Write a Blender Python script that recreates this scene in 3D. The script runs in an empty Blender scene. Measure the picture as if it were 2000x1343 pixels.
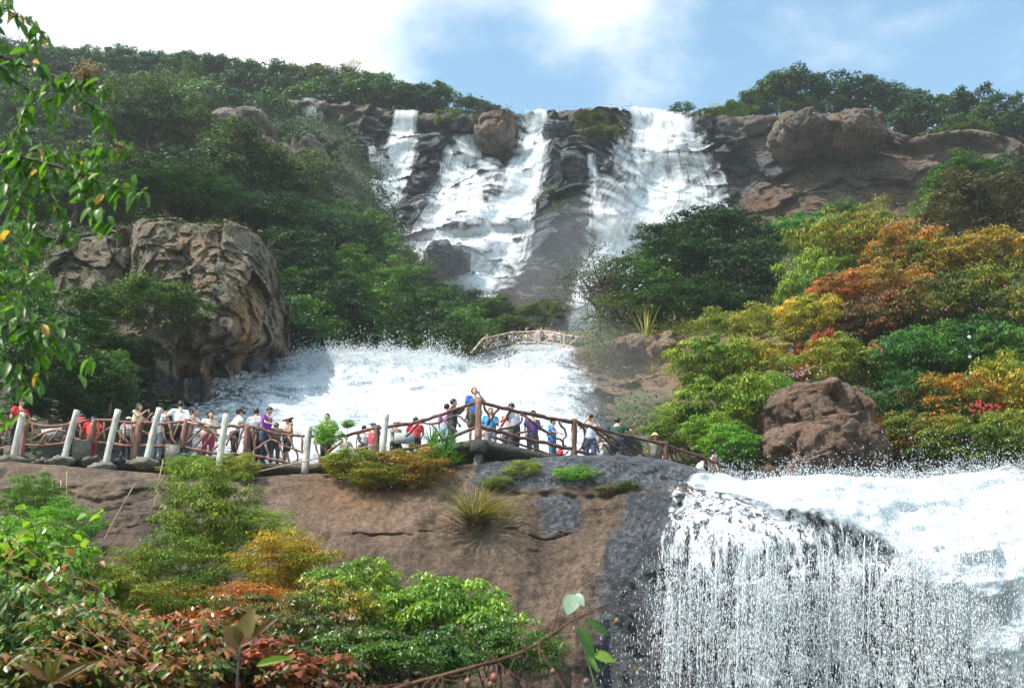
import bpy, math, random
import numpy as np
from mathutils import Vector, Matrix

# ------------------------------------------------------------------ camera
FPX, PITCH = 2500.0, math.radians(20.0)
scene = bpy.context.scene
cam_data = bpy.data.cameras.new('camera')
cam = bpy.data.objects.new('camera', cam_data)
scene.collection.objects.link(cam)
scene.camera = cam
cam_data.sensor_width = 36.0
cam_data.lens = FPX / 2000.0 * 36.0
cam_data.clip_end = 3000.0
cam_data.dof.use_dof = True
cam_data.dof.focus_distance = 45.0
cam_data.dof.aperture_fstop = 5.6
cam.location = (0, 0, 0)
cam.rotation_euler = (math.pi / 2 + PITCH, 0, 0)

# ------------------------------------------------------------------ sky, sun, exposure
SUN_DIR = Vector((-0.52, -0.30, 0.80)).normalized()          # towards the sun
SUN_EL = math.asin(SUN_DIR.z)
world = bpy.data.worlds.new('World')
scene.world = world
world.use_nodes = True
wt = world.node_tree
wt.nodes.clear()
def WN(t, **k):
    n = wt.nodes.new(t)
    for a, b in k.items():
        setattr(n, a, b)
    return n
sky = WN('ShaderNodeTexSky', sky_type='NISHITA', sun_disc=False)
sky.sun_elevation = SUN_EL
sky.sun_rotation = math.atan2(SUN_DIR.x, SUN_DIR.y)
sky.altitude = 300.0
sky.air_density = 1.0
sky.dust_density = 0.6
sky.ozone_density = 1.0
wtc = WN('ShaderNodeTexCoord')
wmap = WN('ShaderNodeMapping')
wmap.inputs['Scale'].default_value = (1.0, 1.0, 1.5)
wnoise = WN('ShaderNodeTexNoise')
wnoise.inputs['Scale'].default_value = 4.2
wnoise.inputs['Detail'].default_value = 9.0
wnoise.inputs['Roughness'].default_value = 0.56
wnoise.inputs['Distortion'].default_value = 0.15
# the cloud bank on the left of the view: a wide soft lobe of direction
wdot = WN('ShaderNodeVectorMath', operation='DOT_PRODUCT')
bank = Vector((-0.36, 0.74, 0.66)).normalized()
wdot.inputs[1].default_value = bank
wlobe = WN('ShaderNodeMapRange', interpolation_type='SMOOTHSTEP')
wlobe.inputs['From Min'].default_value = 0.925
wlobe.inputs['From Max'].default_value = 0.985
wlobe.inputs['To Max'].default_value = 0.26
wdot2 = WN('ShaderNodeVectorMath', operation='DOT_PRODUCT')
wdot2.inputs[1].default_value = Vector((0.075, 0.83, 0.53)).normalized()
wlobe2 = WN('ShaderNodeMapRange', interpolation_type='SMOOTHSTEP')
wlobe2.inputs['From Min'].default_value = 0.9955
wlobe2.inputs['From Max'].default_value = 0.9995
wlobe2.inputs['To Max'].default_value = 0.09
wadd = WN('ShaderNodeMath', operation='ADD')
wadd2 = WN('ShaderNodeMath', operation='ADD')
wramp = WN('ShaderNodeMapRange', interpolation_type='SMOOTHSTEP')
wramp.inputs['From Min'].default_value = 0.43
wramp.inputs['From Max'].default_value = 0.75
wmix = WN('ShaderNodeMix', data_type='RGBA')
wmix.inputs[7].default_value = (6.9, 7.1, 7.3, 1.0)
wbg = WN('ShaderNodeBackground')
wbg.inputs['Strength'].default_value = 0.145
wout = WN('ShaderNodeOutputWorld')
L = wt.links.new
L(wtc.outputs['Generated'], wmap.inputs['Vector'])
L(wmap.outputs['Vector'], wnoise.inputs['Vector'])
L(wtc.outputs['Generated'], wdot.inputs[0])
L(wtc.outputs['Generated'], wdot2.inputs[0])
L(wdot.outputs['Value'], wlobe.inputs['Value'])
L(wdot2.outputs['Value'], wlobe2.inputs['Value'])
L(wnoise.outputs['Fac'], wadd.inputs[0])
L(wlobe.outputs['Result'], wadd.inputs[1])
L(wadd.outputs[0], wadd2.inputs[0])
L(wlobe2.outputs['Result'], wadd2.inputs[1])
L(wadd2.outputs[0], wramp.inputs['Value'])
L(wramp.outputs['Result'], wmix.inputs[0])
wtint = WN('ShaderNodeMix', data_type='RGBA', blend_type='MULTIPLY')
wtint.inputs[0].default_value = 1.0
wtint.inputs[7].default_value = (1.55, 1.72, 1.45, 1.0)
L(sky.outputs['Color'], wtint.inputs[6])
L(wtint.outputs[2], wmix.inputs[6])
L(wmix.outputs[2], wbg.inputs['Color'])
L(wbg.outputs[0], wout.inputs['Surface'])

sun_data = bpy.data.lights.new('sun', 'SUN')
sun_data.energy = 5.0
sun_data.angle = math.radians(0.5)
sun_data.color = (1.0, 0.945, 0.85)
sun = bpy.data.objects.new('sun', sun_data)
scene.collection.objects.link(sun)
sun.rotation_euler = (-SUN_DIR).to_track_quat('-Z', 'Y').to_euler()
sun.location = (-60, -40, 120)

vs = scene.view_settings
vs.view_transform = 'Standard'
vs.look = 'None'
vs.exposure = 0.50
vs.gamma = 1.0
vs.use_curve_mapping = False
cy = scene.cycles
cy.max_bounces = 6
cy.diffuse_bounces = 3
cy.glossy_bounces = 2
cy.transmission_bounces = 2
cy.transparent_max_bounces = 24
cy.volume_bounces = 1
cy.volume_step_rate = 4
cy.use_denoising = True
cy.caustics_reflective = False
cy.caustics_refractive = False

# ------------------------------------------------------------------ pixel <-> place
def T_of(py):
    return math.tan(PITCH + math.atan((671.5 - py) / FPX))
def W(px, py, Y):
    """the place at distance Y in front of the camera that the pixel (of the 2000 px photo) looks at"""
    k = (671.5 - py) / FPX
    dy = math.cos(PITCH) - math.sin(PITCH) * k
    return Vector(((px - 1000.0) / FPX / dy * Y, Y, T_of(py) * Y))
def WA(px, py, Y):
    px, py, Y = np.broadcast_arrays(np.asarray(px, float), np.asarray(py, float), np.asarray(Y, float))
    k = (671.5 - py) / FPX
    dy = math.cos(PITCH) - math.sin(PITCH) * k
    dz = math.sin(PITCH) + math.cos(PITCH) * k
    return np.stack([(px - 1000.0) / FPX / dy * Y, Y, dz / dy * Y], axis=-1)
def py_of(z, Y):
    return 671.5 - FPX * math.tan(math.atan2(z, Y) - PITCH)
def px_size(py, Y):
    """metres per photo pixel at that place"""
    k = (671.5 - py) / FPX
    return Y / (math.cos(PITCH) - math.sin(PITCH) * k) / FPX

# ------------------------------------------------------------------ noise
_r = np.random.RandomState(7)
_perm = np.concatenate([_r.permutation(256)] * 3)
_grad = _r.normal(size=(256, 3))
_grad /= np.linalg.norm(_grad, axis=1)[:, None]
def perlin(p):
    i = np.floor(p).astype(np.int64)
    f = p - i
    i &= 255
    u = f * f * f * (f * (f * 6 - 15) + 10)
    out = np.zeros(p.shape[:-1])
    for dx in (0, 1):
        wx = u[..., 0] if dx else 1 - u[..., 0]
        for dy in (0, 1):
            wy = u[..., 1] if dy else 1 - u[..., 1]
            for dz in (0, 1):
                wz = u[..., 2] if dz else 1 - u[..., 2]
                h = _perm[_perm[_perm[(i[..., 0] + dx) & 255] + ((i[..., 1] + dy) & 255)] + ((i[..., 2] + dz) & 255)]
                g = _grad[h]
                d = g[..., 0] * (f[..., 0] - dx) + g[..., 1] * (f[..., 1] - dy) + g[..., 2] * (f[..., 2] - dz)
                out += wx * wy * wz * d
    return out * 1.5
def fbm(p, octaves=5, gain=0.5, lac=2.03):
    a, s, t = 1.0, 0.0, 0.0
    p = np.array(p, float)
    for o in range(octaves):
        s = s + a * perlin(p + o * 17.3)
        t += a
        a *= gain
        p = p * lac
    return s / t
def ridged(p, octaves=5, gain=0.5, lac=2.1):
    a, s, t = 1.0, 0.0, 0.0
    p = np.array(p, float)
    for o in range(octaves):
        s = s + a * (1 - 2 * np.abs(perlin(p + o * 9.1)))
        t += a
        a *= gain
        p = p * lac
    return s / t
def cells(p):
    """Voronoi: distance to nearest, difference to second nearest, random value of the cell"""
    i = np.floor(p).astype(np.int64)
    d1 = np.full(p.shape[:-1], 9.0); d2 = np.full(p.shape[:-1], 9.0); val = np.zeros(p.shape[:-1]); fac = np.zeros(p.shape[:-1])
    for dx in (-1, 0, 1):
        for dy in (-1, 0, 1):
            for dz in (-1, 0, 1):
                c = i + np.array([dx, dy, dz])
                h = _perm[_perm[_perm[c[..., 0] & 255] + (c[..., 1] & 255)] + (c[..., 2] & 255)]
                q = c + 0.5 + 0.42 * _grad[h]
                d = np.linalg.norm(q - p, axis=-1)
                n = d < d1
                d2 = np.where(n, d1, np.minimum(d2, d))
                val = np.where(n, h / 255.0, val)
                fac = np.where(n, ((p - q) * _grad[(h + 91) & 255]).sum(-1), fac)
                d1 = np.where(n, d, d1)
    return d1, d2 - d1, val, fac        # fac: a tilted plane of the cell's own, for broken faces
def sstep(a, b, x):
    t = np.clip((x - a) / (b - a), 0, 1)
    return t * t * (3 - 2 * t)

# ------------------------------------------------------------------ objects
COL = scene.collection
def tag(o, label=None, cat=None, group=None, kind=None):
    if label: o['label'] = label
    if cat: o['category'] = cat
    if group: o['group'] = group
    if kind: o['kind'] = kind
    return o
def empty(name, loc=(0, 0, 0), rz=0.0, scale=1.0):
    o = bpy.data.objects.new(name, None)
    o.empty_display_size = 0.2
    COL.objects.link(o)
    o.location = loc
    o.rotation_euler = (0, 0, rz)
    if not hasattr(scale, '__len__'):
        scale = (scale,) * 3
    o.scale = scale
    return o
def link(name, mesh, mat=None, parent=None, loc=None, rot=None, scale=None):
    o = bpy.data.objects.new(name, mesh)
    COL.objects.link(o)
    if mat is not None and len(mesh.materials) == 0:
        mesh.materials.append(mat)
    if parent is not None: o.parent = parent
    if loc is not None: o.location = loc
    if rot is not None: o.rotation_euler = rot
    if scale is not None: o.scale = scale
    return o
def to_mesh(name, verts, faces, smooth=True, attrs=None, uv=None):
    """faces: (N,3) or (N,4) int array; attrs: {name: (domain, values)}; uv: per vertex"""
    me = bpy.data.meshes.new(name)
    verts = np.asarray(verts, np.float32).reshape(-1, 3)
    faces = np.asarray(faces, np.int32)
    n, k = faces.shape
    me.vertices.add(len(verts)); me.vertices.foreach_set('co', verts.ravel())
    me.loops.add(n * k); me.loops.foreach_set('vertex_index', faces.ravel())
    me.polygons.add(n); me.polygons.foreach_set('loop_start', np.arange(0, n * k, k, dtype=np.int32))
    if smooth:
        me.polygons.foreach_set('use_smooth', np.ones(n, bool))
    for an, (dom, val) in (attrs or {}).items():
        a = me.attributes.new(an, 'FLOAT', dom)
        a.data.foreach_set('value', np.asarray(val, np.float32).ravel())
    if uv is not None:
        l = me.uv_layers.new(name='flow')
        l.data.foreach_set('uv', np.asarray(uv, np.float32)[faces.ravel()].ravel())
    me.update(calc_edges=True)
    me.validate()
    return me
def join_arrays(lst):
    """[(verts, faces)] -> one"""
    vs_, fs_, o = [], [], 0
    for v, f in lst:
        vs_.append(np.asarray(v, float).reshape(-1, 3)); fs_.append(np.asarray(f, int) + o); o += len(vs_[-1])
    return np.concatenate(vs_), np.concatenate(fs_)
def tube(points, radii, k=7, caps=True):
    """a round bar along points; quads (caps as degenerate fans of quads)"""
    P = np.asarray([tuple(p) for p in points], float)
    n = len(P)
    R = np.broadcast_to(np.asarray(radii, float), (n,))
    t = np.gradient(P, axis=0); t /= np.linalg.norm(t, axis=1)[:, None] + 1e-9
    ref = np.array([0.0, 0.0, 1.0]) if abs(t[0][2]) < 0.8 else np.array([1.0, 0.0, 0.0])
    V = []
    for i in range(n):
        a = np.cross(t[i], ref); a /= np.linalg.norm(a) + 1e-9
        b = np.cross(t[i], a); ref = np.cross(a, t[i]) if False else ref
        ang = np.arange(k) / k * 2 * np.pi
        V.append(P[i] + R[i] * (np.cos(ang)[:, None] * a + np.sin(ang)[:, None] * b))
    V = np.concatenate(V)
    F = []
    for i in range(n - 1):
        for j in range(k):
            j2 = (j + 1) % k
            F.append((i * k + j, i * k + j2, (i + 1) * k + j2, (i + 1) * k + j))
    if caps:
        c0, c1 = len(V), len(V) + 1
        V = np.concatenate([V, P[:1], P[-1:]])
        for j in range(0, k):
            j2 = (j + 1) % k
            F.append((c0, j2, j, j)) if False else None
        F = [f for f in F if f]
        for j in range(0, k - 1, 2):
            F.append((c0, (j + 2) % k, j + 1, j))
            F.append((c1, (n - 1) * k + j, (n - 1) * k + j + 1, (n - 1) * k + (j + 2) % k))
        if k % 2:
            V = np.concatenate([V, P[:1], P[-1:]])
            F.append((c0, 0, k - 1, c0 + 2)); F.append((c1, c1 + 2, (n - 1) * k + k - 1, (n - 1) * k))
    return V, np.array(F)
def smooth_path(pts, sub=4):
    """Catmull-Rom through points"""
    P = np.asarray([tuple(p) for p in pts], float)
    if len(P) < 3:
        t = np.linspace(0, 1, sub + 1)[:, None]
        return P[0] * (1 - t) + P[-1] * t
    Q = np.concatenate([2 * P[:1] - P[1:2], P, 2 * P[-1:] - P[-2:-1]])
    out = []
    for i in range(len(P) - 1):
        a, b, c, d = Q[i:i + 4]
        for t in np.arange(sub) / sub:
            out.append(0.5 * ((2 * b) + (-a + c) * t + (2 * a - 5 * b + 4 * c - d) * t * t + (-a + 3 * b - 3 * c + d) * t ** 3))
    out.append(P[-1])
    return np.array(out)
def box(cx, cy_, cz, sx, sy, sz, rz=0.0):
    v = np.array([(x, y, z) for x in (-.5, .5) for y in (-.5, .5) for z in (-.5, .5)]) * (sx, sy, sz)
    c, s = math.cos(rz), math.sin(rz)
    v = np.stack([v[:, 0] * c - v[:, 1] * s, v[:, 0] * s + v[:, 1] * c, v[:, 2]], 1) + (cx, cy_, cz)
    f = [(0, 1, 3, 2), (4, 6, 7, 5), (0, 4, 5, 1), (2, 3, 7, 6), (0, 2, 6, 4), (1, 5, 7, 3)]
    return v, np.array(f)
def ellipsoid(c, r, nu=12, nv=8, rot=None):
    th = np.linspace(0, np.pi, nv + 1); ph = np.arange(nu) / nu * 2 * np.pi
    v = np.array([(math.sin(a) * math.cos(b), math.sin(a) * math.sin(b), math.cos(a)) for a in th for b in ph]) * r
    if rot is not None: v = v @ np.array(rot).T
    v = v + np.array(c)
    f = [(i * nu + j, (i + 1) * nu + j, (i + 1) * nu + (j + 1) % nu, i * nu + (j + 1) % nu) for i in range(nv) for j in range(nu)]
    return v, np.array(f)

# ------------------------------------------------------------------ materials
class NT:
    def __init__(self, name):
        self.m = bpy.data.materials.new(name); self.m.use_nodes = True
        self.t = self.m.node_tree; self.t.nodes.clear()
        self.out = self.t.nodes.new('ShaderNodeOutputMaterial')
    def n(self, typ, ins=None, **k):
        x = self.t.nodes.new(typ)
        for a, b in k.items(): setattr(x, a, b)
        for a, b in (ins or {}).items():
            s = x.inputs[a]
            if isinstance(b, bpy.types.NodeSocket): self.t.links.new(b, s)
            else: s.default_value = b
        return x
    def math(self, op, a, b=None, c=None, clamp=False):
        x = self.n('ShaderNodeMath', {0: a}, operation=op, use_clamp=clamp)
        for i, v in ((1, b), (2, c)):
            if v is None: continue
            if isinstance(v, bpy.types.NodeSocket): self.t.links.new(v, x.inputs[i])
            else: x.inputs[i].default_value = v
        return x.outputs[0]
    def mix(self, f, a, b, blend='MIX'):
        x = self.n('ShaderNodeMix', {0: f, 6: a, 7: b}, data_type='RGBA', blend_type=blend)
        return x.outputs[2]
    def rng(self, v, a, b, c=0.0, d=1.0):
        return self.n('ShaderNodeMapRange', {'Value': v, 'From Min': a, 'From Max': b, 'To Min': c, 'To Max': d}, interpolation_type='SMOOTHSTEP').outputs[0]
    def noise(self, vec, scale, detail=5, rough=0.55, dist=0.0):
        return self.n('ShaderNodeTexNoise', {'Vector': vec, 'Scale': scale, 'Detail': detail, 'Roughness': rough, 'Distortion': dist}).outputs['Fac']
    def pos(self, scale=None):
        g = self.n('ShaderNodeNewGeometry').outputs['Position']
        if scale is None: return g
        return self.n('ShaderNodeMapping', {'Vector': g, 'Scale': scale}).outputs[0]
    def surf(self, s):
        self.t.links.new(s, self.out.inputs['Surface']); return self.m
def C(r, g, b): return (r, g, b, 1.0)

# ================================================================== ROCK AND GROUND
def rock_mat(name, base, light, dark, wet_sheen_col, grain=1.0, streak=0.5, lichen=None, rough=0.85, strata=0.0, warmcol=(0.30, 0.135, 0.05)):
    t = NT(name)
    p = t.pos()
    big = t.noise(p, 0.22 * grain, 6, 0.6, 0.4)
    mid = t.noise(p, 1.3 * grain, 8, 0.65, 0.3)
    fine = t.noise(p, 7.0 * grain, 8, 0.7)
    st = t.noise(t.pos((1.0 * grain, 1.0 * grain, 0.10 * grain)), 0.9, 7, 0.62, 0.35)     # run-off streaks
    c = t.mix(t.rng(big, 0.36, 0.64), C(*base), C(*light))
    c = t.mix(t.math('MULTIPLY', t.rng(st, 0.52, 0.66), streak), c, C(*dark))
    st2 = t.noise(t.pos((2.6 * grain, 2.6 * grain, 0.16 * grain)), 0.9, 6, 0.6, 0.2)
    c = t.mix(t.math('MULTIPLY', t.rng(st2, 0.54, 0.68), streak * .8), c, C(*light))
    c = t.mix(t.math('MULTIPLY', t.rng(mid, 0.54, 0.74), 0.65), c, C(*dark))
    c = t.mix(t.math('MULTIPLY', t.rng(mid, 0.28, 0.46, 1, 0), 0.55), c, C(*light))
    if lichen:
        l = t.noise(p, 3.1 * grain, 9, 0.72, 0.6)
        c = t.mix(t.math('MULTIPLY', t.rng(l, 0.53, 0.62), 0.8), c, C(*lichen))
    warm = t.n('ShaderNodeAttribute', attribute_name='warm').outputs['Fac']
    c = t.mix(t.math('MULTIPLY', warm, t.rng(mid, 0.2, 0.5, 0.55, 1.0)), c, C(*warmcol))
    wet = t.n('ShaderNodeAttribute', attribute_name='wet').outputs['Fac']
    wetf = t.rng(t.math('ADD', wet, t.math('MULTIPLY', t.math('SUBTRACT', t.noise(t.pos((1, 1, .45)), 0.8 * grain, 8, 0.68, 0.5), 0.5), 2.0)), 0.36, 0.62)
    c = t.mix(wetf, c, t.mix(t.rng(mid, 0.35, 0.65), C(*wet_sheen_col), t.mix(t.rng(fine, .4, .6), C(*[w * 1.6 for w in wet_sheen_col]), C(*[w * 3.4 for w in wet_sheen_col]))))  # wet rock tone, with the sky's sheen painted in as paler flecks
    c = t.mix(1.0, c, t.n('ShaderNodeCombineColor', {0: t.rng(fine, 0.25, 0.75, 0.5, 1.5), 1: t.rng(fine, 0.25, 0.75, 0.5, 1.5), 2: t.rng(fine, 0.25, 0.75, 0.5, 1.5)}).outputs[0], 'MULTIPLY')
    hgt = t.math('ADD', t.math('MULTIPLY', mid, 0.8), t.math('ADD', t.math('MULTIPLY', fine, 0.30), t.math('MULTIPLY', t.noise(p, 21.0 * grain, 6, 0.75), 0.16)))
    cr = t.math('ABSOLUTE', t.math('SUBTRACT', t.noise(t.pos((1.0 * grain, 1.0 * grain, 1.5 * grain)), 1.1, 6, 0.6, 1.2), 0.5))
    hgt = t.math('ADD', hgt, t.math('MULTIPLY', t.rng(cr, 0.0, 0.03), 0.07))
    if strata:
        sn = t.noise(t.pos((0.25 * grain, 0.25 * grain, 2.2 * grain)), 1.0, 6, 0.6, 0.8)
        hgt = t.math('ADD', hgt, t.math('MULTIPLY', sn, strata))
    bump = t.n('ShaderNodeBump', {'Strength': 1.0, 'Distance': 0.42 / grain, 'Height': hgt})
    r = t.math('SUBTRACT', rough, t.math('MULTIPLY', wetf, 0.5))
    s = t.n('ShaderNodeBsdfPrincipled', {'Base Color': c, 'Roughness': r, 'Normal': bump.outputs[0]})
    s.inputs['Specular IOR Level'].default_value = 0.5
    return t.surf(s.outputs[0])

M_slab = rock_mat('brown_slab_rock', (0.112, 0.070, 0.049), (0.225, 0.150, 0.102), (0.034, 0.021, 0.016), (0.045, 0.048, 0.056), 1.0, 0.85)
M_cliff = rock_mat('dark_cliff_rock', (0.085, 0.072, 0.065), (0.17, 0.135, 0.11), (0.028, 0.025, 0.026), (0.038, 0.041, 0.048), 0.55, 0.8, strata=1.0, warmcol=(0.145, 0.075, 0.042))
M_outcrop = rock_mat('grey_outcrop_rock', (0.135, 0.108, 0.078), (0.30, 0.235, 0.165), (0.034, 0.029, 0.024), (0.03, 0.03, 0.032), 0.8, 0.75, lichen=(0.085, 0.11, 0.075), warmcol=(0.36, 0.17, 0.06))
M_bank = rock_mat('tan_bank_rock', (0.15, 0.098, 0.062), (0.24, 0.165, 0.11), (0.05, 0.035, 0.027), (0.06, 0.064, 0.072), 1.0, 0.3)
M_boulder = rock_mat('red_brown_boulder', (0.125, 0.07, 0.045), (0.20, 0.125, 0.085), (0.035, 0.024, 0.02), (0.05, 0.05, 0.055), 1.2, 0.5, lichen=(0.17, 0.17, 0.155))
M_bigboulder = rock_mat('streaked_grey_boulder', (0.10, 0.082, 0.07), (0.20, 0.17, 0.145), (0.03, 0.027, 0.027), (0.05, 0.05, 0.055), 0.5, 0.9)
M_concrete = rock_mat('old_concrete', (0.34, 0.33, 0.30), (0.48, 0.46, 0.42), (0.15, 0.14, 0.12), (0.1, 0.1, 0.1), 2.2, 0.35)

def soil_mat(name, a, b, c_):
    t = NT(name)
    p = t.pos()
    c = t.mix(t.rng(t.noise(p, 0.35, 7, 0.65), 0.4, 0.6), C(*a), C(*b))
    c = t.mix(t.rng(t.noise(p, 2.1, 7, 0.65), 0.5, 0.65), c, C(*c_))
    bump = t.n('ShaderNodeBump', {'Strength': 0.8, 'Distance': 0.4, 'Height': t.noise(p, 1.7, 8, 0.65)})
    return t.surf(t.n('ShaderNodeBsdfPrincipled', {'Base Color': c, 'Roughness': 0.95, 'Normal': bump.outputs[0]}).outputs[0])
M_soil = soil_mat('forest_floor', (0.035, 0.042, 0.022), (0.055, 0.06, 0.03), (0.085, 0.065, 0.04))
M_grassy = soil_mat('grassy_earth', (0.06, 0.07, 0.025), (0.10, 0.085, 0.04), (0.13, 0.09, 0.055))

def cr_interp(A, x):
    """Catmull-Rom through A along axis 0 at fractional indices x"""
    n = len(A)
    i = np.clip(np.floor(x).astype(int), 0, n - 2); t = (x - i)
    t = t.reshape((-1,) + (1,) * (A.ndim - 1))
    g = lambda k: A[np.clip(k, 0, n - 1)]
    a, b, c, d = g(i - 1), g(i), g(i + 1), g(i + 2)
    return 0.5 * ((2 * b) + (-a + c) * t + (2 * a - 5 * b + 4 * c - d) * t ** 2 + (-a + 3 * b - 3 * c + d) * t ** 3)

class Patch:
    """a landform through control points: columns at pixel abscissae, each row a list of (ordinate, distance)"""
    def __init__(self, name, cols, rows, nu, nv, disp, mat, attrs=None, kind='structure', label=None, vweights=None, build=True):
        A = np.array(rows, float)                       # rows x cols x 2
        nc, nr = len(cols), len(rows)
        pxs = np.linspace(cols[0], cols[-1], nu)
        ci = np.interp(pxs, cols, np.arange(nc))
        if vweights is None: vweights = [1] * (nr - 1)
        cum = np.concatenate([[0], np.cumsum(vweights)])
        ri = np.interp(np.linspace(0, cum[-1], nv), cum, np.arange(nr))
        B = cr_interp(A, ri)                            # nv x cols x 2
        B = cr_interp(np.swapaxes(B, 0, 1), ci)         # nu x nv x 2
        B = np.swapaxes(B, 0, 1)
        self.PX = np.broadcast_to(pxs, (nv, nu)); self.PY = B[..., 0]; self.D = B[..., 1]
        self.P0 = WA(self.PX, self.PY, self.D)
        self.N = self.normals(self.P0)
        d = disp(self.P0, self.PX, self.PY) if disp else 0
        if isinstance(d, tuple):
            self.P = self.P0 + self.N * d[0][..., None] + d[1]
        else:
            ray = -self.P0 / np.linalg.norm(self.P0, axis=-1)[..., None]
            self.DIR = 0.8 * ray + 0.2 * self.N             # relief mostly towards the open side of the valley
            self.DIR /= np.linalg.norm(self.DIR, axis=-1)[..., None]
            self.P = self.P0 + self.DIR * np.asarray(d)[..., None] if disp else self.P0.copy()
        self.ND = self.normals(self.P)
        self.nu, self.nv = nu, nv
        self.obj = None
        if build:
            idx = np.arange(nu * nv).reshape(nv, nu)
            F = np.stack([idx[:-1, :-1], idx[1:, :-1], idx[1:, 1:], idx[:-1, 1:]], -1).reshape(-1, 4)
            at = {k: ('POINT', f(self).ravel()) for k, f in (attrs or {}).items()}
            me = to_mesh(name, self.P.reshape(-1, 3), F, attrs=at)
            self.obj = link(name, me, mat)
            tag(self.obj, kind=kind, label=label)
        # where each vertex shows, for placing things
        Y = self.P[..., 1]; k = np.tan(np.arctan2(self.P[..., 2], Y) - PITCH)
        self.SY = 671.5 - FPX * k
        self.SX = 1000 + self.P[..., 0] / Y * FPX * (math.cos(PITCH) - math.sin(PITCH) * k)
    @staticmethod
    def normals(P):
        du = np.gradient(P, axis=1); dv = np.gradient(P, axis=0)
        n = np.cross(dv, du)
        n /= np.linalg.norm(n, axis=-1)[..., None] + 1e-9
        flip = (n * P).sum(-1) > 0                       # towards the camera side
        n[flip] *= -1
        return n
    def at(self, px, py, rowmin=0):
        d = (self.SX - px) ** 2 + (self.SY - py) ** 2
        d[:rowmin] = 1e12
        i = np.unravel_index(np.argmin(d), d.shape)
        return Vector(self.P[i]), Vector(self.ND[i])

def gauss(PX, PY, x, y, sx, sy):
    return np.exp(-((PX - x) / sx) ** 2 - ((PY - y) / sy) ** 2)
def seg_dist(PX, PY, pts):
    """distance in pixels to a polyline"""
    best = np.full(PX.shape, 1e9)
    for (x0, y0), (x1, y1) in zip(pts[:-1], pts[1:]):
        dx, dy = x1 - x0, y1 - y0
        t = np.clip(((PX - x0) * dx + (PY - y0) * dy) / (dx * dx + dy * dy + 1e-9), 0, 1)
        best = np.minimum(best, np.hypot(PX - x0 - t * dx, PY - y0 - t * dy))
    return best

# ---- the slab in front, under the walkway, going on under the lowest fall
sc = [-500, -200, 0, 250, 450, 620, 760, 900, 1000, 1100, 1200, 1300, 1380, 1450, 1520, 1600, 1680, 1760, 1850, 1950, 2100, 2500]
top = [930, 920, 905, 922, 934, 925, 935, 908, 900, 895, 896, 905, 925, 945, 955, 960, 968, 972, 965, 965, 965, 965]
topY = [37, 37, 36, 35.2, 35.4, 36, 36, 35.2, 34.6, 34.4, 34.2, 34, 33.6, 33.5, 33.4, 33.6, 34, 34, 34, 34, 34, 34]
rows = []
rows.append([(py_of(T_of(a) * y - (0.4 if not 850 < c < 1060 else 1.6), y + 14), y + 14) for a, y, c in zip(top, topY, sc)])
rows.append([(py_of(T_of(a) * y + (0.1 if not 850 < c < 1060 else -.7), y + (3 if not 850 < c < 1060 else 2.2)), y + (3 if not 850 < c < 1060 else 2.2)) for a, y, c in zip(top, topY, sc)])
rows.append(list(zip(top, topY)))
r980 = [34.8]*3 + [34.0, 34.0, 34.4, 34.0, 33.8, 33.4, 33.0, 32.6, 32.4, 32.2, 31.8, 31.6, 31.8, 32.2, 32.3, 32.3, 32.6, 33, 33]
rows.append([(980 + max(0, a - 930) * 0.75, y) for a, y in zip(top, r980)])
r1060 = [33.6]*3 + [32.8, 32.6, 33.2, 33.0, 32.8, 32.6, 32.4, 31.8, 31.4, 30.9, 30.4, 30.3, 30.6, 31.3, 31.4, 31.2, 31.3, 31.6, 32]
rows.append([(1062, y) for y in r1060])
r1150 = [32.4]*3 + [31.8, 31.6, 32.3, 32.2, 32.0, 31.8, 31.8, 31.5, 31.6, 31.2, 30.7, 30.5, 30.6, 30.6, 30.2, 29.9, 30.2, 30.8, 31]
rows.append([(1150, y) for y in r1150])
r1250 = [31.3]*3 + [31, 31, 31.7, 31.6, 31.5, 31.3, 31.4, 31.6, 31.8, 31.6, 31.3, 31.0, 30.8, 30.6, 30.2, 29.9, 30.2, 30.6, 31]
rows.append([(1250, y) for y in r1250])
rows.append([(1370, y - 0.1) for y in r1250])
rows.append([(1640, y - 0.4) for y in r1250])
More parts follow.
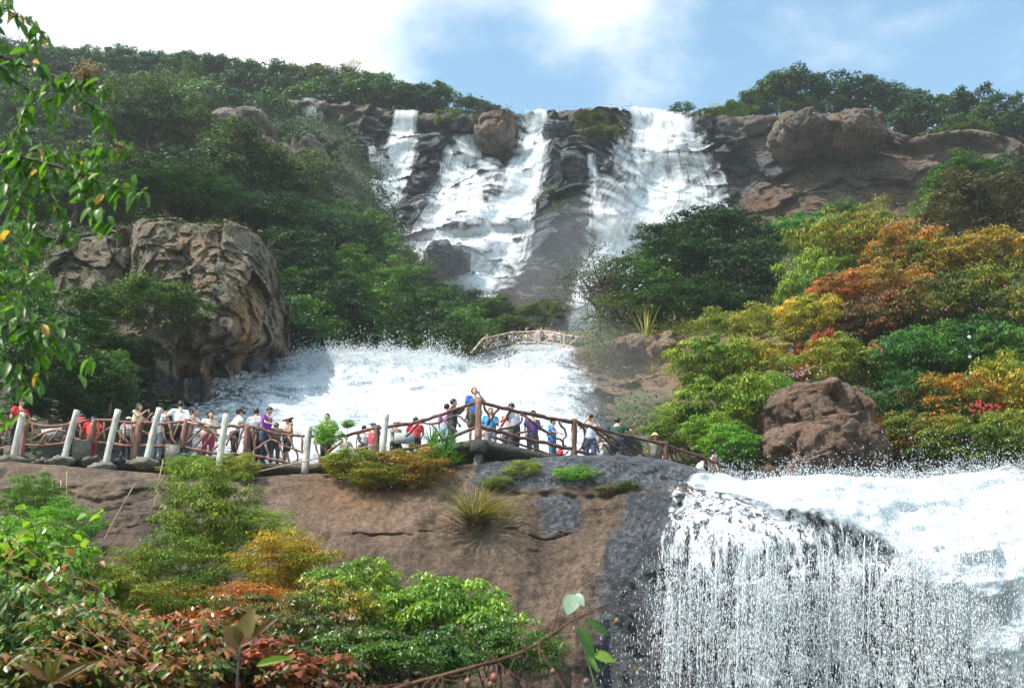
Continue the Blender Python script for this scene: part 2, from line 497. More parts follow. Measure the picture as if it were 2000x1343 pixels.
def slab_disp(P, PX, PY):
    d = 0.55 * fbm(P * 0.22, 4) + 0.16 * ridged(P * 0.55 + 3, 5) * (0.5 + sstep(1250, 1350, PX))
    d += 0.10 * fbm(P * 1.7, 5)
    d += 0.10 * ridged(P * np.array([1.1, .6, .5]) + 21, 5) * sstep(930, 960, PY)
    d += 0.075 * ridged(P * np.array([2.6, 2.0, 1.6]) + 8, 4) + 0.09 * ridged(P * np.array([0.9, 0.9, 2.2]) + 50, 4) * sstep(.0, .3, fbm(P * .25 + 9, 3))
    # vertical ribs of the slab
    d += 0.42 * fbm(P * np.array([0.75, 0.2, 0.09]) + 40, 4) * sstep(940, 1000, PY)
    # cracks
    for pts, w, dep in ([(690, 1052), (760, 1048), (830, 1040), (900, 1035), (960, 1040), (1040, 1045), (1100, 1048), (1150, 1040)], 2.6, .25), \
                       ([(1160, 975), (1170, 1010), (1150, 1060), (1148, 1120), (1160, 1160), (1170, 1190)], 4, .16), \
                       ([(1150, 970), (1230, 960), (1300, 985), (1330, 1000)], 6, .35), \
                       ([(300, 960), (200, 985), (130, 960), (0, 970)], 5, .3), ([(500, 930), (420, 985), (330, 1010), (250, 1030)], 3, .2), \
                       ([(640, 930), (655, 990), (640, 1060), (600, 1100)], 4, .2), ([(1040, 960), (1055, 1010), (1110, 1048)], 2.5, .1), ([(880, 935), (940, 960), (1010, 960), (1130, 975)], 5, .25):
        d -= dep * .8 * np.clip(.35 + 1.6 * fbm(P * 1.3 + 61, 3), 0, 1) * np.exp(-(seg_dist(PX + 16 * fbm(P * 1.5, 4), PY + 26 * fbm(P * 0.9 + 5, 5), pts) / (w * .9)) ** 2)
    # ledges left
    d += 0.32 * ridged(P * np.array([0.5, 0.5, 1.6]) + 11, 4) * sstep(620, 350, PX) * sstep(1150, 1000, PY) * sstep(930, 950, PY)
    # broken dark rock under the fall
    e = sstep(1240, 1330, PX) * sstep(1080, 1140, PY)
    c = cells(P * 0.8)
    d += e * (0.2 * (c[2] - 0.5) + 0.45 * c[3] + 0.2 * ridged(P * 1.3, 4))
    # the rough grey crest by the deck
    e = gauss(PX, PY, 1120, 925, 260, 42)
    d += e * 0.30 * ridged(P * np.array([1.1, 1.1, 2.0]) + 2, 5)
    return d
def slab_wet(s):
    n = fbm(s.P0 * 0.35, 4)
    w = sstep(1060, 1260, s.PX + 90 * n + (s.PY - 1000) * -0.05) * sstep(935, 990, s.PY)
    w = np.maximum(w, sstep(880, 960, s.PX + 40 * n) * sstep(965, 945, s.PY + 12 * n))
    w = np.maximum(w, gauss(s.PX, s.PY, 1105, 1000, 50, 45) * 1.1)
    w *= 1 - 0.75 * gauss(s.PX, s.PY, 1175, 990, 45, 55)
    w = np.maximum(w, sstep(1130, 1210, s.PX + 20 * n) * sstep(1100, 1150, s.PY))
    return w
slab = Patch('rock_slab', sc, rows, 560, 330, slab_disp, M_slab, {'wet': slab_wet, 'warm': lambda s: 0.55 * gauss(s.PX, s.PY, 700, 960, 110, 60)},
             label='broad brown rock slab below the walkway, dark and wet towards the waterfall', vweights=[.3, .4, .8, 1, 1, 1, .9, 1.0])

# ---- the ground in front of the slab, where the photographer and the shrubs stand
gx = np.linspace(-60, 60, 90); gy = np.linspace(-40, 33, 70)
GX, GY = np.meshgrid(gx, gy)
GZ = -1.7 + 1.5 * sstep(6, 30, GY) + 2.2 * sstep(-3, -22, GX) * sstep(2, 26, GY) + 0.25 * fbm(np.stack([GX * .3, GY * .3, GX * 0], -1), 4)
GZ -= 1.5 * sstep(0.5, 6, GX) * sstep(14, 26, GY)
idx = np.arange(GX.size).reshape(GX.shape)
gF = np.stack([idx[:-1, :-1], idx[:-1, 1:], idx[1:, 1:], idx[1:, :-1]], -1).reshape(-1, 4)
tag(link('ground', to_mesh('ground', np.stack([GX, GY, GZ], -1), gF), M_soil), kind='structure')
def ground_z(x, y):
    i = np.argmin(np.abs(gy - y)); j = np.argmin(np.abs(gx - x)); return float(GZ[i, j])

# ---- the rock step of the middle cascade and the bank right of it
mc = [150, 300, 400, 470, 540, 620, 720, 850, 950, 1050, 1120, 1180, 1240, 1300, 1360, 1450, 1550]
mt = [770, 760, 728, 708, 706, 702, 698, 700, 698, 694, 688, 672, 664, 660, 664, 670, 680]
mY = [56, 57, 58, 59, 60, 60, 60, 60, 60, 60, 60, 60, 60, 60, 58, 56, 55]
rows = [[(py_of(T_of(a) * y + 0.6, y + 12), y + 12) for a, y in zip(mt, mY)], list(zip(mt, mY))]
f1 = [54, 54.5, 55, 56, 57, 57.5, 57.5, 57.5, 57.5, 57, 57, 57.5, 57.5, 57, 55, 54, 53]
rows.append([(a + (760 - a) * 0.6 if a < 750 else a + 15, y) for a, y in zip(mt, f1)])
rows.append([(788, y) for y in [51.5, 52, 52, 52, 52.5, 54, 54.5, 54, 53.5, 52.5, 53.5, 54.5, 54.5, 54, 52.5, 51.5, 50]])
rows.append([(835, y) for y in [49, 49, 49, 49, 49, 50, 50.5, 50, 50, 49.5, 50.5, 51.5, 51, 50.5, 49.5, 49, 47]])
rows.append([(890, y) for y in [46] * 5 + [46.5, 47, 47, 47, 47, 47.5, 48, 48, 47.5, 47, 46, 44.5]])
rows.append([(1010, y) for y in [44] * 17])
def mid_disp(P, PX, PY):
    d = 1.0 * fbm(P * 0.16, 4) + 0.5 * ridged(P * np.array([0.3, 0.3, 0.6]) + 9, 5)
    c = cells(P * np.array([0.55, 0.55, 0.8]))
    e = sstep(1080, 1180, PX) + sstep(560, 470, PX)
    d += e * (0.3 * (c[2] - .5) + 0.7 * c[3] + 0.3 * ridged(P * np.array([.8, .8, 1.6]), 5))
    return d
midrock = Patch('cascade_rock', mc, rows, 330, 190, mid_disp, M_bank,
    {'wet': lambda s: np.maximum(sstep(1150, 1075, s.PX - (s.PY - 700) * 0.52 + 30 * fbm(s.P0 * .3, 4)), sstep(800, 860, s.PY) * sstep(1330, 1230, s.PX)) + sstep(760, 820, s.PY) * .3,
     'warm': lambda s: sstep(1150, 1230, s.PX) * .35},
    label='stepped rock of the middle cascade with a tan bank at its side', vweights=[.4, 1, 1, 1, 1, .6])

# ---- valley floor between the middle cascade and the foot of the cliff
vc = [-200, 300, 500, 700, 850, 950, 1100, 1250, 1400, 1700, 2300]
rows = [[(a, 122) for a in [560, 570, 580, 585, 590, 600, 610, 600, 580, 560, 540]],
        [(a, 108) for a in [600, 610, 620, 630, 640, 650, 652, 640, 620, 600, 580]],
        [(a, 96) for a in [640, 650, 665, 672, 680, 689, 690, 680, 660, 640, 620]],
        [(a, 78) for a in [700, 700, 700, 703, 704, 704, 700, 690, 680, 670, 660]],
        [(a, 62) for a in [760, 740, 712, 708, 706, 702, 694, 680, 675, 690, 700]]]
valley = Patch('valley_floor', vc, rows, 160, 60, lambda P, PX, PY: 0.9 * fbm(P * .15, 4), M_grassy, label='sloping ground between the middle cascade and the cliff')

# ---- the high cliff, from the forest at the left to the end of the red-brown wall
cc = [540, 600, 640, 700, 760, 820, 880, 930, 980, 1040, 1090, 1130, 1180, 1230, 1290, 1360, 1420, 1500, 1600, 1700, 1780, 1850, 1920, 2000, 2100, 2400]
ct = [200, 206, 212, 214, 226, 236, 243, 248, 240, 236, 232, 224, 222, 228, 228, 234, 240, 240, 238, 250, 280, 270, 268, 296, 330, 400]
cY = [152, 151, 150, 149, 148, 147, 147, 146, 147, 148, 147, 143, 142, 145, 145, 143, 141, 139, 137, 136, 134, 133, 132, 130, 128, 124]
def crow(py, Ys):
    return [(py, y) for y in Ys]
rows = [[(py_of(T_of(a) * y + 2, y + 40), y + 40) for a, y in zip(ct, cY)], list(zip(ct, cY))]
r = [149, 148, 147, 146, 145, 144.5, 144, 144, 145, 146, 144, 140.5, 139.5, 142.5, 142.5, 140.5, 138.8, 137, 135.5, 134, 132.5, 131.5, 131, 129, 127, 123]
rows.append([(max(270, a + 24), y) for a, y in zip(ct, r)])
r = [146, 145, 144, 142, 142, 141, 140, 141, 142, 142, 140, 136.5, 136, 140.5, 141.5, 140, 138.2, 136.5, 134, 132.6, 131, 130, 129.5, 128, 126, 122]
rows.append([(max(325, a + 50), y) for a, y in zip(ct, r)])
r = [143, 142, 140, 137, 137, 136, 136, 136, 136, 136, 134, 132, 132, 137, 138.5, 138.5, 137.2, 135, 132, 130.5, 129.5, 128.5, 128, 127, 125, 121]
rows.append(crow(395, r))
r = [139, 138, 136, 133, 131, 130, 130, 130, 130, 130, 129, 127.5, 128, 132, 133, 134, 134, 132.5, 130, 129, 128, 127, 127, 126, 124, 120]
rows.append(crow(455, r))
r = [134, 133, 131, 128, 126, 124.5, 124, 124.5, 125, 125, 124, 123.5, 124.5, 127, 128, 129.5, 130, 129, 128, 127, 126.5, 126, 126, 125, 123, 119]
rows.append(crow(515, r))
r = [130, 128, 126, 123, 121, 119, 118, 118.5, 119, 120, 119.5, 119, 120, 122, 123, 124, 125, 125, 125, 124, 123, 122, 122, 122, 120, 118]
rows.append(crow(570, r))
r = [126, 124, 122, 118, 116, 114, 113, 112, 112, 113, 113.5, 114, 115, 117, 118, 119, 120, 120, 120, 119, 118, 118, 118, 118, 116, 114]
rows.append(crow(620, r))
rows.append(crow(700, [y - 5 for y in r]))
def cliff_disp(P, PX, PY):
    d = 1.6 * fbm(P * 0.06, 4)
    s = P * np.array([0.10, 0.10, 0.42]) + 0.5 * np.stack([fbm(P * 0.05 + 31, 3)] * 3, -1)
    s[..., 2] += P[..., 0] * 0.10                         # beds dip to the left
    left = sstep(1480, 1380, PX)
    br = sstep(-.25, .35, fbm(P * 0.11 + 77, 3))
    d += (1.5 * left + 0.6) * ridged(s + .35 * np.stack([fbm(P * .22 + 5, 3)] * 3, -1), 4, 0.5) * (.35 + .65 * br)          # ledges along the bedding
    W_ = P + 1.6 * np.stack([fbm(P * .2 + 7, 3), fbm(P * .2 + 17, 3), fbm(P * .2 + 27, 3)], -1)
    c = cells(W_ * np.array([0.13, 0.13, 0.24]) + 5)
    d += (1.0 * left + 0.7) * (c[2] - 0.5) + (1.9 * left + 1.3) * c[3]
    c = cells(W_ * np.array([0.34, 0.34, 0.60]) + 25)
    d += (0.5 * left + 0.35) * (c[2] - 0.5) + (1.0 * left + .7) * c[3]
    d += 0.55 * fbm(P * 0.5, 5)
    s2 = P * np.array([0.22, 0.22, 1.3]); s2[..., 2] += P[..., 0] * 0.3
    d += (0.55 * left + .3) * ridged(s2 + 70 + .8 * np.stack([fbm(P * .3 + 15, 3)] * 3, -1), 4, .5) * (1.1 - br)
    lowr = left * sstep(400, 460, PY)
    c = cells(W_ * np.array([0.2, 0.2, 0.34]) + 45)
    d += lowr * (1.0 * (c[2] - .5) + 2.2 * c[3])
    # vertical fluting of the wall on the right
    d += 0.9 * (1 - left) * fbm(P * np.array([0.22, 0.2, 0.035]), 4)
    # the cap rock overhangs beside and behind the right-hand fall
    d += 1.1 * np.exp(-((PY - 262) / 22.) ** 2) * sstep(1270, 1340, PX) * sstep(1800, 1650, PX)
    d -= 1.8 * gauss(PX, PY, 1400, 330, 80, 60)
    # buttresses between the falls
    for x, y, sx, sy, a in ((1110, 330, 48, 40, 5.5), (1130, 290, 55, 40, 3.0), (1110, 415, 60, 48, 3.5), (1080, 470, 60, 40, 2.5), (1190, 390, 40, 70, 2), (700, 270, 70, 40, 2.0), (960, 395, 26, 24, 2.5),
                            (930, 420, 40, 18, 2.0), (895, 500, 40, 24, 2.5), (985, 530, 60, 22, 2.2), (1050, 585, 90, 40, 2.5), (1085, 470, 45, 60, 2.0), (830, 330, 50, 50, 1.6), (850, 300, 30, 30, 1), (800, 420, 50, 40, 1.2)):
        d += a * gauss(PX, PY, x, y, sx, sy)
    return d
def cliff_wet(s):
    n = fbm(s.P0 * 0.08, 4)
    w = sstep(1500, 1400, s.PX + 70 * n) * sstep(215, 250, s.PY)
    w *= 1 - 0.8 * gauss(s.PX, s.PY, 1170, 240, 55, 28)
    w = np.maximum(w, 0.8 * gauss(s.PX, s.PY, 1450, 330, 90, 60))  # also darkens the recess below the cap rock
    w = np.where(s.PY > 560, w * 0.35, w)
    return w
cliff = Patch('cliff', cc, rows, 620, 360, cliff_disp, M_cliff,
    {'wet': cliff_wet, 'warm': lambda s: np.clip(0.75 * sstep(1440, 1560, s.PX) * sstep(-0.35, 0.35, fbm(s.P0 * 0.07 + 3, 4)) + gauss(s.PX, s.PY, 1500, 430, 70, 60) + 0.5 * gauss(s.PX, s.PY, 1170, 238, 60, 20) + 0.8 * gauss(s.PX, s.PY, 1050, 600, 110, 70), 0, 1)},
    label='high ledged cliff, dark and wet between the falls and red brown at its dry end', vweights=[.5, .6, 1, 1.2, 1.2, 1.2, 1.1, 1, 1])

# ---- forested slope on the left, up to the ridge
lc = [-700, -300, 0, 120, 250, 380, 480, 560, 640, 700, 760, 850, 950, 1050]
rows = [[(a, y) for a, y in zip([70, 80, 88, 108, 118, 130, 140, 150, 162, 172, 182, 205, 225, 240], [182, 180, 176, 174, 172, 170, 168, 166, 164, 163, 162, 160, 158, 156])],
        [(a, y) for a, y in zip([140, 150, 160, 175, 185, 190, 195, 198, 200, 204, 214, 228, 238, 243], [156, 155, 154, 153, 152, 152, 152, 152, 152, 151, 150, 150, 150, 150])],
        [(a, y) for a, y in zip([230, 235, 240, 250, 250, 245, 245, 262, 290, 330, 360, 380, 400, 420], [122, 122, 122, 124, 128, 132, 134, 136, 137, 136, 140, 146, 150, 155])],
        [(a, y) for a, y in zip([330, 340, 345, 350, 350, 350, 355, 370, 400, 440, 480, 520, 560, 600], [96, 96, 98, 99, 101, 104, 108, 112, 117, 120, 124, 130, 136, 150])],
        [(a, y) for a, y in zip([430, 435, 440, 445, 448, 450, 450, 460, 480, 510, 545, 580, 620, 650], [80, 80, 80, 81, 83, 86, 90, 94, 98, 102, 106, 112, 120, 130])],
        [(a, y) for a, y in zip([560, 560, 560, 560, 560, 560, 560, 570, 580, 600, 620, 640, 660, 680], [68, 68, 67, 67, 68, 70, 74, 78, 82, 86, 90, 96, 104, 110])],
        [(a, y) for a, y in zip([700, 700, 700, 700, 700, 700, 695, 690, 690, 692, 695, 700, 702, 705], [58, 57, 56, 56, 58, 61, 64, 67, 70, 74, 78, 84, 90, 95])],
        [(a, y) for a, y in zip([830, 830, 830, 825, 820, 800, 770, 740, 730, 728, 726, 724, 722, 720], [48, 47, 46.5, 46.5, 48, 52, 56, 60, 64, 68, 72, 78, 85, 90])],
        [(a, y) for a, y in zip([960, 960, 950, 950, 950, 930, 880, 840, 800, 780, 770, 760, 750, 740], [42, 41, 41, 41, 41, 45, 50, 55, 60, 64, 68, 74, 80, 86])]]
def left_disp(P, PX, PY):
    d = 2.4 * fbm(P * 0.05, 4) + 0.5 * fbm(P * 0.3, 4)
    return d * sstep(40, 70, P[..., 1]) + 0.1
lslope = Patch('forested_slope', lc, rows, 260, 230, left_disp, M_soil, label='steep forested slope rising to the ridge')

# ---- planted slope on the right
rc = [1200, 1300, 1400, 1500, 1600, 1700, 1800, 1900, 2000, 2200, 2600]
rows = [[(a, y) for a, y in zip([640, 600, 560, 500, 470, 440, 420, 400, 380, 360, 340], [100, 104, 106, 110, 112, 113, 114, 115, 116, 117, 118])],
        [(a, y) for a, y in zip([655, 640, 620, 570, 520, 490, 470, 440, 420, 400, 380], [80, 82, 84, 88, 90, 92, 92, 92, 92, 92, 92])],
        [(a, y) for a, y in zip([668, 662, 655, 630, 600, 570, 550, 530, 510, 500, 490], [66, 66, 67, 69, 71, 72, 73, 73, 73, 73, 73])],
        [(a, y) for a, y in zip([740, 735, 725, 710, 690, 670, 660, 650, 640, 630, 620], [58, 57, 57, 57, 58, 59, 60, 60, 60, 60, 60])],
        [(a, y) for a, y in zip([830, 825, 820, 810, 800, 790, 780, 775, 770, 770, 770], [50, 50, 49, 49, 49, 50, 51, 51, 51, 51, 51])],
        [(a, y) for a, y in zip([920, 920, 915, 910, 900, 900, 895, 890, 890, 890, 890], [45, 44.5, 44, 43.5, 43.5, 44, 44, 44.5, 45, 45, 45])],
        [(a, y) for a, y in zip([1000] * 11, [42, 41.5, 41, 40.5, 40.5, 41, 41, 41, 41, 41, 41])]]
rslope = Patch('planted_slope', rc, rows, 170, 150, lambda P, PX, PY: 1.0 * fbm(P * .12, 4) + .25 * fbm(P * .6, 4), M_grassy, label='grassy slope under the shrubs and coloured trees')

# ---- far terrain behind the rims, so that the place closes when seen from the side
def far_hills():
    x = np.linspace(-310, 310, 90); y = np.linspace(150, 310, 40)
    X, Y = np.meshgrid(x, y)
    Z = 70 + 24 * sstep(-20, -150, X) + 8 * sstep(60, 200, X) + 8 * fbm(np.stack([X * .012, Y * .012, X * 0], -1), 4) - 6
    Z = np.minimum(Z, 0.555 * Y - 14 + 14 * sstep(-60, -200, X))
    idx = np.arange(X.size).reshape(X.shape)
    F = np.stack([idx[:-1, :-1], idx[:-1, 1:], idx[1:, 1:], idx[1:, :-1]], -1).reshape(-1, 4)
    tag(link('hills', to_mesh('hills', np.stack([X, Y, Z], -1), F), M_soil), kind='structure')
far_hills()

# ---- left outcrop: one rugged mass with an overhanging foot
oc = [20, 80, 130, 190, 240, 262, 290, 340, 400, 450, 490, 515, 535, 560]
ot = [505, 478, 468, 458, 452, 448, 444, 442, 446, 452, 464, 492, 540, 606]
rows = [[(py_of(T_of(a) * 56 + 1.0, 66), 66) for a in ot],
        [(a, y) for a, y in zip(ot, [57, 56.5, 56, 56, 56.5, 57, 56, 56, 56, 56.5, 57, 58, 59.5, 61])],
        [(a + 42, y) for a, y in zip(ot, [55, 54.5, 54.2, 54.4, 55, 56, 54, 53.8, 53.8, 54, 55, 56.5, 58.5, 60.5])],
        [(a, y) for a, y in zip([560, 550, 545, 540, 540, 540, 540, 535, 535, 535, 540, 550, 590, 640], [53.5, 53.2, 53, 53.5, 55, 56, 53.2, 52.6, 52.6, 52.8, 53.8, 55.5, 58, 60.5])],
        [(a, y) for a, y in zip([620, 612, 610, 610, 605, 600, 598, 595, 595, 598, 605, 615, 635, 670], [52.5, 52.3, 52.2, 52.3, 53, 53, 52, 51.2, 51, 51.4, 52.6, 54.4, 57.5, 60.5])],
        [(a, y) for a, y in zip([680, 675, 670, 668, 664, 660, 656, 652, 650, 655, 660, 662, 670, 690], [51.8, 51.5, 51, 50.8, 51, 51, 50.8, 50.6, 50.2, 50.8, 52, 54, 57.3, 60.5])],
        [(a, y) for a, y in zip([740, 735, 730, 725, 722, 718, 712, 706, 700, 690, 684, 684, 690, 702], [51, 50.8, 50.3, 50.0, 50.2, 50.3, 50.3, 50.8, 53.0, 54.5, 55.5, 57, 59, 61])],
        [(a, y) for a, y in zip([800, 800, 798, 795, 790, 790, 786, 780, 750, 730, 715, 706, 702, 712], [50, 50, 49.6, 49.3, 49.5, 49.8, 50, 50.6, 53.4, 55.4, 57, 58, 59.6, 61.2])],
        [(a, y) for a, y in zip([900, 900, 900, 900, 900, 900, 890, 860, 800, 770, 745, 730, 720, 725], [48, 48, 47.6, 47.2, 47.4, 48, 48.5, 50, 53, 55.4, 57, 58, 60, 61.5])]]
def out_disp(P, PX, PY):
    w = P + 0.35 * np.stack([fbm(P * .3 + 7, 3), fbm(P * .3 + 17, 3), fbm(P * .3 + 27, 3)], -1)
    c = cells(w * np.array([0.28, 0.28, 0.22]))
    d = 0.75 * (c[2] - .5) + 1.1 * c[3]
    c = cells(w * np.array([0.7, 0.7, 0.5]) + 8)
    d += 0.3 * (c[2] - .5) + 0.5 * c[3]
    c = cells(w * np.array([1.7, 1.7, 1.2]) + 18)
    d += 0.12 * (c[2] - .5) + 0.25 * c[3]
    d += 0.8 * ridged(P * np.array([0.34, 0.34, 0.15]) + 4, 5) + 0.22 * fbm(P * 1.2, 5)
    d -= 1.6 * np.exp(-(seg_dist(PX, PY, [(262, 430), (256, 480), (250, 560)]) / 8) ** 2)
    d += 0.55 * gauss(PX, PY, 380, 470, 80, 40)
    return d
def out_warm(s):
    n = fbm(s.P0 * .4, 4)
    return np.clip(0.9 * sstep(640, 670, s.PY + 35 * n) * sstep(350, 375, s.PX) * sstep(500, 480, s.PX) * sstep(775, 735, s.PY) * sstep(-.3, .1, n) + 0.3 * gauss(s.PX, s.PY, 250, 470, 12, 50) + 0.8 * gauss(s.PX, s.PY, 480, 610, 25, 50) + .3 * sstep(.1, .4, n), 0, 1)
outcrop = Patch('rock_outcrop', oc, rows, 340, 330, out_disp, M_outcrop, {'warm': out_warm, 'wet': lambda s: sstep(690, 740, s.PY) * .55},  # this mask makes the rock darker towards the foot
                label='big grey outcrop with streaked face and orange overhanging foot')

# ---- loose boulders: things of their own
def boulder(name, label, x0, y0, x1, y1, Y, depth, seed, mat, sub=4, facet=0.35, cat='boulder', stretch_back=0.0, warm=0.3, wet=0.0, tilt=0.0):
    c = W((x0 + x1) / 2, (y0 + y1) / 2, Y + depth * 0.4)
    s = px_size((y0 + y1) / 2, Y)
    rx, rz = (x1 - x0) / 2 * s, (y1 - y0) / 2 * s * 1.03
    import bmesh
    bm = bmesh.new()
    bmesh.ops.create_icosphere(bm, subdivisions=sub + 1, radius=1.0)
    v = np.array([q.co[:] for q in bm.verts]); f = np.array([[w.index for w in q.verts] for q in bm.faces])
    bm.free()
    v = np.sign(v) * np.abs(v) ** 0.84
    P = v * (rx, depth, rz)
    off = seed * 13.7
    m = min(rx, rz)
    cc_ = cells(P / m * 0.9 + off)
    cf_ = cells(P / m * 2.2 + off + .3 * fbm(P / m * 2 + off, 3)[:, None])
    k = 1 + facet * 0.22 * (cc_[2] - .5) + facet * 0.75 * cc_[3] + 0.09 * fbm(P / m * 0.9 + off, 4) + facet * .16 * cf_[3] + .025 * ridged(P / m * 4 + off, 5) - .05 * np.exp(-(cc_[1] / .05) ** 2) - .02 * np.exp(-(cf_[1] / .04) ** 2)
    P = P * k[:, None]
    ca, sa = math.cos(tilt), math.sin(tilt)
    P = np.stack([P[:, 0] * ca - P[:, 2] * sa, P[:, 1], P[:, 0] * sa + P[:, 2] * ca], 1)
    me = to_mesh(name, P, f, attrs={'warm': ('POINT', np.full(len(P), warm) * sstep(-.3, .5, fbm(P / m + 5, 4))), 'wet': ('POINT', np.full(len(P), wet))})
    o = link(name, me, mat, loc=c)
    return tag(o, label, cat)
boulder('boulder', 'squarish brown boulder on the cliff top between the two middle falls', 928, 240, 1004, 300, 139, 5, 1, M_bigboulder, warm=.9)
boulder('boulder', 'rounded grey boulder on the rim above the red brown wall, the one nearer the fall', 1504, 242, 1618, 302, 130, 5, 2, M_bigboulder, warm=.3, facet=.35, sub=5)
boulder('boulder', 'pointed streaked boulder on the rim next to the dark trees, larger of the pair', 1608, 238, 1722, 300, 129, 5, 3, M_bigboulder, warm=.5, facet=.35, sub=5)
boulder('boulder', 'smooth wet dome of rock parting the foot of the middle fall', 828, 496, 916, 560, 114, 5, 4, M_cliff, wet=.7, warm=0)
boulder('boulder', 'dark wet rock in the stream at the top of the middle fall', 1060, 254, 1118, 292, 138, 4, 5, M_cliff, wet=.9, warm=0)
boulder('boulder', 'pale rounded rock bulging from the forest beside the cliff', 415, 236, 545, 320, 127, 6, 6, M_bigboulder, warm=.1)
boulder('boulder', 'broken pale rock among bushes below the rounded forest rock', 500, 300, 640, 400, 119, 5, 16, M_bigboulder, warm=.2, facet=.8)
boulder('boulder', 'upper streaked boulder behind the spray, leaning under the coloured shrubs', 1496, 756, 1690, 895, 42, 2.6, 8, M_boulder, sub=5, tilt=0.2, facet=.55)
boulder('boulder', 'broad red brown boulder sitting low behind the churning water', 1500, 832, 1716, 975, 40, 2.4, 9, M_boulder, sub=5, facet=.5)
boulder('boulder', 'grey rounded stone on the tan bank right of the cascade', 1195, 664, 1262, 720, 57, 1.6, 10, M_bank, warm=.3)
boulder('boulder', 'flat topped tan stone on the bank below the dark tree', 1268, 655, 1345, 712, 57, 1.6, 11, M_bank, warm=.3)
#boulder('boulder', 'grey wet boulder behind the walkway at the cascade foot', 1165, 830, 1235, 905, 43, 1.2, 12, M_bank, wet=.8)
boulder('boulder', 'dark jagged rock where the small runnels come down beside the outcrop', 455, 700, 530, 760, 57, 2, 13, M_bank, wet=1)

# ================================================================== WATER
def water_mat(name, scale, contrast=1.0, tint=(0.86, 0.90, 0.94), soft=0.25, stretch=6.0, trans=0.25, world=None):
    """white water: a veil broken into strands along its flow; where dens is low the rock shows through"""
    t = NT(name)
    uv = t.n('ShaderNodeUVMap', uv_map='flow').outputs[0]
    mp = t.n('ShaderNodeMapping', {'Vector': uv, 'Scale': (scale, scale / stretch, 1)}).outputs[0]
    mp2 = t.n('ShaderNodeMapping', {'Vector': uv, 'Scale': (scale * 3.3, scale / stretch * 2.2, 1)}).outputs[0]
    if world:
        mp = t.pos([scale * k for k in world]); mp2 = t.pos([scale * 4.1 * k for k in world])
    a = t.noise(mp, 1.0, 7, 0.62, 0.25)
    b = t.noise(mp2, 1.0, 6, 0.6, 0.15)
    nz = t.math('ADD', t.math('MULTIPLY', a, 0.62), t.math('MULTIPLY', b, 0.38))
    dens = t.n('ShaderNodeAttribute', attribute_name='dens').outputs['Fac']
    v = t.math('ADD', dens, t.math('MULTIPLY', t.math('SUBTRACT', nz, 0.5), 3.2 * contrast))
    alpha = t.math('MULTIPLY', t.rng(v, 0.5 - soft, 0.5 + soft), t.rng(dens, 0.0, 0.14))
    bump = t.n('ShaderNodeBump', {'Strength': 0.55, 'Distance': 0.6 / scale, 'Height': nz})
    df = t.n('ShaderNodeBsdfPrincipled', {'Base Color': C(*tint), 'Roughness': 0.45, 'Normal': bump.outputs[0]})
    tl = t.n('ShaderNodeBsdfTranslucent', {'Color': C(*tint)})
    m1 = t.n('ShaderNodeMixShader', {0: trans, 1: df.outputs[0], 2: tl.outputs[0]})
    tr = t.n('ShaderNodeBsdfTransparent')
    m2 = t.n('ShaderNodeMixShader', {0: alpha, 1: tr.outputs[0], 2: m1.outputs[0]})
    return t.surf(m2.outputs[0])
M_fall = water_mat('falling_water', 1.3, 0.8, soft=0.6, stretch=6, trans=.4)
M_foam = water_mat('churning_water', 1.5, 1.0, soft=0.5, world=(1, 1, .5), tint=(.74, .79, .84))
M_strand = water_mat('stranded_water', 5.0, 1.7, soft=0.45, world=(1, .7, .16))
def drop_mat():
    t = NT('water_drops')
    df = t.n('ShaderNodeBsdfPrincipled', {'Base Color': C(.88, .92, .95), 'Roughness': 0.3})
    tl = t.n('ShaderNodeBsdfTranslucent', {'Color': C(.9, .93, .96)})
    return t.surf(t.n('ShaderNodeMixShader', {0: 0.3, 1: df.outputs[0], 2: tl.outputs[0]}).outputs[0])
M_drop = drop_mat()

def flow_param(PX, PY, line):
    """line: [(px, py, halfwidth)] going down. -> across (-1..1 inside), along (in pixels)"""
    L_ = np.array(line, float)
    seg = np.hypot(np.diff(L_[:, 0]), np.diff(L_[:, 1])); cum = np.concatenate([[0], np.cumsum(seg)])
    best = np.full(PX.shape, 1e9); ac = np.zeros(PX.shape); al = np.zeros(PX.shape)
    for i in range(len(L_) - 1):
        x0, y0, w0 = L_[i]; x1, y1, w1 = L_[i + 1]
        dx, dy = x1 - x0, y1 - y0; l2 = dx * dx + dy * dy
        tt = ((PX - x0) * dx + (PY - y0) * dy) / l2
        lo = -0.25 if i == 0 else 0; hi = 1.25 if i == len(L_) - 2 else 1
        tc = np.clip(tt, lo, hi)
        ex, ey = PX - x0 - tc * dx, PY - y0 - tc * dy
        side = np.sign((PX - x0) * -dy + (PY - y0) * dx)
        w = w0 + (w1 - w0) * np.clip(tc, 0, 1)
        a = np.hypot(ex, ey) / w
        n = a < best
        best = np.where(n, a, best); ac = np.where(n, a * -side, ac); al = np.where(n, cum[i] + tc * seg[i], al)
    return best, ac, al, cum[-1]

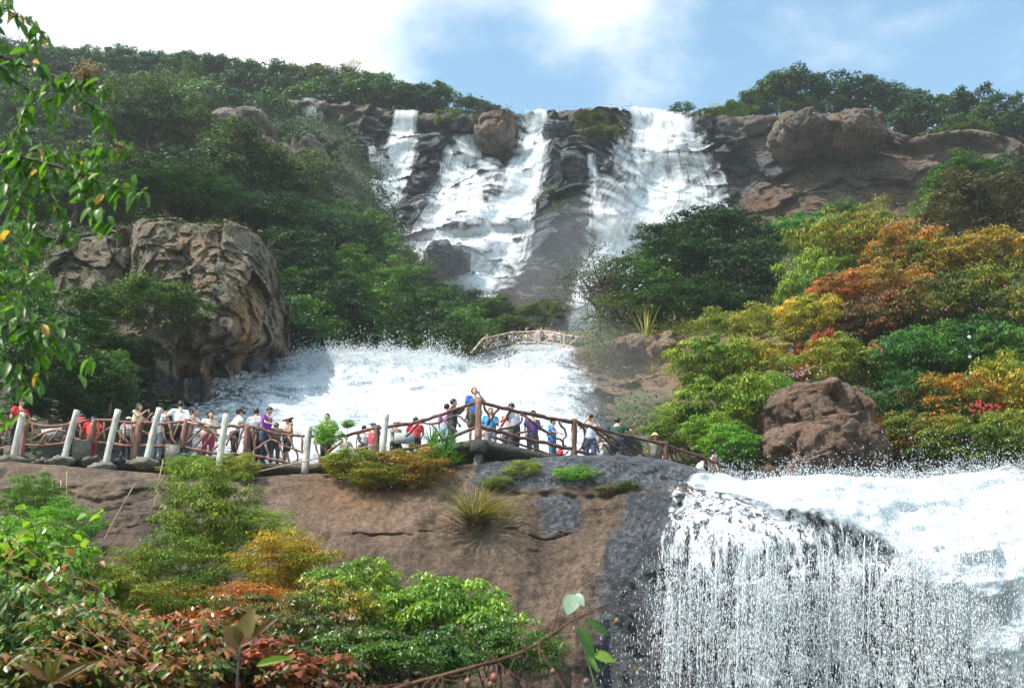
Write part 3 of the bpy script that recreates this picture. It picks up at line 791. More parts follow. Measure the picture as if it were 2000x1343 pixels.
def sheet(patch, name, label, line, mat, lift, veil=True, **k):
    if mat is M_fall and veil:
        k2 = dict(k); k2['base'] = k.get('base', 1) * .42; k2['edge'] = .3; k2['noisy'] = .35
        sheet1(patch, 'waterfall_veil', 'thin outer veil of the ' + ' '.join(label.split()[:9]), [(x, y + 3, w * 1.18) for x, y, w in line], mat, lift + .7, **k2)
    return sheet1(patch, name, label, line, mat, lift, **k)
def sheet1(patch, name, label, line, mat, lift, relief=0.12, base=1.0, mpp=None, holes=(), smooth_rock=0.86, edge=0.6, noisy=0.25, ends=(8, 14), throw=None, rows=None, k_smooth=60):
    """a veil of water lying over the patch along a line of flow"""
    best, ac, al, tot = flow_param(patch.PX, patch.PY, line)
    wob = fbm(patch.P0 * 0.25 + 3, 4)
    dens = base * (1 - 0.42 * np.clip(best, 0, 1.2) ** 2) * sstep(1.15, edge, best + 0.45 * wob)
    dens *= sstep(-ends[0], 2, al) * (1 - sstep(tot - ends[1] * .3, tot + ends[1], al))
    for (x, y, sx, sy, a) in holes:
        dens -= a * gauss(patch.PX, patch.PY, x, y, sx, sy)
    dens += noisy * wob * (dens > 0.02)
    dens = np.clip(dens, 0, 1.3)
    # rides on the rock, softer than the rock itself
    d = ((patch.P - patch.P0) * patch.DIR).sum(-1)
    k = k_smooth
    ds = d.copy()
    for _ in range(k):
        ds[1:-1, 1:-1] = (ds[1:-1, 1:-1] * 2 + ds[:-2, 1:-1] + ds[2:, 1:-1] + ds[1:-1, :-2] + ds[1:-1, 2:]) / 6
    if mat is M_fall: dens = np.clip(dens - (dens > .02) * .25 * np.clip((d - ds) / .9, -1, 1), 0, 1.35)
    dd = ds * smooth_rock + d * (1 - smooth_rock) + lift + relief * (fbm(patch.P0 * 0.9 + 60, 3)) * np.clip(dens, 0, 1)
    P = patch.P0 + patch.DIR * dd[..., None]
    if throw is not None:
        P = P + throw(patch, al, tot)
    keep = dens > 0.01
    idx = np.arange(P.shape[0] * P.shape[1]).reshape(P.shape[:2])
    fk = keep[:-1, :-1] | keep[1:, :-1] | keep[1:, 1:] | keep[:-1, 1:]
    if rows: fk[:rows] = False
    F = np.stack([idx[:-1, :-1], idx[1:, :-1], idx[1:, 1:], idx[:-1, 1:]], -1)[fk]
    used = np.unique(F); rem = np.full(P.shape[0] * P.shape[1], -1); rem[used] = np.arange(len(used))
    s = px_size(500, patch.D.mean())
    w = np.interp(al.ravel(), np.linspace(0, tot, len(line)), [l[2] for l in line])
    uv = np.stack([ac.ravel() * np.mean([l[2] for l in line]) * s, al.ravel() * s], 1)[used]
    me = to_mesh(name, P.reshape(-1, 3)[used], rem[F], attrs={'dens': ('POINT', dens.ravel()[used])}, uv=uv)
    o = link(name, me, mat)
    tag(o, label=label, kind='structure')
    return o, P, dens

# four threads of the great fall
sheet(cliff, 'waterfall', 'narrow white fall at the dark cliff beside the forest', [(794, 224, 22), (791, 262, 26), (784, 300, 34), (766, 335, 42), (748, 372, 48), (732, 410, 54), (718, 450, 50)], M_fall, 0.9, holes=[(745, 300, 16, 18, .3), (705, 420, 20, 20, .3)], base=.95)
sheet(cliff, 'waterfall', 'short white side run joining the narrow fall over a ledge', [(728, 302, 7), (735, 330, 14), (750, 345, 18)], M_fall, 0.8, base=.75)
sheet(cliff, 'waterfall', 'thin runnels over dark rock next to the forest edge', [(678, 330, 10), (680, 360, 20), (690, 400, 34)], M_fall, 0.8, base=.42)
sheet(cliff, 'waterfall', 'white ledge stepping fall below the brown boulder, spreading into a wide fan', [(919, 264, 10), (913, 292, 30), (908, 325, 42), (905, 365, 50), (906, 400, 66), (905, 440, 86), (888, 475, 98), (875, 505, 90), (860, 530, 56)], M_fall, 0.9, holes=[(930, 330, 30, 16, .5), (960, 400, 24, 16, .9), (985, 410, 14, 14, .4), (900, 490, 30, 16, .2), (850, 500, 30, 20, .1)], base=.92)
sheet(cliff, 'waterfall', 'tall bright fall pouring from the notch in the rim and bending down the middle', [(1078, 236, 44), (1062, 262, 44), (1050, 290, 42), (1044, 318, 42), (1028, 350, 42), (1018, 385, 40), (1004, 420, 46), (992, 455, 52), (978, 490, 60), (956, 520, 66), (930, 548, 60), (908, 575, 56), (895, 600, 46)], M_fall, 1.1, holes=[(955, 545, 20, 14, .3)], base=1.08)
sheet(cliff, 'waterfall', 'thin ledge water between the two middle falls', [(980, 330, 30), (960, 352, 42), (950, 372, 44), (960, 440, 40), (960, 500, 30)], M_fall, 0.8, base=.42)
sheet(cliff, 'waterfall', 'small rivulets over the rim rocks left of the notch', [(1015, 246, 12), (1025, 262, 16), (1040, 280, 20)], M_fall, 0.8, base=.6)
sheet(cliff, 'waterfall', 'thin trickles beside the brown rim knoll', [(1235, 236, 8), (1222, 262, 9), (1212, 300, 8)], M_fall, 0.7, base=.55)
sheet(cliff, 'waterfall', 'faint thread of water down the dark buttress', [(1158, 320, 6), (1160, 370, 7), (1166, 430, 9), (1170, 480, 10)], M_fall, 0.8, base=.42)
sheet(cliff, 'waterfall', 'thin white fall showing through the forest at the ridge foot', [(612, 212, 22), (616, 232, 18)], M_fall, 0.7, base=.75)
def th(patch, al, tot):
    k = np.interp(al, [0, 30, 90, 150, 230, tot], [0, 0.3, 2.2, 2.6, 1.0, 0.3])
    return np.stack([0 * k, -k, 0 * k], -1)
sheet(cliff, 'waterfall', 'broad curtain fall dropping free from the rim, widest of the high falls', [(1298, 226, 64), (1292, 262, 78), (1286, 300, 86), (1284, 340, 92), (1288, 370, 106), (1288, 405, 120), (1266, 440, 116), (1246, 480, 98), (1225, 520, 86), (1205, 560, 76), (1180, 600, 66)], M_fall, 1.0,
      holes=[(1310, 330, 26, 46, .28), (1250, 340, 18, 36, .15), (1340, 350, 20, 60, .25), (1330, 420, 24, 20, .25), (1236, 470, 26, 16, .35), (1222, 270, 12, 50, .5)], throw=th, base=.95, smooth_rock=.9)
sheet(cliff, 'waterfall', 'hazy last drop of the great fall behind the dark tree', [(1170, 560, 40), (1150, 610, 38), (1135, 660, 34)], M_fall, 1.6, base=.95)

# middle cascade
_, casc, cascd = sheet(midrock, 'cascade', 'wide white cascade foaming down the middle step behind the walkway', [(820, 690, 305), (808, 740, 335), (798, 800, 375), (792, 860, 405), (790, 900, 410)], M_foam, 0.35, relief=0.35, smooth_rock=.6, k_smooth=8,
      holes=[(430, 740, 110, 60, 1.0), (520, 716, 46, 22, .5), (705, 822, 50, 22, .32), (560, 775, 40, 14, .22), (800, 745, 80, 10, .22), (900, 730, 40, 14, .2), (660, 745, 40, 8, .2), (1150, 700, 40, 50, .7), (1190, 800, 40, 60, .7)], base=1.08, noisy=.6, edge=.88, ends=(10, 40))
sheet(midrock, 'cascade', 'thin water running down dark rock beside the outcrop', [(495, 722, 60), (455, 760, 80), (420, 800, 80), (400, 850, 90)], M_strand, 0.3, base=.42, noisy=.5)

# lowest fall: a thin curtain over the dome, a torrent beside it
def lip(patch, al, tot):
    k = sstep(1080, 1180, patch.PY) * 0.5
    return np.stack([0 * k, -k, 0 * k], -1)
def domes(PX, PY):
    return 0
sheet(slab, 'waterfall', 'strands of clear water dropping over the dark dome of the lowest fall', [(1490, 925, 150), (1480, 980, 170), (1470, 1050, 190), (1475, 1120, 195), (1490, 1200, 200), (1500, 1300, 205), (1500, 1400, 210), (1500, 1500, 210)], M_strand, 0.16, relief=0.10, smooth_rock=.7, k_smooth=14,
      holes=[(1400, 1230, 130, 150, .36), (1290, 1000, 40, 60, .3), (1640, 1060, 40, 30, .3), (1560, 1200, 60, 80, .12)], base=.60, noisy=.4, throw=lip, ends=(14, 60), edge=.82, rows=60)
sheet(slab, 'waterfall', 'spray laced curtain over the second dome of the lowest fall', [(1780, 1040, 150), (1770, 1100, 180), (1770, 1180, 190), (1780, 1300, 200), (1790, 1420, 200), (1790, 1520, 200)], M_strand, 0.22, relief=0.1, smooth_rock=.7, k_smooth=14,
      holes=[(1780, 1260, 130, 140, .42), (1700, 1160, 60, 60, .12)], base=.56, noisy=.4, throw=lip, ends=(16, 60), edge=.8, rows=60)
def torr(patch, al, tot):
    k = 0.7 * sstep(1380, 1700, patch.PX) + 0.6 * sstep(1850, 1990, patch.PX)
    return np.stack([0 * k, -k * 0.9, k * 0.35], -1)
_, torP, torD = sheet(slab, 'torrent', 'thick white torrent bursting over the lip of the lowest fall', [(1360, 945, 14), (1430, 950, 26), (1520, 975, 48), (1620, 985, 66), (1740, 1010, 95), (1850, 1060, 140), (1970, 1150, 190), (2070, 1280, 190), (2110, 1400, 180), (2130, 1560, 180)], M_foam, 0.3, relief=0.7, smooth_rock=.6, k_smooth=8,
      holes=[(1560, 1030, 50, 20, .3)], base=1.15, noisy=.3, throw=torr, ends=(20, 100), edge=.65, rows=40)

sheet(slab, 'torrent', 'dense white water plunging at the edge of the view beside the second dome', [(2030, 1040, 70), (2035, 1130, 110), (2050, 1230, 125), (2065, 1330, 120), (2080, 1500, 120)], M_foam, .55, relief=.4, smooth_rock=.7, k_smooth=10, base=1.3, noisy=.3, throw=torr, ends=(20, 200), edge=.6, rows=40)
# ---- drops in the air: small elongated bits of water, by the tens of thousands
def drops(name, label, P, V, size, seed, long=1.0):
    rs = np.random.RandomState(seed)
    n = len(P)
    V = V / (np.linalg.norm(V, axis=1)[:, None] + 1e-9)
    r = rs.normal(size=(n, 3)); a = np.cross(V, r); a /= np.linalg.norm(a, axis=1)[:, None] + 1e-9
    b = np.cross(V, a)
    ln = size * rs.uniform(0.8, 2.2, n) * np.where(rs.rand(n) < .6, long, 1); w = size * rs.uniform(.45, .8, n)
    v = np.stack([P + V * ln[:, None], P + a * w[:, None], P - a * w[:, None] * .5 + b * w[:, None] * .87, P - a * w[:, None] * .5 - b * w[:, None] * .87, P - V * ln[:, None] * .8], 1).reshape(-1, 3)
    o = np.arange(n)[:, None, None] * 5
    F = (np.array([(0, 1, 2), (0, 2, 3), (0, 3, 1), (4, 2, 1), (4, 3, 2), (4, 1, 3)])[None] + o).reshape(-1, 3)
    me = to_mesh(name, v, F)
    ob = link(name, me, M_drop)
    tag(ob, label=label, kind='stuff')
rs = np.random.RandomState(3)
def pick_on(P, dens, PX, PY, n, seed, wt_=None):
    rs_ = np.random.RandomState(seed)
    w = dens.clip(0) if wt_ is None else wt_
    w = w.ravel() / w.sum()
    i = rs_.choice(len(w), n, p=w)
    s = max(np.abs(np.diff(P.reshape(dens.shape + (3,))[:, :, 0], axis=1)).mean(), .05)
    return P.reshape(-1, 3)[i] + rs_.normal(size=(n, 3)) * s, PX.ravel()[i], PY.ravel()[i]
# spray jumping off the crest of the middle cascade
cols_ = np.arange(midrock.PX.shape[1])
def crest(patch, P, dens, x0, x1, y0, y1, n, jump, seed, size, name, label, toward=0.4):
    m = (patch.PX > x0) & (patch.PX < x1) & (patch.PY > y0) & (patch.PY < y1)
    p, px, py = pick_on(P, dens, patch.PX, patch.PY, n, seed, np.where(m, dens.clip(0) ** 1.5, 0) + 1e-12)
    rs_ = np.random.RandomState(seed + 1)
    clump = fbm(np.stack([px * .035, py * 0 + seed, px * 0], -1), 4) * 1.6 + .6
    h = rs_.exponential(1.0, n) * jump * np.clip(clump, 0.08, 2.2)
    p[:, 2] += h
    ang = rs_.uniform(0, 6.28, n)
    p[:, 0] += h * .35 * np.cos(ang) * rs_.rand(n); p[:, 1] -= h * toward * rs_.rand(n)
    V = np.stack([rs_.normal(size=n) * .5, rs_.normal(size=n) * .3 - .3, rs_.normal(size=n) * .8 + .3], 1)
    drops(name, label, p, V, size * rs_.uniform(.5, 1.3, n) ** 1.6, seed)
crest(midrock, casc, cascd, 560, 1130, 690, 722, 24000, 0.30, 11, 0.024, 'spray', 'droplets leaping from the crest of the middle cascade')
crest(midrock, casc, cascd, 420, 1200, 715, 880, 16000, 0.2, 12, 0.028, 'spray', 'droplets flying over the face of the middle cascade')
crest(slab, torP, torD, 1350, 2050, 930, 1010, 16000, 0.2, 13, 0.014, 'spray', 'droplets thrown up along the lip of the lowest fall')
crest(slab, torP, torD, 1700, 2100, 950, 1100, 14000, 0.36, 14, 0.014, 'spray', 'high splash over the torrent near the edge of the view')
# falling drops of the lowest fall, hung in threads
def fall_drops(n, seed):
    rs_ = np.random.RandomState(seed)
    nth = 300
    tx = rs_.uniform(1285, 2010, nth)
    t0 = rs_.uniform(1010, 1130, nth); tl = rs_.uniform(150, 420, nth)
    i = rs_.randint(0, nth, n)
    py = t0[i] + tl[i] * rs_.rand(n) ** 0.8
    px = tx[i] + rs_.normal(size=n) * (1.2 + (py - 1000) * 0.02) * rs_.choice([.8, 9], n, p=[.6, .4]) + (py - 1100) * (tx[i] - 1640) * 0.00012
    Yb = np.interp(px, [1280, 1450, 1550, 1640, 1760, 1850, 1990], [31.0, 29.7, 29.5, 30.0, 29.4, 29.1, 29.0]) - .25 - np.abs(rs_.normal(size=n)) * .35 - np.clip((py - 1100) / 300, 0, 1) * .25
    P = WA(px, py, Yb)
    V = np.stack([rs_.normal(size=n) * .12, rs_.normal(size=n) * .1, -np.ones(n)], 1)
    drops('falling_drops', 'threads of falling drops in front of the dark rock of the lowest fall', P, V, 0.0088 * rs_.uniform(.5, 1.7, n) ** 1.3, seed, 3.2)
fall_drops(52000, 21)
def strands(n, seed):
    rs_ = np.random.RandomState(seed); parts = []
    for i in range(n):
        x = rs_.uniform(1292, 1960); y0 = rs_.uniform(1040, 1180); y1 = y0 + rs_.uniform(120, 330)
        ys = np.arange(y0, y1, 9.0); m = len(ys)
        xs = x + np.cumsum(rs_.normal(size=m)) * .9 + (ys - y0) * (x - 1640) * .0001
        Y_ = np.interp(x, [1280, 1450, 1550, 1640, 1760, 1850, 1990], [31.0, 29.7, 29.5, 30.0, 29.4, 29.1, 29.0]) - .3 - rs_.rand() * .3
        P = WA(xs, ys, Y_)
        r = rs_.uniform(.007, .018) * np.clip(rs_.uniform(.3, 1.5, m), .2, 1.4) * np.linspace(1.1, .5, m)
        parts.append(tube(P, r, 4, caps=False))
    v, f = join_arrays(parts)
    tag(link('water_strands', to_mesh('water_strands', v, f), M_drop), label='thin ropes of water hanging in front of the dark rock of the lowest fall', kind='stuff')
strands(130, 5)

# ================================================================== PLANTS
def leaf_mat(name, gloss=0.3, rough=0.5, trans=0.3):
    """colour comes from the plant's own two leaf colours (custom properties leaf_a, leaf_b), mixed leaf by leaf"""
    t = NT(name)
    rnd = t.n('ShaderNodeAttribute', attribute_name='rnd').outputs['Fac']
    cl = t.n('ShaderNodeAttribute', attribute_name='clump').outputs['Fac']
    a = t.n('ShaderNodeAttribute', attribute_name='leaf_a', attribute_type='OBJECT').outputs['Color']
    b = t.n('ShaderNodeAttribute', attribute_name='leaf_b', attribute_type='OBJECT').outputs['Color']
    f = t.rng(t.math('ADD', t.math('MULTIPLY', rnd, 0.55), t.math('MULTIPLY', cl, 0.7)), 0.46, 0.95)
    c = t.mix(f, a, b)
    v = t.rng(t.math('FRACT', t.math('MULTIPLY', rnd, 37.7)), 0, 1, 0.62, 1.45)
    c = t.mix(1.0, c, t.n('ShaderNodeCombineColor', {0: v, 1: v, 2: v}).outputs[0], 'MULTIPLY')
    p = t.n('ShaderNodeBsdfPrincipled', {'Base Color': c, 'Roughness': rough})
    p.inputs['Specular IOR Level'].default_value = gloss
    tc = t.mix(1.0, c, C(1.25, 1.5, 0.5), 'MULTIPLY')
    tl = t.n('ShaderNodeBsdfTranslucent', {'Color': tc})
    return t.surf(t.n('ShaderNodeMixShader', {0: trans, 1: p.outputs[0], 2: tl.outputs[0]}).outputs[0])
M_leaf = leaf_mat('leaf', 0.35, 0.5, 0.28)
M_glossy = leaf_mat('glossy_leaf', 0.6, 0.36, 0.22)
def bark_mat(name, a, b):
    t = NT(name)
    n = t.noise(t.pos((4, 4, 1.2)), 2.0, 6, 0.65)
    bump = t.n('ShaderNodeBump', {'Strength': 0.6, 'Distance': 0.05, 'Height': n})
    return t.surf(t.n('ShaderNodeBsdfPrincipled', {'Base Color': t.mix(t.rng(n, .4, .62), C(*a), C(*b)), 'Roughness': .85, 'Normal': bump.outputs[0]}).outputs[0])
M_bark = bark_mat('bark', (0.05, 0.038, 0.028), (0.12, 0.095, 0.07))
M_stick = bark_mat('dead_cane', (0.34, 0.24, 0.14), (0.52, 0.40, 0.26))

def leaves(C0, Nn, size, rs, aspect=0.5, droop=0.0, fold=0.22, long_dir=None):
    """folded leaf: 4 points, 2 triangles each"""
    n = len(C0)
    Nn = Nn / (np.linalg.norm(Nn, axis=1)[:, None] + 1e-9)
    r = rs.normal(size=(n, 3)) if long_dir is None else long_dir + rs.normal(size=(n, 3)) * .35
    r[:, 2] -= droop
    T = r - (r * Nn).sum(1)[:, None] * Nn
    T /= np.linalg.norm(T, axis=1)[:, None] + 1e-9
    B = np.cross(Nn, T)
    L_ = (size * rs.uniform(.6, 1.35, n))[:, None]
    w = L_ * aspect
    v = np.stack([C0 - T * L_ * .5, C0 + B * w * .5 - Nn * w * fold - T * L_ * .05, C0 + T * L_ * .5 - Nn * L_ * .08, C0 - B * w * .5 - Nn * w * fold - T * L_ * .05], 1).reshape(-1, 3)
    o = np.arange(n)[:, None, None] * 4
    F = (np.array([(0, 1, 2), (0, 2, 3)])[None] + o).reshape(-1, 3)
    return v, F
def crown_mesh(name, seed, nclump, nleaf, leaf, shape=(1, 1, .8), aspect=.5, rc=(.20, .36), low=-.35, sparse=1.0, feather=0.0, mat=None, droop=.25):
    """leaf clumps filling a crown of about unit radius, its centre at the origin"""
    rs = np.random.RandomState(seed)
    d = rs.normal(size=(nclump, 3)); d /= np.linalg.norm(d, axis=1)[:, None]
    d[:, 2] = np.where(d[:, 2] < low, -d[:, 2] * rs.rand(nclump), d[:, 2])
    d /= np.linalg.norm(d, axis=1)[:, None]
    q = (0.35 + 0.6 * rs.rand(nclump) ** .6) * np.where(d[:, 2] < -.2, .8, 1) * (1 + 0.55 * fbm(d * 1.5 + seed, 3))
    cc_ = d * q[:, None] * np.array(shape)
    rad = rs.uniform(rc[0], rc[1], nclump)
    sc_ = np.array([1, 1, .62])
    n = nclump * nleaf
    k = np.repeat(np.arange(nclump), nleaf)
    e = rs.normal(size=(n, 3)); e[:, 2] = np.where(rs.rand(n) < .78, np.abs(e[:, 2]), e[:, 2]); e /= np.linalg.norm(e, axis=1)[:, None]
    rr = rs.uniform(.35, 1.12, n) ** .6
    lump = 1 + .35 * fbm(e * 2.4 + k[:, None] * 3.3, 2)
    P = cc_[k] + e * (rad[k] * rr * lump)[:, None] * sc_ * sparse
    ld = None
    if feather:
        ld = e * np.array([1, 1, .2]); ld[:, 2] -= .5
    Nn = e * .9 + rs.normal(size=(n, 3)) * .42 + np.array([0, 0, .5])
    v, F = leaves(P, Nn, leaf, rs, aspect, droop, long_dir=ld)
    rnd = np.repeat(rs.rand(n), 2)
    cl = np.repeat(np.clip(.5 + .9 * fbm(cc_[k] * 1.3 + seed * 3.1, 3) + rs.normal(size=nclump)[k] * .12, 0, 1), 2)
    me = to_mesh(name, v, F, smooth=False, attrs={'rnd': ('FACE', rnd), 'clump': ('FACE', cl)})
    me.materials.append(mat or M_leaf)
    return me, cc_, rad
def trunk_mesh(name, cc_, seed, h, r=.05, nlimb=14, shape=1):
    """tapered trunk from z=-h (foot) up into the crown, limbs to the clumps"""
    rs = np.random.RandomState(seed)
    parts = []
    base = np.array([rs.normal() * .06, rs.normal() * .06, -h])
    topp = np.array([rs.normal() * .08, rs.normal() * .08, .35])
    mid = (base + topp) / 2 + rs.normal(size=3) * [.08, .08, 0]
    path = smooth_path([base, mid, topp], 5)
    parts.append(tube(path, np.linspace(r * 1.25, r * .25, len(path)), 7))
    for i in rs.permutation(len(cc_))[:nlimb]:
        t_ = rs.uniform(.35, .9)
        s0 = path[int(t_ * (len(path) - 1))]
        m = (s0 + cc_[i]) / 2 + np.array([0, 0, -.06]) + rs.normal(size=3) * .05
        pp = smooth_path([s0, m, cc_[i]], 4)
        parts.append(tube(pp, np.linspace(r * .5, r * .08, len(pp)), 5))
        for _ in range(2):
            j = rs.randint(3, len(pp)); e = pp[j] + rs.normal(size=3) * .16 + [0, 0, .06]
            parts.append(tube(np.array([pp[j], (pp[j] + e) / 2 + rs.normal(size=3) * .02, e]), [r * .16, r * .1, r * .04], 4))
    v, f = join_arrays(parts)
    me = to_mesh(name, v, f); me.materials.append(M_bark)
    return me

PROTO = {}
def make_protos():
    for i in range(5):    # small crowns for the far forest
        me, cc_, rad = crown_mesh('crown', 100 + i, 46, 70, .105, (1, 1, .78), .6, (.2, .34))
        PROTO['far', i] = (me, trunk_mesh('trunk', cc_, 100 + i, 1.25, .05, 8))
    for i in range(5):    # dense broadleaf evergreens in the middle distance
        me, cc_, rad = crown_mesh('crown', 200 + i, 115, 115, .062, (1, 1, .85), .5, (.13, .27), low=-.75)
        PROTO['mid', i] = (me, trunk_mesh('trunk', cc_, 200 + i, 1.35, .05, 16))
    for i in range(3):    # small bright leaved shrubs and acers
        me, cc_, rad = crown_mesh('crown', 300 + i, 110, 125, .07, (1, 1, .8), .36, (.12, .28), low=-.8, feather=1, droop=.5)
        PROTO['shrub', i] = (me, trunk_mesh('stem', cc_, 300 + i, 1.0, .035, 16))
    for i in range(2):    # airy, lets the sky and rock through
        me, cc_, rad = crown_mesh('crown', 400 + i, 60, 36, .055, (1, 1, .85), .5, (.12, .22), sparse=1.5)
        PROTO['thin', i] = (me, trunk_mesh('trunk', cc_, 400 + i, 1.3, .045, 34))
    for i in range(3):    # bamboo like shrub with narrow leaves
        me, cc_, rad = crown_mesh('crown', 500 + i, 110, 150, .085, (1, 1, 1.1), .24, (.13, .30), feather=1, droop=.3, sparse=1.15, low=-1.1)
        PROTO['bamboo', i] = (me, trunk_mesh('stem', cc_, 500 + i, 1.2, .016, 22))
    for i in range(2):    # finely leaved glossy mounds
        me, cc_, rad = crown_mesh('crown', 600 + i, 120, 130, .06, (1, 1, .62), .42, (.12, .22), feather=1, mat=M_glossy, droop=.5)
        PROTO['mound', i] = (me, trunk_mesh('stem', cc_, 600 + i, .8, .03, 16))
make_protos()
for i in range(3):    # broad leaved low growth, near
    me, cc_, rad = crown_mesh('crown', 700 + i, 70, 60, .13, (1, 1, .7), .55, (.16, .30), feather=1, mat=M_glossy, droop=.5)
    PROTO['broad', i] = (me, trunk_mesh('stem', cc_, 700 + i, .8, .02, 16))
NP = {'broad': 3, 'far': 5, 'mid': 5, 'shrub': 3, 'thin': 2, 'bamboo': 3, 'mound': 2}
prs = random.Random(5)
def plant(kind, name, label, cat, loc, rx, rz=None, a=(.05, .09, .02), b=(.08, .13, .03), group=None, foot=None, seed=None, trunk=True, crownmat=None, ry=None):
    """a tree or shrub whose crown centre is at loc, rx its half width, rz its half height"""
    i = (seed if seed is not None else prs.randrange(1000)) % NP[kind]
    cm, tm = PROTO[kind, i]
    rz = (rz or rx * .8) * 1.12; rx *= 1.18
    a = (a[0] * 1.85, a[1] * 1.8, a[2] * 1.1); b = (min(b[0] * 1.7, .62), b[1] * 1.65, b[2] * 1.05)
    vert = rz / {'far': .8, 'mid': .82, 'shrub': .75, 'thin': .85, 'bamboo': 1.1, 'mound': .65, 'broad': .72}[kind]
    footz = foot if foot is not None else loc[2] - vert * 1.2
    root = empty(name, (loc[0], loc[1], footz), prs.uniform(0, 6.28))
    tag(root, label, cat, group)
    c = link('crown', cm, None, root, (0, 0, loc[2] - footz), None, (rx, ry or rx, vert))
    c['leaf_a'] = list(a); c['leaf_b'] = list(b)
    if trunk:
        part = 'stem' if kind in ('shrub', 'bamboo', 'mound', 'broad') else 'trunk'
        h = {'far': 1.25, 'mid': 1.35, 'shrub': 1.0, 'thin': 1.3, 'bamboo': 1.2, 'mound': .8, 'broad': .8}[kind]
        zs = max((loc[2] - footz) / h, .3)
        if zs > 1.25 * vert:                       # a low foot: only the stem below the crown is lengthened
            tm = tm.copy(); n = len(tm.vertices); c_ = np.empty(n * 3, np.float32); tm.vertices.foreach_get('co', c_); c_ = c_.reshape(-1, 3)
            c_[:, 2] = np.where(c_[:, 2] < 0, c_[:, 2] * zs / vert, c_[:, 2]); tm.vertices.foreach_set('co', c_.ravel()); tm.update(); zs = vert
        link(part, tm, None, root, (0, 0, loc[2] - footz), None, (rx, rx, zs))
    return root
def pplant(kind, name, label, cat, px, py, Y, wpx, hpx=None, **k):
    """crown centre at that pixel and distance, half sizes in pixels"""
    s = px_size(py, Y)
    return plant(kind, name, label, cat, tuple(W(px, py, Y)), wpx * s, (hpx * s) if hpx else None, **k)
def jit(c, r=.2):
    k = prs.uniform(1 - r, 1 + r)
    return tuple(x * k * prs.uniform(.92, 1.08) for x in c)
DARK = ((.007, .022, .008), (.022, .055, .014)); MIDG = ((.016, .044, .010), (.055, .110, .020)); BRIGHT = ((.035, .085, .015), (.08, .14, .024))
BLUEG = ((.009, .027, .018), (.024, .056, .026)); OLIVE = ((.035, .05, .014), (.08, .095, .028)); GREY = ((.016, .030, .015), (.060, .085, .045))

# ---- forest on the ridge and the slope: individual trees on the terrain
RIDGE_W = {id(DARK): 'dark green round crowned', id(MIDG): 'mid green round crowned', id(BLUEG): 'bluish green round crowned', id(OLIVE): 'olive green round crowned', id(GREY): 'grey green speckled', id(BRIGHT): 'bright green sunlit'}
def where(zone, x, y):
    if zone == 'ridge':
        return 'on the ridge line ' + ('above the near leafy branch' if x < 230 else 'before the pale rounded rock' if x < 400 else 'above the pale rounded rock' if x < 540 else 'beside the bare pale tree' if x < 700 else 'above the narrow fall' if x < 840 else 'running down to the notch of the falls')
    if zone == 'rim':
        return 'on the rim ' + ('beside the broad fall' if x < 1440 else 'behind the first rim boulder' if x < 1600 else 'behind the streaked rim boulder' if x < 1735 else 'just past the rim boulders' if x < 1840 else 'over the end of the red brown wall')
    if zone == 'upper':
        return 'high on the slope ' + ('behind the near leafy branch' if x < 250 else 'beside the pale rounded rock' if x < 560 else 'next to the dark cliff')
    return 'low on the slope ' + ('behind the outcrop' if x < 480 else 'between outcrop and narrow fall' if y < 480 and x < 640 else 'at the edge of the narrow fall' if y < 480 else 'over the cascade crest' if x < 650 else 'toward the foot of the middle falls')
def tlab(c, r, zone, x, y, lim_):
    sz = 'broad' if r > lim_ else 'small'
    return (sz + ' ' + SHORT_W[id(c)] + ' tree ' + where(zone, x, y), sz + ' ' + SHORT_W[id(c)] + ' trees ' + where(zone, x, y))
SHORT_W = {id(DARK): 'dark green', id(MIDG): 'mid green', id(BLUEG): 'bluish green', id(OLIVE): 'olive green', id(GREY): 'grey green', id(BRIGHT): 'bright green'}
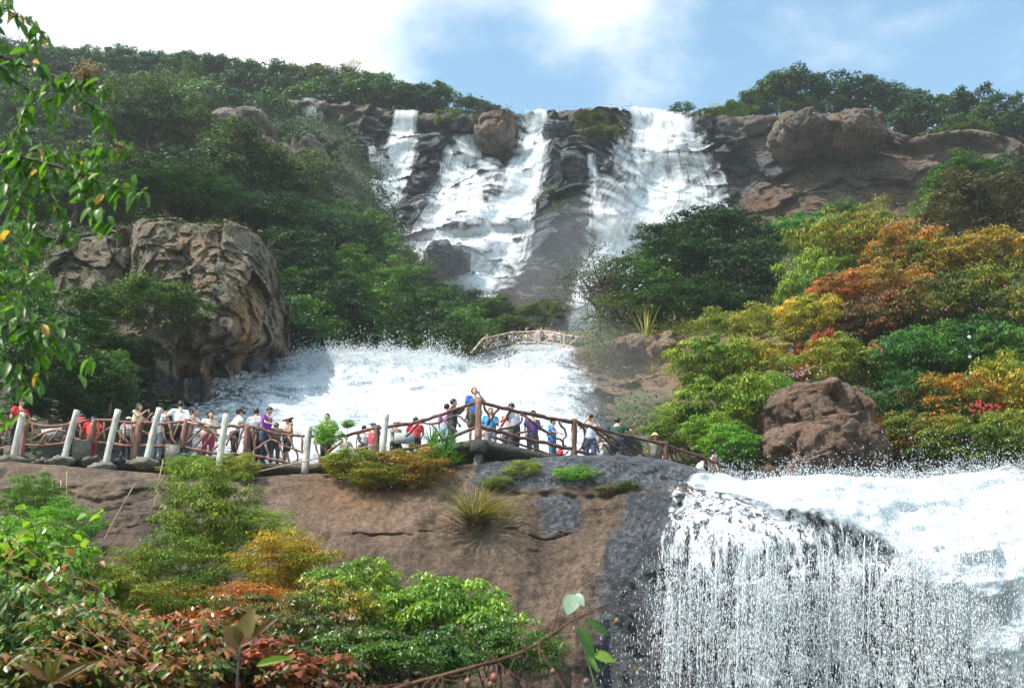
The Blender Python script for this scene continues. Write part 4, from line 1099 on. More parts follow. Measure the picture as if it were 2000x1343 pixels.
def forest():
    rs = random.Random(11)
    put = []
    def ok(px, py, r):
        for (x, y, q) in put:
            if math.hypot(x - px, (y - py) * 1.4) < (r + q) * .5: return False
        return True
    # ridge line first: crowns against the sky
    sky = [(-30, 78), (60, 88), (130, 102), (200, 104), (260, 110), (330, 114), (390, 112), (450, 124), (520, 128), (590, 130), (650, 138), (700, 150), (750, 158), (800, 170), (850, 178), (900, 188), (950, 205), (990, 218), (1025, 234)]
    for i, (x, y) in enumerate(sky):
        for j in range(3):
            px = x + rs.uniform(-30, 30); r = rs.uniform(17, 31) * (1 if x < 900 else .6)
            py = np.interp(px, [q[0] for q in sky], [q[1] for q in sky]) + r * .5 + rs.uniform(-4, 9)
            P, _ = lslope.at(px, max(py + r, 86))
            Y = min(P.y, 172) if px < 700 else min(P.y, 156)
            put.append((px, py, r))
            c = [MIDG, DARK, BLUEG, MIDG, OLIVE][rs.randrange(5)]; lb = tlab(c, r, 'ridge', px, py, 23)
            pplant('far', 'ridge_tree', lb[0], 'tree', px, py, Y, r, r * .82, a=jit(c[0]), b=jit(c[1]), group=lb[1])
    n = 0; tries = 0
    poly_r = [(80, 980), (200, 1010), (230, 720), (262, 610), (300, 640), (340, 625), (400, 655), (440, 715), (500, 780), (560, 850), (610, 940), (650, 1000), (690, 1010)]
    while n < 190 and tries < 9000:
        tries += 1
        py = rs.uniform(100, 690); px = rs.uniform(-60, 1000)
        lim = np.interp(py, [p[0] for p in poly_r], [p[1] for p in poly_r])
        skyl = np.interp(px, [q[0] for q in sky], [q[1] for q in sky])
        if px > lim - 30 or py < skyl + 12: continue
        if px < 500 and 430 < py: continue
        P, N = lslope.at(px, py)
        Y = P.y
        r = rs.uniform(2.2, 4.0) / px_size(py, Y)
        if py > 395: r = rs.uniform(2.0, 3.4) / px_size(py, Y)
        if not ok(px, py, r): continue
        if abs(px - 480) < 80 and abs(py - 285) < 55 or (560 < px < 660 and 205 < py < 250) or (520 < px < 650 and 300 < py < 390 and rs.random() < .6): continue
        put.append((px, py, r))
        if py < 250 and px > 330: c = [BLUEG, MIDG, MIDG, OLIVE, DARK][rs.randrange(5)]
        elif px < 640 and py < 450: c = [GREY, DARK, GREY, DARK, BLUEG][rs.randrange(5)]
        else: c = [MIDG, DARK, DARK, BRIGHT, MIDG][rs.randrange(5)]
        far_ = Y > 125
        lab = tlab(c, r * px_size(py, Y), 'upper' if far_ else 'lower', px, py, 3.1 if far_ else 2.7)
        zc = P.z + r * px_size(py, Y) * .55
        L_ = W(px, py, Y - 1.0)
        plant('far' if far_ else 'mid', 'forest_tree', lab[0], 'tree', (L_.x, L_.y, L_.z), r * px_size(py, Y), r * px_size(py, Y) * rs.uniform(.75, .95), a=jit(c[0], .3), b=jit(c[1], .3), group=lab[1])
        n += 1
    print('forest trees', len(put), tries)
forest()
# named trees of the left side
for kind, lab, px, py, Y, w, h, c in (
    ('mid', 'bright green broadleaf tree catching the sun at the forest edge next to the falls', 760, 560, 84, 60, 48, BRIGHT),
    ('mid', 'sunlit green tree in front of the dark mass right of the outcrop', 690, 520, 80, 40, 36, ((.03, .075, .012), (.08, .14, .02))),
    ('mid', 'dark crowned tree leaning out over the narrow fall, topmost at the forest edge', 700, 465, 100, 40, 30, DARK),
    ('mid', 'deep green tree hanging above the left end of the middle cascade', 620, 610, 70, 90, 70, DARK),
    ('mid', 'dark tree between the outcrop and the middle cascade', 575, 520, 72, 75, 66, DARK),
    ('mid', 'shadowed low tree just above the spray of the middle cascade', 600, 675, 64, 80, 36, BLUEG),
    ('mid', 'leafy green tree with pale trunk above the middle of the cascade', 740, 610, 80, 55, 60, MIDG),
    ('thin', 'airy grey green tree with thin twigs in front of the fan of the middle fall', 800, 540, 92, 55, 44, GREY),
    ('mid', 'low rounded green tree at the foot of the middle fall', 850, 620, 88, 70, 44, MIDG),
    ('mid', 'green bush like tree beside the far footbridge', 870, 655, 84, 54, 40, MIDG),
    ('mid', 'small hazy tree on the bank under the lowest pool of the high falls', 965, 605, 104, 42, 22, MIDG),
    ('mid', 'bluish low tree beside the far footbridge on the bank', 800, 672, 76, 70, 34, BLUEG),
    ('mid', 'olive tree reaching over the rock face below the forest', 650, 560, 76, 60, 50, MIDG),
    ('mid', 'broad speckled dark tree spreading above the outcrop, widest crown of the slope', 480, 350, 88, 130, 78, GREY),
    ('mid', 'speckled grey green tree behind the near leafy branch', 300, 250, 104, 110, 70, GREY),
    ('mid', 'dark spreading tree on the outcrop crest', 400, 400, 74, 90, 40, DARK),
    ('mid', 'dark tree leaning over the outcrop edge', 530, 440, 78, 80, 50, DARK),
    ('mid', 'dark tree hidden in shade behind the outcrop', 230, 370, 78, 110, 60, GREY),
    ('mid', 'glossy green tree growing on the face of the outcrop', 188, 600, 49.5, 60, 38, MIDG),
    ('mid', 'round grey green shrub tree hiding the middle of the outcrop', 305, 605, 48.5, 92, 46, ((.03, .055, .02), (.06, .10, .035))),
    ('mid', 'fresh green tree at the foot of the outcrop by the walkway', 190, 760, 45, 75, 66, MIDG),
    ('mid', 'bright green tree below the near leafy branch', 45, 600, 44, 58, 80, BRIGHT),
    ('mid', 'deep green tree behind the first white posts', 70, 700, 43, 90, 90, MIDG),
    ('mid', 'dark green tree just above the walkway at its start', 110, 790, 43, 80, 40, DARK),
    ('mid', 'dark overhanging tree along the top edge of the outcrop', 340, 392, 68, 100, 30, DARK),
    ('mid', 'dark tree behind the first lump of the outcrop', 150, 392, 68, 90, 34, GREY),
    ('mid', 'dark tree between the near branch and the outcrop top', 30, 400, 64, 80, 50, MIDG),
    ('mid', 'dark leafy mass at the right foot of the outcrop above the runnels', 545, 640, 63, 44, 60, DARK),
    ('mid', 'shady shrub under the orange overhang', 250, 690, 48, 60, 30, DARK),
    ('mid', 'bright yellowish green tree crown behind the hanging leaves', 30, 500, 45, 56, 60, BRIGHT),
    ('mid', 'mid green tree between the fallen shadows and the white posts', 220, 745, 44.5, 50, 44, MIDG),
    ('mid', 'tangled green shrub on the outcrop shoulder', 150, 660, 47, 80, 40, MIDG)):
    pplant(kind, 'broadleaf_tree', lab, 'tree', px, py, Y, w, h, a=c[0], b=c[1])
# rim trees right of the falls
rim = [(1330, 222, 26, 12), (1375, 230, 24, 12), (1420, 226, 30, 18), (1455, 214, 36, 26), (1490, 200, 40, 36), (1520, 185, 44, 38), (1565, 180, 50, 42), (1620, 188, 50, 38), (1668, 192, 46, 38), (1712, 200, 48, 40),
       (1760, 215, 50, 40), (1800, 225, 46, 44), (1745, 255, 50, 34), (1800, 262, 44, 34), (1862, 222, 46, 40), (1905, 215, 50, 36), (1950, 232, 48, 40), (1990, 245, 46, 42), (1890, 255, 50, 34), (1960, 268, 60, 30), (2030, 270, 50, 50), (1560, 215, 40, 22), (1480, 232, 40, 16), (1640, 222, 40, 18)]
for x, y, w, h in rim:
    c = [BLUEG, BLUEG, MIDG, DARK][prs.randrange(4)]; lb = tlab(c, w, 'rim', x, y, 45)
    pplant('far', 'rim_tree', lb[0], 'tree', x, y, np.interp(x, [1300, 1700, 2000], [147, 143, 138]) + (4 if y < 225 else 0), w, h, a=jit(c[0]), b=jit(c[1]), group=lb[1])
for x, y, w, h, lab in ((1150, 232, 30, 5, 'low dry shrub on the rocky knoll between the falls'), (880, 236, 30, 9, 'dark shrub above the brown boulder on the rim'), (960, 240, 26, 7, 'small shrub at the edge of the notch'), (965, 280, 18, 9, 'yellow green tuft on the brown boulder'), (1420, 232, 50, 7, 'low green scrub along the rim beside the broad fall'),
                        (1870, 272, 60, 8, 'light green scrub on the top edge of the red brown wall'), (1180, 262, 30, 8, 'green patch of scrub on the knoll'), (1560, 390, 26, 14, 'small green bush growing from the red brown wall')):
    pplant('far', 'shrub', lab, 'shrub', x, y, 134 if 1100 < x < 1300 or x > 1500 else 140, w, h, a=OLIVE[0], b=(.10, .13, .04))
for x, y, w, h, lab in ((690, 135, 24, 24, 'bare pale twigged tree breaking the ridge line'), (1396, 215, 14, 16, 'thin leafless tree on the rim near the broad fall')):
    pplant('thin', 'thin_tree', lab, 'tree', x, y, 155, w, h, a=(.2, .19, .17), b=(.3, .28, .25))

for px, py, Y, w, h, lab in ((1058, 612, 101, 40, 18, 'hazy low shrub on the tan rock foot beside the last drop of the falls'), (1000, 640, 96, 44, 16, 'low green shrub on the bank just above the far footbridge'), (1010, 470, 118, 10, 7, 'little tuft of green on the dark buttress beside the middle fall')):
    pplant('far', 'shrub', lab, 'shrub', px, py, Y, w, h, a=OLIVE[0], b=(.09, .12, .04))
# ---- the big dark evergreen group right of centre
for lab, kind, px, py, Y, w, h, c in (
    ('high dark evergreen crown in front of the broad fall', 'mid', 1395, 455, 80, 75, 48, DARK),
    ('dark evergreen filling the middle of the clump below the broad fall', 'mid', 1330, 520, 76, 95, 66, DARK),
    ('dark evergreen at the near edge of the clump with green lit side', 'mid', 1250, 570, 74, 85, 62, MIDG),
    ('full dark evergreen beside the coloured shrubs', 'mid', 1440, 545, 76, 90, 80, DARK),
    ('low dark evergreen over the tan bank', 'mid', 1330, 610, 70, 110, 50, DARK),
    ('dark evergreen standing behind the others toward the orange shrubs', 'mid', 1480, 490, 80, 50, 60, DARK),
    ('round evergreen head just under the broad fall', 'mid', 1300, 470, 80, 55, 36, DARK),
    ('thin branched tree with bare twigs reaching over the far footbridge', 'thin', 1170, 560, 72, 75, 72, GREY),
    ('small leafy tree on the bank end near the far footbridge', 'thin', 1215, 620, 68, 70, 46, ((.04, .06, .02), (.07, .10, .03))),
    ('lower dark evergreen above the yellow green shrubs', 'mid', 1440, 620, 70, 80, 40, DARK)):
    pplant(kind, 'evergreen_tree', lab, 'tree', px, py, Y, w, h, a=c[0], b=c[1])
# bare twigs toward the bridge
def bare_twigs():
    rs = np.random.RandomState(8)
    root = empty('bare_branch', W(1215, 600, 71)); tag(root, 'bare dark branches reaching out from the thin tree toward the waterfall mist', 'branch')
    parts = []
    def grow(p, d, L_, r, depth):
        q = [p]
        for i in range(4):
            d = d + rs.normal(size=3) * .22; d[1] *= .8; d /= np.linalg.norm(d)
            q.append(q[-1] + d * L_ / 4)
        q = np.array(q)
        parts.append(tube(smooth_path(q, 2), np.linspace(r, r * .45, 9), 5))
        if depth:
            for k in range(3 if depth > 1 else 4):
                j = rs.randint(1, 5)
                grow(q[j], d + rs.normal(size=3) * .6, L_ * .62, r * .5, depth - 1)
    for k in range(5):
        grow(np.zeros(3), np.array([-1, -.1, rs.uniform(-.25, .7)]), rs.uniform(2, 3.4), .055, 3)
    v, f = join_arrays(parts)
    link('twig', to_mesh('twig', v, f), M_bark, root)
bare_twigs()

# ---- coloured shrubs of the right slope
YEL = ((.06, .10, .013), (.20, .16, .02)); ORA = ((.07, .075, .013), (.40, .12, .02)); RED = ((.11, .06, .015), (.36, .07, .025)); RUST = ((.045, .04, .015), (.16, .045, .02))
LIME = ((.055, .105, .013), (.15, .17, .022)); DGR = ((.012, .04, .012), (.03, .09, .02)); PINK = ((.20, .08, .07), (.42, .16, .16)); PURP = ((.03, .022, .016), (.08, .035, .028))
right_shrubs = [
    ('mid', 'plain green tree at the far end of the coloured slope', 1560, 470, 90, 50, 36, ((.03, .11, .015), (.06, .17, .03))),
    ('mid', 'light green tree under the red brown wall', 1640, 440, 92, 46, 30, MIDG),
    ('shrub', 'tall yellow green shrub at the head of the coloured slope', 1620, 500, 68, 66, 56, YEL),
    ('shrub', 'yellow olive shrub with a little orange next to the tall yellow one', 1700, 470, 68, 60, 48, ((.07, .10, .015), (.26, .15, .02))),
    ('shrub', 'green leaning tree with yellowing tips beside the dark evergreens', 1590, 580, 66, 62, 62, ((.06, .12, .015), (.17, .19, .02))),
    ('shrub', 'flaming orange shrub, brightest of the upper slope', 1765, 500, 62, 66, 44, ORA),
    ('shrub', 'green shrub with orange tips next to the brightest one', 1840, 520, 61, 70, 48, ((.05, .09, .013), (.26, .13, .02))),
    ('shrub', 'orange yellow shrub at the edge of the view on the upper slope', 1930, 520, 60, 80, 44, ((.06, .09, .015), (.28, .15, .02))),
    ('shrub', 'pale pink and orange speckled shrub in the middle of the slope', 1730, 560, 58, 66, 34, ((.12, .10, .03), (.40, .15, .06))),
    ('shrub', 'red brown shrub left of the pale speckled one', 1645, 575, 58, 44, 36, RED),
    ('shrub', 'golden shrub leaning out toward the cascade', 1590, 630, 55, 54, 46, ((.12, .14, .015), (.42, .22, .02))),
    ('shrub', 'dark crimson shrub above the boulders', 1610, 700, 53, 42, 40, ((.10, .03, .012), (.34, .045, .025))),
    ('shrub', 'olive green shrub overhanging the upper boulder', 1650, 715, 48, 66, 46, ((.07, .10, .014), (.18, .17, .02))),
    ('shrub', 'deep rust and green shrub in the shaded middle of the slope', 1740, 640, 54, 80, 52, RUST),
    ('shrub', 'dark maroon shrub behind the pink flowers', 1690, 650, 55, 56, 56, PURP),
    ('shrub', 'dark green shrub with rust tips on the shaded slope', 1850, 620, 53, 88, 56, ((.02, .045, .012), (.09, .07, .02))),
    ('shrub', 'green shrub with orange tips by the view edge', 1950, 610, 52, 84, 60, ((.04, .07, .014), (.16, .13, .02))),
    ('shrub', 'leafy green shrub above the spray, nearest the upper boulder', 1770, 730, 47, 76, 48, DGR),
    ('shrub', 'bright edged green shrub with pointed leaves', 1800, 700, 47.5, 70, 40, ((.03, .09, .016), (.07, .16, .025))),
    ('shrub', 'dense dark green shrub by the white flowers', 1900, 700, 48, 84, 50, DGR),
    ('shrub', 'green shrub at the view edge above the yellow one', 1975, 690, 47, 64, 44, ((.04, .09, .016), (.08, .16, .02))),
    ('shrub', 'shaded green shrub over the end of the boulders', 1770, 800, 44, 64, 46, DGR),
    ('shrub', 'yellow orange shrub above the high splash', 1860, 800, 43, 80, 48, ((.06, .09, .013), (.38, .12, .03))),
    ('shrub', 'yellow shrub glowing at the view edge above the torrent', 1960, 790, 43, 76, 62, ((.08, .11, .013), (.26, .18, .02))),
    ('shrub', 'green and red shrub just over the torrent', 1790, 860, 41, 70, 44, ((.05, .08, .014), (.20, .10, .02))),
    ('shrub', 'low green shrub wetted by the torrent spray', 1880, 880, 40, 84, 44, ((.04, .08, .014), (.12, .14, .02))),
    ('shrub', 'low olive shrub at the view edge by the torrent', 1975, 870, 40, 64, 50, ((.06, .09, .014), (.16, .15, .02))),
    ('shrub', 'dark green shrub between the boulders and the torrent', 1745, 900, 42, 50, 44, ((.03, .05, .014), (.09, .10, .02))),
    ('mid', 'brownish purple tree on the shoulder under the wall end', 1920, 420, 72, 90, 52, ((.03, .03, .02), (.08, .05, .03))),
    ('mid', 'green tree on the shoulder under the wall end', 1890, 365, 84, 70, 36, MIDG),
    ('mid', 'bright olive tree at the shoulder foot', 1830, 430, 80, 46, 32, ((.05, .09, .015), (.10, .15, .025))),
    ('mid', 'dark green tree high on the shoulder at the view edge', 1975, 370, 84, 50, 48, DARK),
    ('shrub', 'yellow green round shrub beside the boulders, fullest of the lower bank', 1430, 810, 43.5, 92, 62, LIME),
    ('shrub', 'upright yellow green shrub over the tan bank', 1400, 720, 48, 72, 54, LIME),
    ('shrub', 'light green shrub with orange flecks on the lower bank', 1470, 730, 48, 68, 46, ((.09, .14, .02), (.28, .17, .03))),
    ('shrub', 'dry gold shrub on the bank between dark tree and boulders', 1500, 650, 58, 70, 36, ((.10, .12, .03), (.24, .19, .06))),
    ('shrub', 'soft olive shrub below the dark evergreens', 1420, 655, 60, 62, 30, ((.07, .11, .025), (.16, .17, .04))),
    ('shrub', 'hazy green shrub climbing the bank under the golden shrub', 1540, 690, 56, 50, 40, ((.08, .11, .03), (.18, .16, .05))),
    ('shrub', 'pale pink flowering shrub above the upper boulder', 1540, 735, 50, 42, 18, PINK),
    ('shrub', 'small green shrub in front of the upper boulder edge', 1520, 770, 44, 40, 28, ((.04, .12, .016), (.10, .19, .03))),
    ('shrub', 'low bright green bush at the end of the railing', 1430, 880, 41, 50, 34, ((.04, .13, .016), (.12, .22, .02))),
    ('shrub', 'thin yellow leaved shrub behind the people at the railing end', 1330, 850, 44, 56, 34, LIME),
    ('shrub', 'dark leafed shrub hanging over the last rail', 1390, 845, 42, 44, 32, ((.05, .12, .014), (.16, .20, .02))),
]
for kind, lab, px, py, Y, w, h, c in right_shrubs:
    pplant(kind, 'shrub' if kind == 'shrub' else 'slope_tree', lab, 'shrub' if kind == 'shrub' else 'tree', px, py, Y, w * 1.15, h * 1.25, a=c[0], b=c[1])

# the planting goes on past the edge of the view
for i in range(22):
    px = 2080 + 62 * (i % 6) + prs.uniform(-20, 20); py = 470 + 110 * (i // 6) + prs.uniform(-20, 20)
    P_, _ = rslope.at(px, py)
    c = [YEL, DGR, ORA, MIDG, DGR][i % 5]
    plant('shrub', 'shrub', 'shrub of the planting that goes on beyond the view', 'shrub', (P_.x, P_.y, P_.z + .9), 1.7, 1.3, a=jit(c[0]), b=jit(c[1]), group='shrubs beyond the view')
# ---- undergrowth: leaves lying over the soil and in the cracks, uncountable
def undergrowth(patch, name, label, mask, n, size, seed, a, b, hgt=.5, nrm=(0, 0, 1), clumped=1.0, aspect=.5):
    rs = np.random.RandomState(seed)
    m = mask(patch.SX, patch.SY, patch) * np.clip(.25 + clumped * 1.6 * fbm(patch.P * .25 + seed, 4), 0, 1)
    # area of each cell, so that density is per square metre
    du = np.linalg.norm(np.gradient(patch.P, axis=1), axis=-1); dv = np.linalg.norm(np.gradient(patch.P, axis=0), axis=-1)
    w = (m * du * dv * (dv < 1.6) * (du < 1.6)).ravel(); w /= w.sum()
    i = rs.choice(len(w), n, p=w)
    P = patch.P.reshape(-1, 3)[i]; N = patch.ND.reshape(-1, 3)[i]
    s = (du.ravel()[i] + dv.ravel()[i])
    P = P + rs.normal(size=(n, 3)) * s[:, None] * .38 + N * (rs.rand(n) ** 1.3 * hgt)[:, None] + np.array([0, 0, 1]) * (rs.rand(n) * hgt * .8 * (.4 + .6 * np.clip(fbm(P * .7, 3) * 2, 0, 1)))[:, None]
    v, F = leaves(P, N * .5 + np.array(nrm) + rs.normal(size=(n, 3)) * .5, size, rs, aspect)
    cl = np.repeat(np.clip(.5 + fbm(P * .4 + 3, 3), 0, 1), 2)
    me = to_mesh(name, v, F, smooth=False, attrs={'rnd': ('FACE', np.repeat(rs.rand(n), 2)), 'clump': ('FACE', cl)})
    o = link(name, me, M_leaf)
    o['leaf_a'] = list(a); o['leaf_b'] = list(b)
    tag(o, label=label, kind='stuff')
undergrowth(lslope, 'undergrowth', 'leafy undergrowth between the trees of the forested slope', lambda x, y, p: (x > -120) * (x < 1000) * (y > 60) * (y < 900) * ~((x > 330) & (y > 690)) + 0.0, 90000, .42, 1, (.02, .045, .014), (.045, .085, .025), 1.2, clumped=.6)
undergrowth(valley, 'undergrowth', 'low green growth on the bank above the middle cascade', lambda x, y, p: 1.0 * (x > 450) * (x < 1500) * ((x < 925) | (x > 1145)), 26000, .32, 2, (.03, .06, .018), (.08, .11, .03), 1.0)
undergrowth(rslope, 'undergrowth', 'grass and low leaves under the coloured shrubs', lambda x, y, p: 1.0 * (x > 1180) * (x < 2500) * (y > 380), 85000, .20, 3, (.05, .075, .018), (.14, .15, .035), .6)
undergrowth(cliff, 'undergrowth', 'tufts of grass and moss on the ledges of the cliff', lambda x, y, p: (sstep(.35, .6, p.ND[..., 2]) * (y > 215) * (.06 + gauss(x, y, 1170, 250, 60, 22) + gauss(x, y, 1110, 400, 50, 14) + .7 * gauss(x, y, 1050, 610, 110, 40) + .5 * gauss(x, y, 1700, 350, 260, 60) + .6 * gauss(x, y, 1830, 280, 120, 14) + gauss(x, y, 700, 225, 90, 10))), 26000, .26, 4, (.05, .065, .02), (.14, .13, .045), .5, clumped=1)
undergrowth(midrock, 'undergrowth', 'yellowish grass on the tan bank beside the cascade', lambda x, y, p: (x > 1120) * (gauss(x, y, 1175, 715, 40, 34) + .8 * gauss(x, y, 1260, 665, 110, 14) + .3 * gauss(x, y, 1240, 790, 80, 80) + .5 * gauss(x, y, 1215, 820, 20, 40)), 16000, .16, 5, (.07, .085, .02), (.19, .16, .045), .6, aspect=.25)
undergrowth(outcrop, 'undergrowth', 'sparse weeds in the cracks of the outcrop', lambda x, y, p: sstep(.3, .6, p.ND[..., 2]) * (x > 90) * (y < 640), 5000, .13, 6, (.05, .08, .02), (.10, .13, .04), .25)

# ================================================================== WALKWAY, RAILINGS, POSTS
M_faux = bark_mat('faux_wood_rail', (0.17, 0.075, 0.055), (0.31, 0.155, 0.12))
M_faux_dark = bark_mat('dark_faux_wood_rail', (0.085, 0.036, 0.026), (0.17, 0.085, 0.062))  # darker copy of the rail colour, for the right part of the railing
M_whitepost = bark_mat('weathered_white_post', (0.36, 0.34, 0.31), (0.60, 0.58, 0.53))
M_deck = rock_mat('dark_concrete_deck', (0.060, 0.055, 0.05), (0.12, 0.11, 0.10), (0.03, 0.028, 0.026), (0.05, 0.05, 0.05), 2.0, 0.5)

M_mortar = rock_mat('grey_mortar', (0.17, 0.155, 0.13), (0.28, 0.26, 0.22), (0.07, 0.06, 0.05), (0.1, 0.1, 0.1), 2.4, 0.4)

FPTS = [(-200, 912, 37.2), (0, 905, 36.9), (60, 900, 36.8), (180, 900, 36.6), (270, 898, 36.4), (360, 898, 36.3), (480, 900, 36.4), (600, 906, 36.6), (700, 896, 36.4), (800, 880, 36.0), (880, 866, 35.4), (935, 856, 34.9), (1020, 874, 35.3), (1121, 897, 35.8), (1210, 906, 36.4), (1300, 914, 37.1), (1400, 938, 38.2), (1520, 960, 39.5)]
def Yf(px): return float(np.interp(px, [p[0] for p in FPTS], [p[2] for p in FPTS]))
def floor_py(px): return float(np.interp(px, [p[0] for p in FPTS], [p[1] for p in FPTS]))
def floor_z(px): return T_of(floor_py(px)) * Yf(px)
def F3(px, py, off=0.0): return W(px, py, Yf(px) + off)

# the walkway: a slab following the railing, 4 m deep, with a thick edge
def walkway():
    xs = np.linspace(-200, 1500, 120)
    rows = []
    for x in xs:
        e = W(x, floor_py(x), Yf(x)); z = e.z - .06
        th = 0.16 + 0.04 * float(sstep(860, 900, x) * sstep(1120, 1060, x))
        fr = -0.22 if 860 < x < 1110 else -.12
        rows.append([(e.x, e.y + fr, z - th), (e.x, e.y + fr, z), (e.x * 1.02, e.y + 1.5, z + .01), (e.x * 1.05, e.y + 4.4, z + .03), (e.x * 1.05, e.y + 4.4, z - .6)])
    P = np.array(rows); idx = np.arange(P.shape[0] * 5).reshape(-1, 5)
    F = np.stack([idx[:-1, :-1], idx[1:, :-1], idx[1:, 1:], idx[:-1, 1:]], -1).reshape(-1, 4)
    F = np.concatenate([F, np.stack([idx[:-1, 4], idx[1:, 4], idx[1:, 0], idx[:-1, 0]], -1)])
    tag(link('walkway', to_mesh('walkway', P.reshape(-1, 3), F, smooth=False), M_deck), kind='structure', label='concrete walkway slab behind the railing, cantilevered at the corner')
walkway()
# cantilevered corner: beam, bracket, stub column
d_ = empty('viewing_deck', F3(935, 862))
tag(d_, 'dark concrete deck corner jutting out over the rock on a stub column', 'deck')
def part(name, vf, mat, parent, smooth=False, **k):
    v, f = vf
    me = to_mesh(name, np.asarray(v) - np.array(parent.location if parent else (0, 0, 0)), f, smooth=smooth, **k)
    return link(name, me, mat, parent)
e = F3(935, 866)
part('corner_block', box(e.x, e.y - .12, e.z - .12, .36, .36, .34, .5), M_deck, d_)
a_, b_, c_ = F3(872, 876, .7), F3(935, 872, .7), F3(1075, 897, .7)
def beam(p, q, h, w, drop):
    p, q = Vector(p), Vector(q); m = (p + q) / 2; L_ = (q - p).length
    ang = math.atan2(q.y - p.y, q.x - p.x)
    v, f = box(0, 0, 0, L_, w, h, 0)
    sl = (q.z - p.z) / max((Vector((q.x, q.y, 0)) - Vector((p.x, p.y, 0))).length, .01)
    v[:, 2] += v[:, 0] * sl
    c, s = math.cos(ang), math.sin(ang)
    v = np.stack([v[:, 0] * c - v[:, 1] * s + m.x, v[:, 0] * s + v[:, 1] * c + m.y, v[:, 2] + m.z - drop], 1)
    return v, f
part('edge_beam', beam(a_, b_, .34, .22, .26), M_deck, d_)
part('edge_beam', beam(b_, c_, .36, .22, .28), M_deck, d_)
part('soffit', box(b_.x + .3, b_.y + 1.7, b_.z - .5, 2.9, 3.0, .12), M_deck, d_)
st = smooth_path([F3(936, 880, .15), F3(934, 900, .1), F3(932, 925, .1)], 3)
part('stub_column', tube(st, .125, 12), M_mortar, d_, smooth=True)
# rock mass added under the deck so the gap behind reads dark
#boulder('boulder', 'shaded rock mass under the deck corner', 885, 885, 1010, 950, 36.6, 1.6, 31, M_slab, warm=0)

boulder('boulder', 'rock mass added under the deck corner to darken the gap', 872, 885, 1075, 960, 37.6, 1.4, 31, M_slab, warm=0)
# ---- near railing
rail_root = empty('branch_railing', F3(0, 900))
tag(rail_root, 'long reddish railing of branch shaped concrete between the walkway and the rock slab', 'railing')
far_root = None
def polytube(pts, r0, r1=None, off=0.0, k=7, sub=4, wob=.012, fn=None, seed=0):
    fn = fn or F3
    P = [fn(x, y, off) for x, y in pts]
    S = smooth_path(P, sub)
    n = len(S)
    rs_ = np.random.RandomState(abs(int(pts[0][0] * 13 + pts[0][1] * 7)) % 9999)
    S = S + rs_.normal(size=S.shape) * wob
    r = np.interp(np.linspace(0, 1, n), [0, .5, 1], [r0, (r0 + (r1 or r0)) / 2 * .92, r1 or r0]) * (1 + rs_.normal(size=n) * .10)
    return tube(S, r, k)
def rpart(name, pts, r0, r1=None, off=0.0, mat=None, root=None, **k):
    return part(name, polytube(pts, r0, r1, off, **k), mat or M_faux, root or rail_root, smooth=True)
def z1(L_): return [(x / 4.0, 740 + y / 4.0) for x, y in L_]
def z2(L_): return [(400 + x / 4.4444, 740 + y / 4.4444) for x, y in L_]
def z3(L_): return [(780 + x / 5.7143, 740 + y / 5.7143) for x, y in L_]
def z4(L_): return [(1080 + x / 5.7143, 780 + y / 5.7143) for x, y in L_]
R = .050
rpart('top_rail', [(-60, 832), (0, 829), (50, 820), (65, 829), (105, 832), (130, 829), (175, 821)], R)
rpart('top_rail', [(180, 820), (218, 821), (240, 824), (272, 824), (295, 826), (322, 827), (345, 825), (366, 821)], R)
rpart('top_rail', [(366, 821), (390, 827), (425, 834), (450, 831), (482, 834)], R)
rpart('top_rail', [(484, 832), (503, 836), (526, 843), (557, 848), (593, 851), (616, 851), (647, 852), (690, 846), (737, 834)], R)
rpart('top_rail', [(737, 835), (760, 833), (816, 823), (860, 810), (902, 794), (932, 784)], R * 1.1, mat=M_faux_dark)
rpart('top_rail', [(936, 784), (965, 792), (1000, 801), (1040, 809), (1080, 817), (1122, 825)], R * 1.1, mat=M_faux_dark)
rpart('top_rail', [(1122, 822), (1159, 834), (1202, 846), (1255, 857), (1300, 868)], R * 1.05, mat=M_faux_dark)
rpart('top_rail', [(1300, 868), (1342, 883), (1377, 895), (1412, 906)], R, mat=M_faux_dark)
rpart('bottom_rail', [(-60, 880), (0, 875), (45, 869), (75, 870), (112, 866), (150, 861), (178, 861)], R * .9)
rpart('bottom_rail', [(178, 861), (207, 865), (250, 870), (295, 870), (332, 871), (360, 873)], R * .9)
rpart('bottom_rail', [(360, 873), (390, 880), (425, 885), (462, 886), (481, 888)], R * .9)
rpart('bottom_rail', [(481, 886), (500, 890), (535, 898), (562, 904), (600, 908), (660, 902), (735, 886)], R)
rpart('bottom_rail', [(735, 886), (790, 877), (840, 866), (878, 854), (932, 833)], R, mat=M_faux_dark)
rpart('bottom_rail', [(937, 834), (972, 842), (1007, 852), (1042, 859), (1077, 868), (1120, 877)], R * 1.1, mat=M_faux_dark)
rpart('bottom_rail', [(1124, 880), (1159, 888), (1194, 897), (1216, 902), (1250, 912), (1298, 920)], R, mat=M_faux_dark)
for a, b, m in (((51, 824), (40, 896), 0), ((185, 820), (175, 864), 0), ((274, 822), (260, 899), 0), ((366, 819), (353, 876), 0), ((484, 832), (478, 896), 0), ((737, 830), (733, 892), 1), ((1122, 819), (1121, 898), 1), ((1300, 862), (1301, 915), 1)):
    rpart('post', [a, ((a[0] + b[0]) / 2, (a[1] + b[1]) / 2), b], .092, .10, mat=(M_faux_dark if m else None), k=10, wob=.004)
rpart('post', [(935, 779), (934.5, 815), (934, 860)], .10, .115, mat=M_faux, k=12, wob=.004)
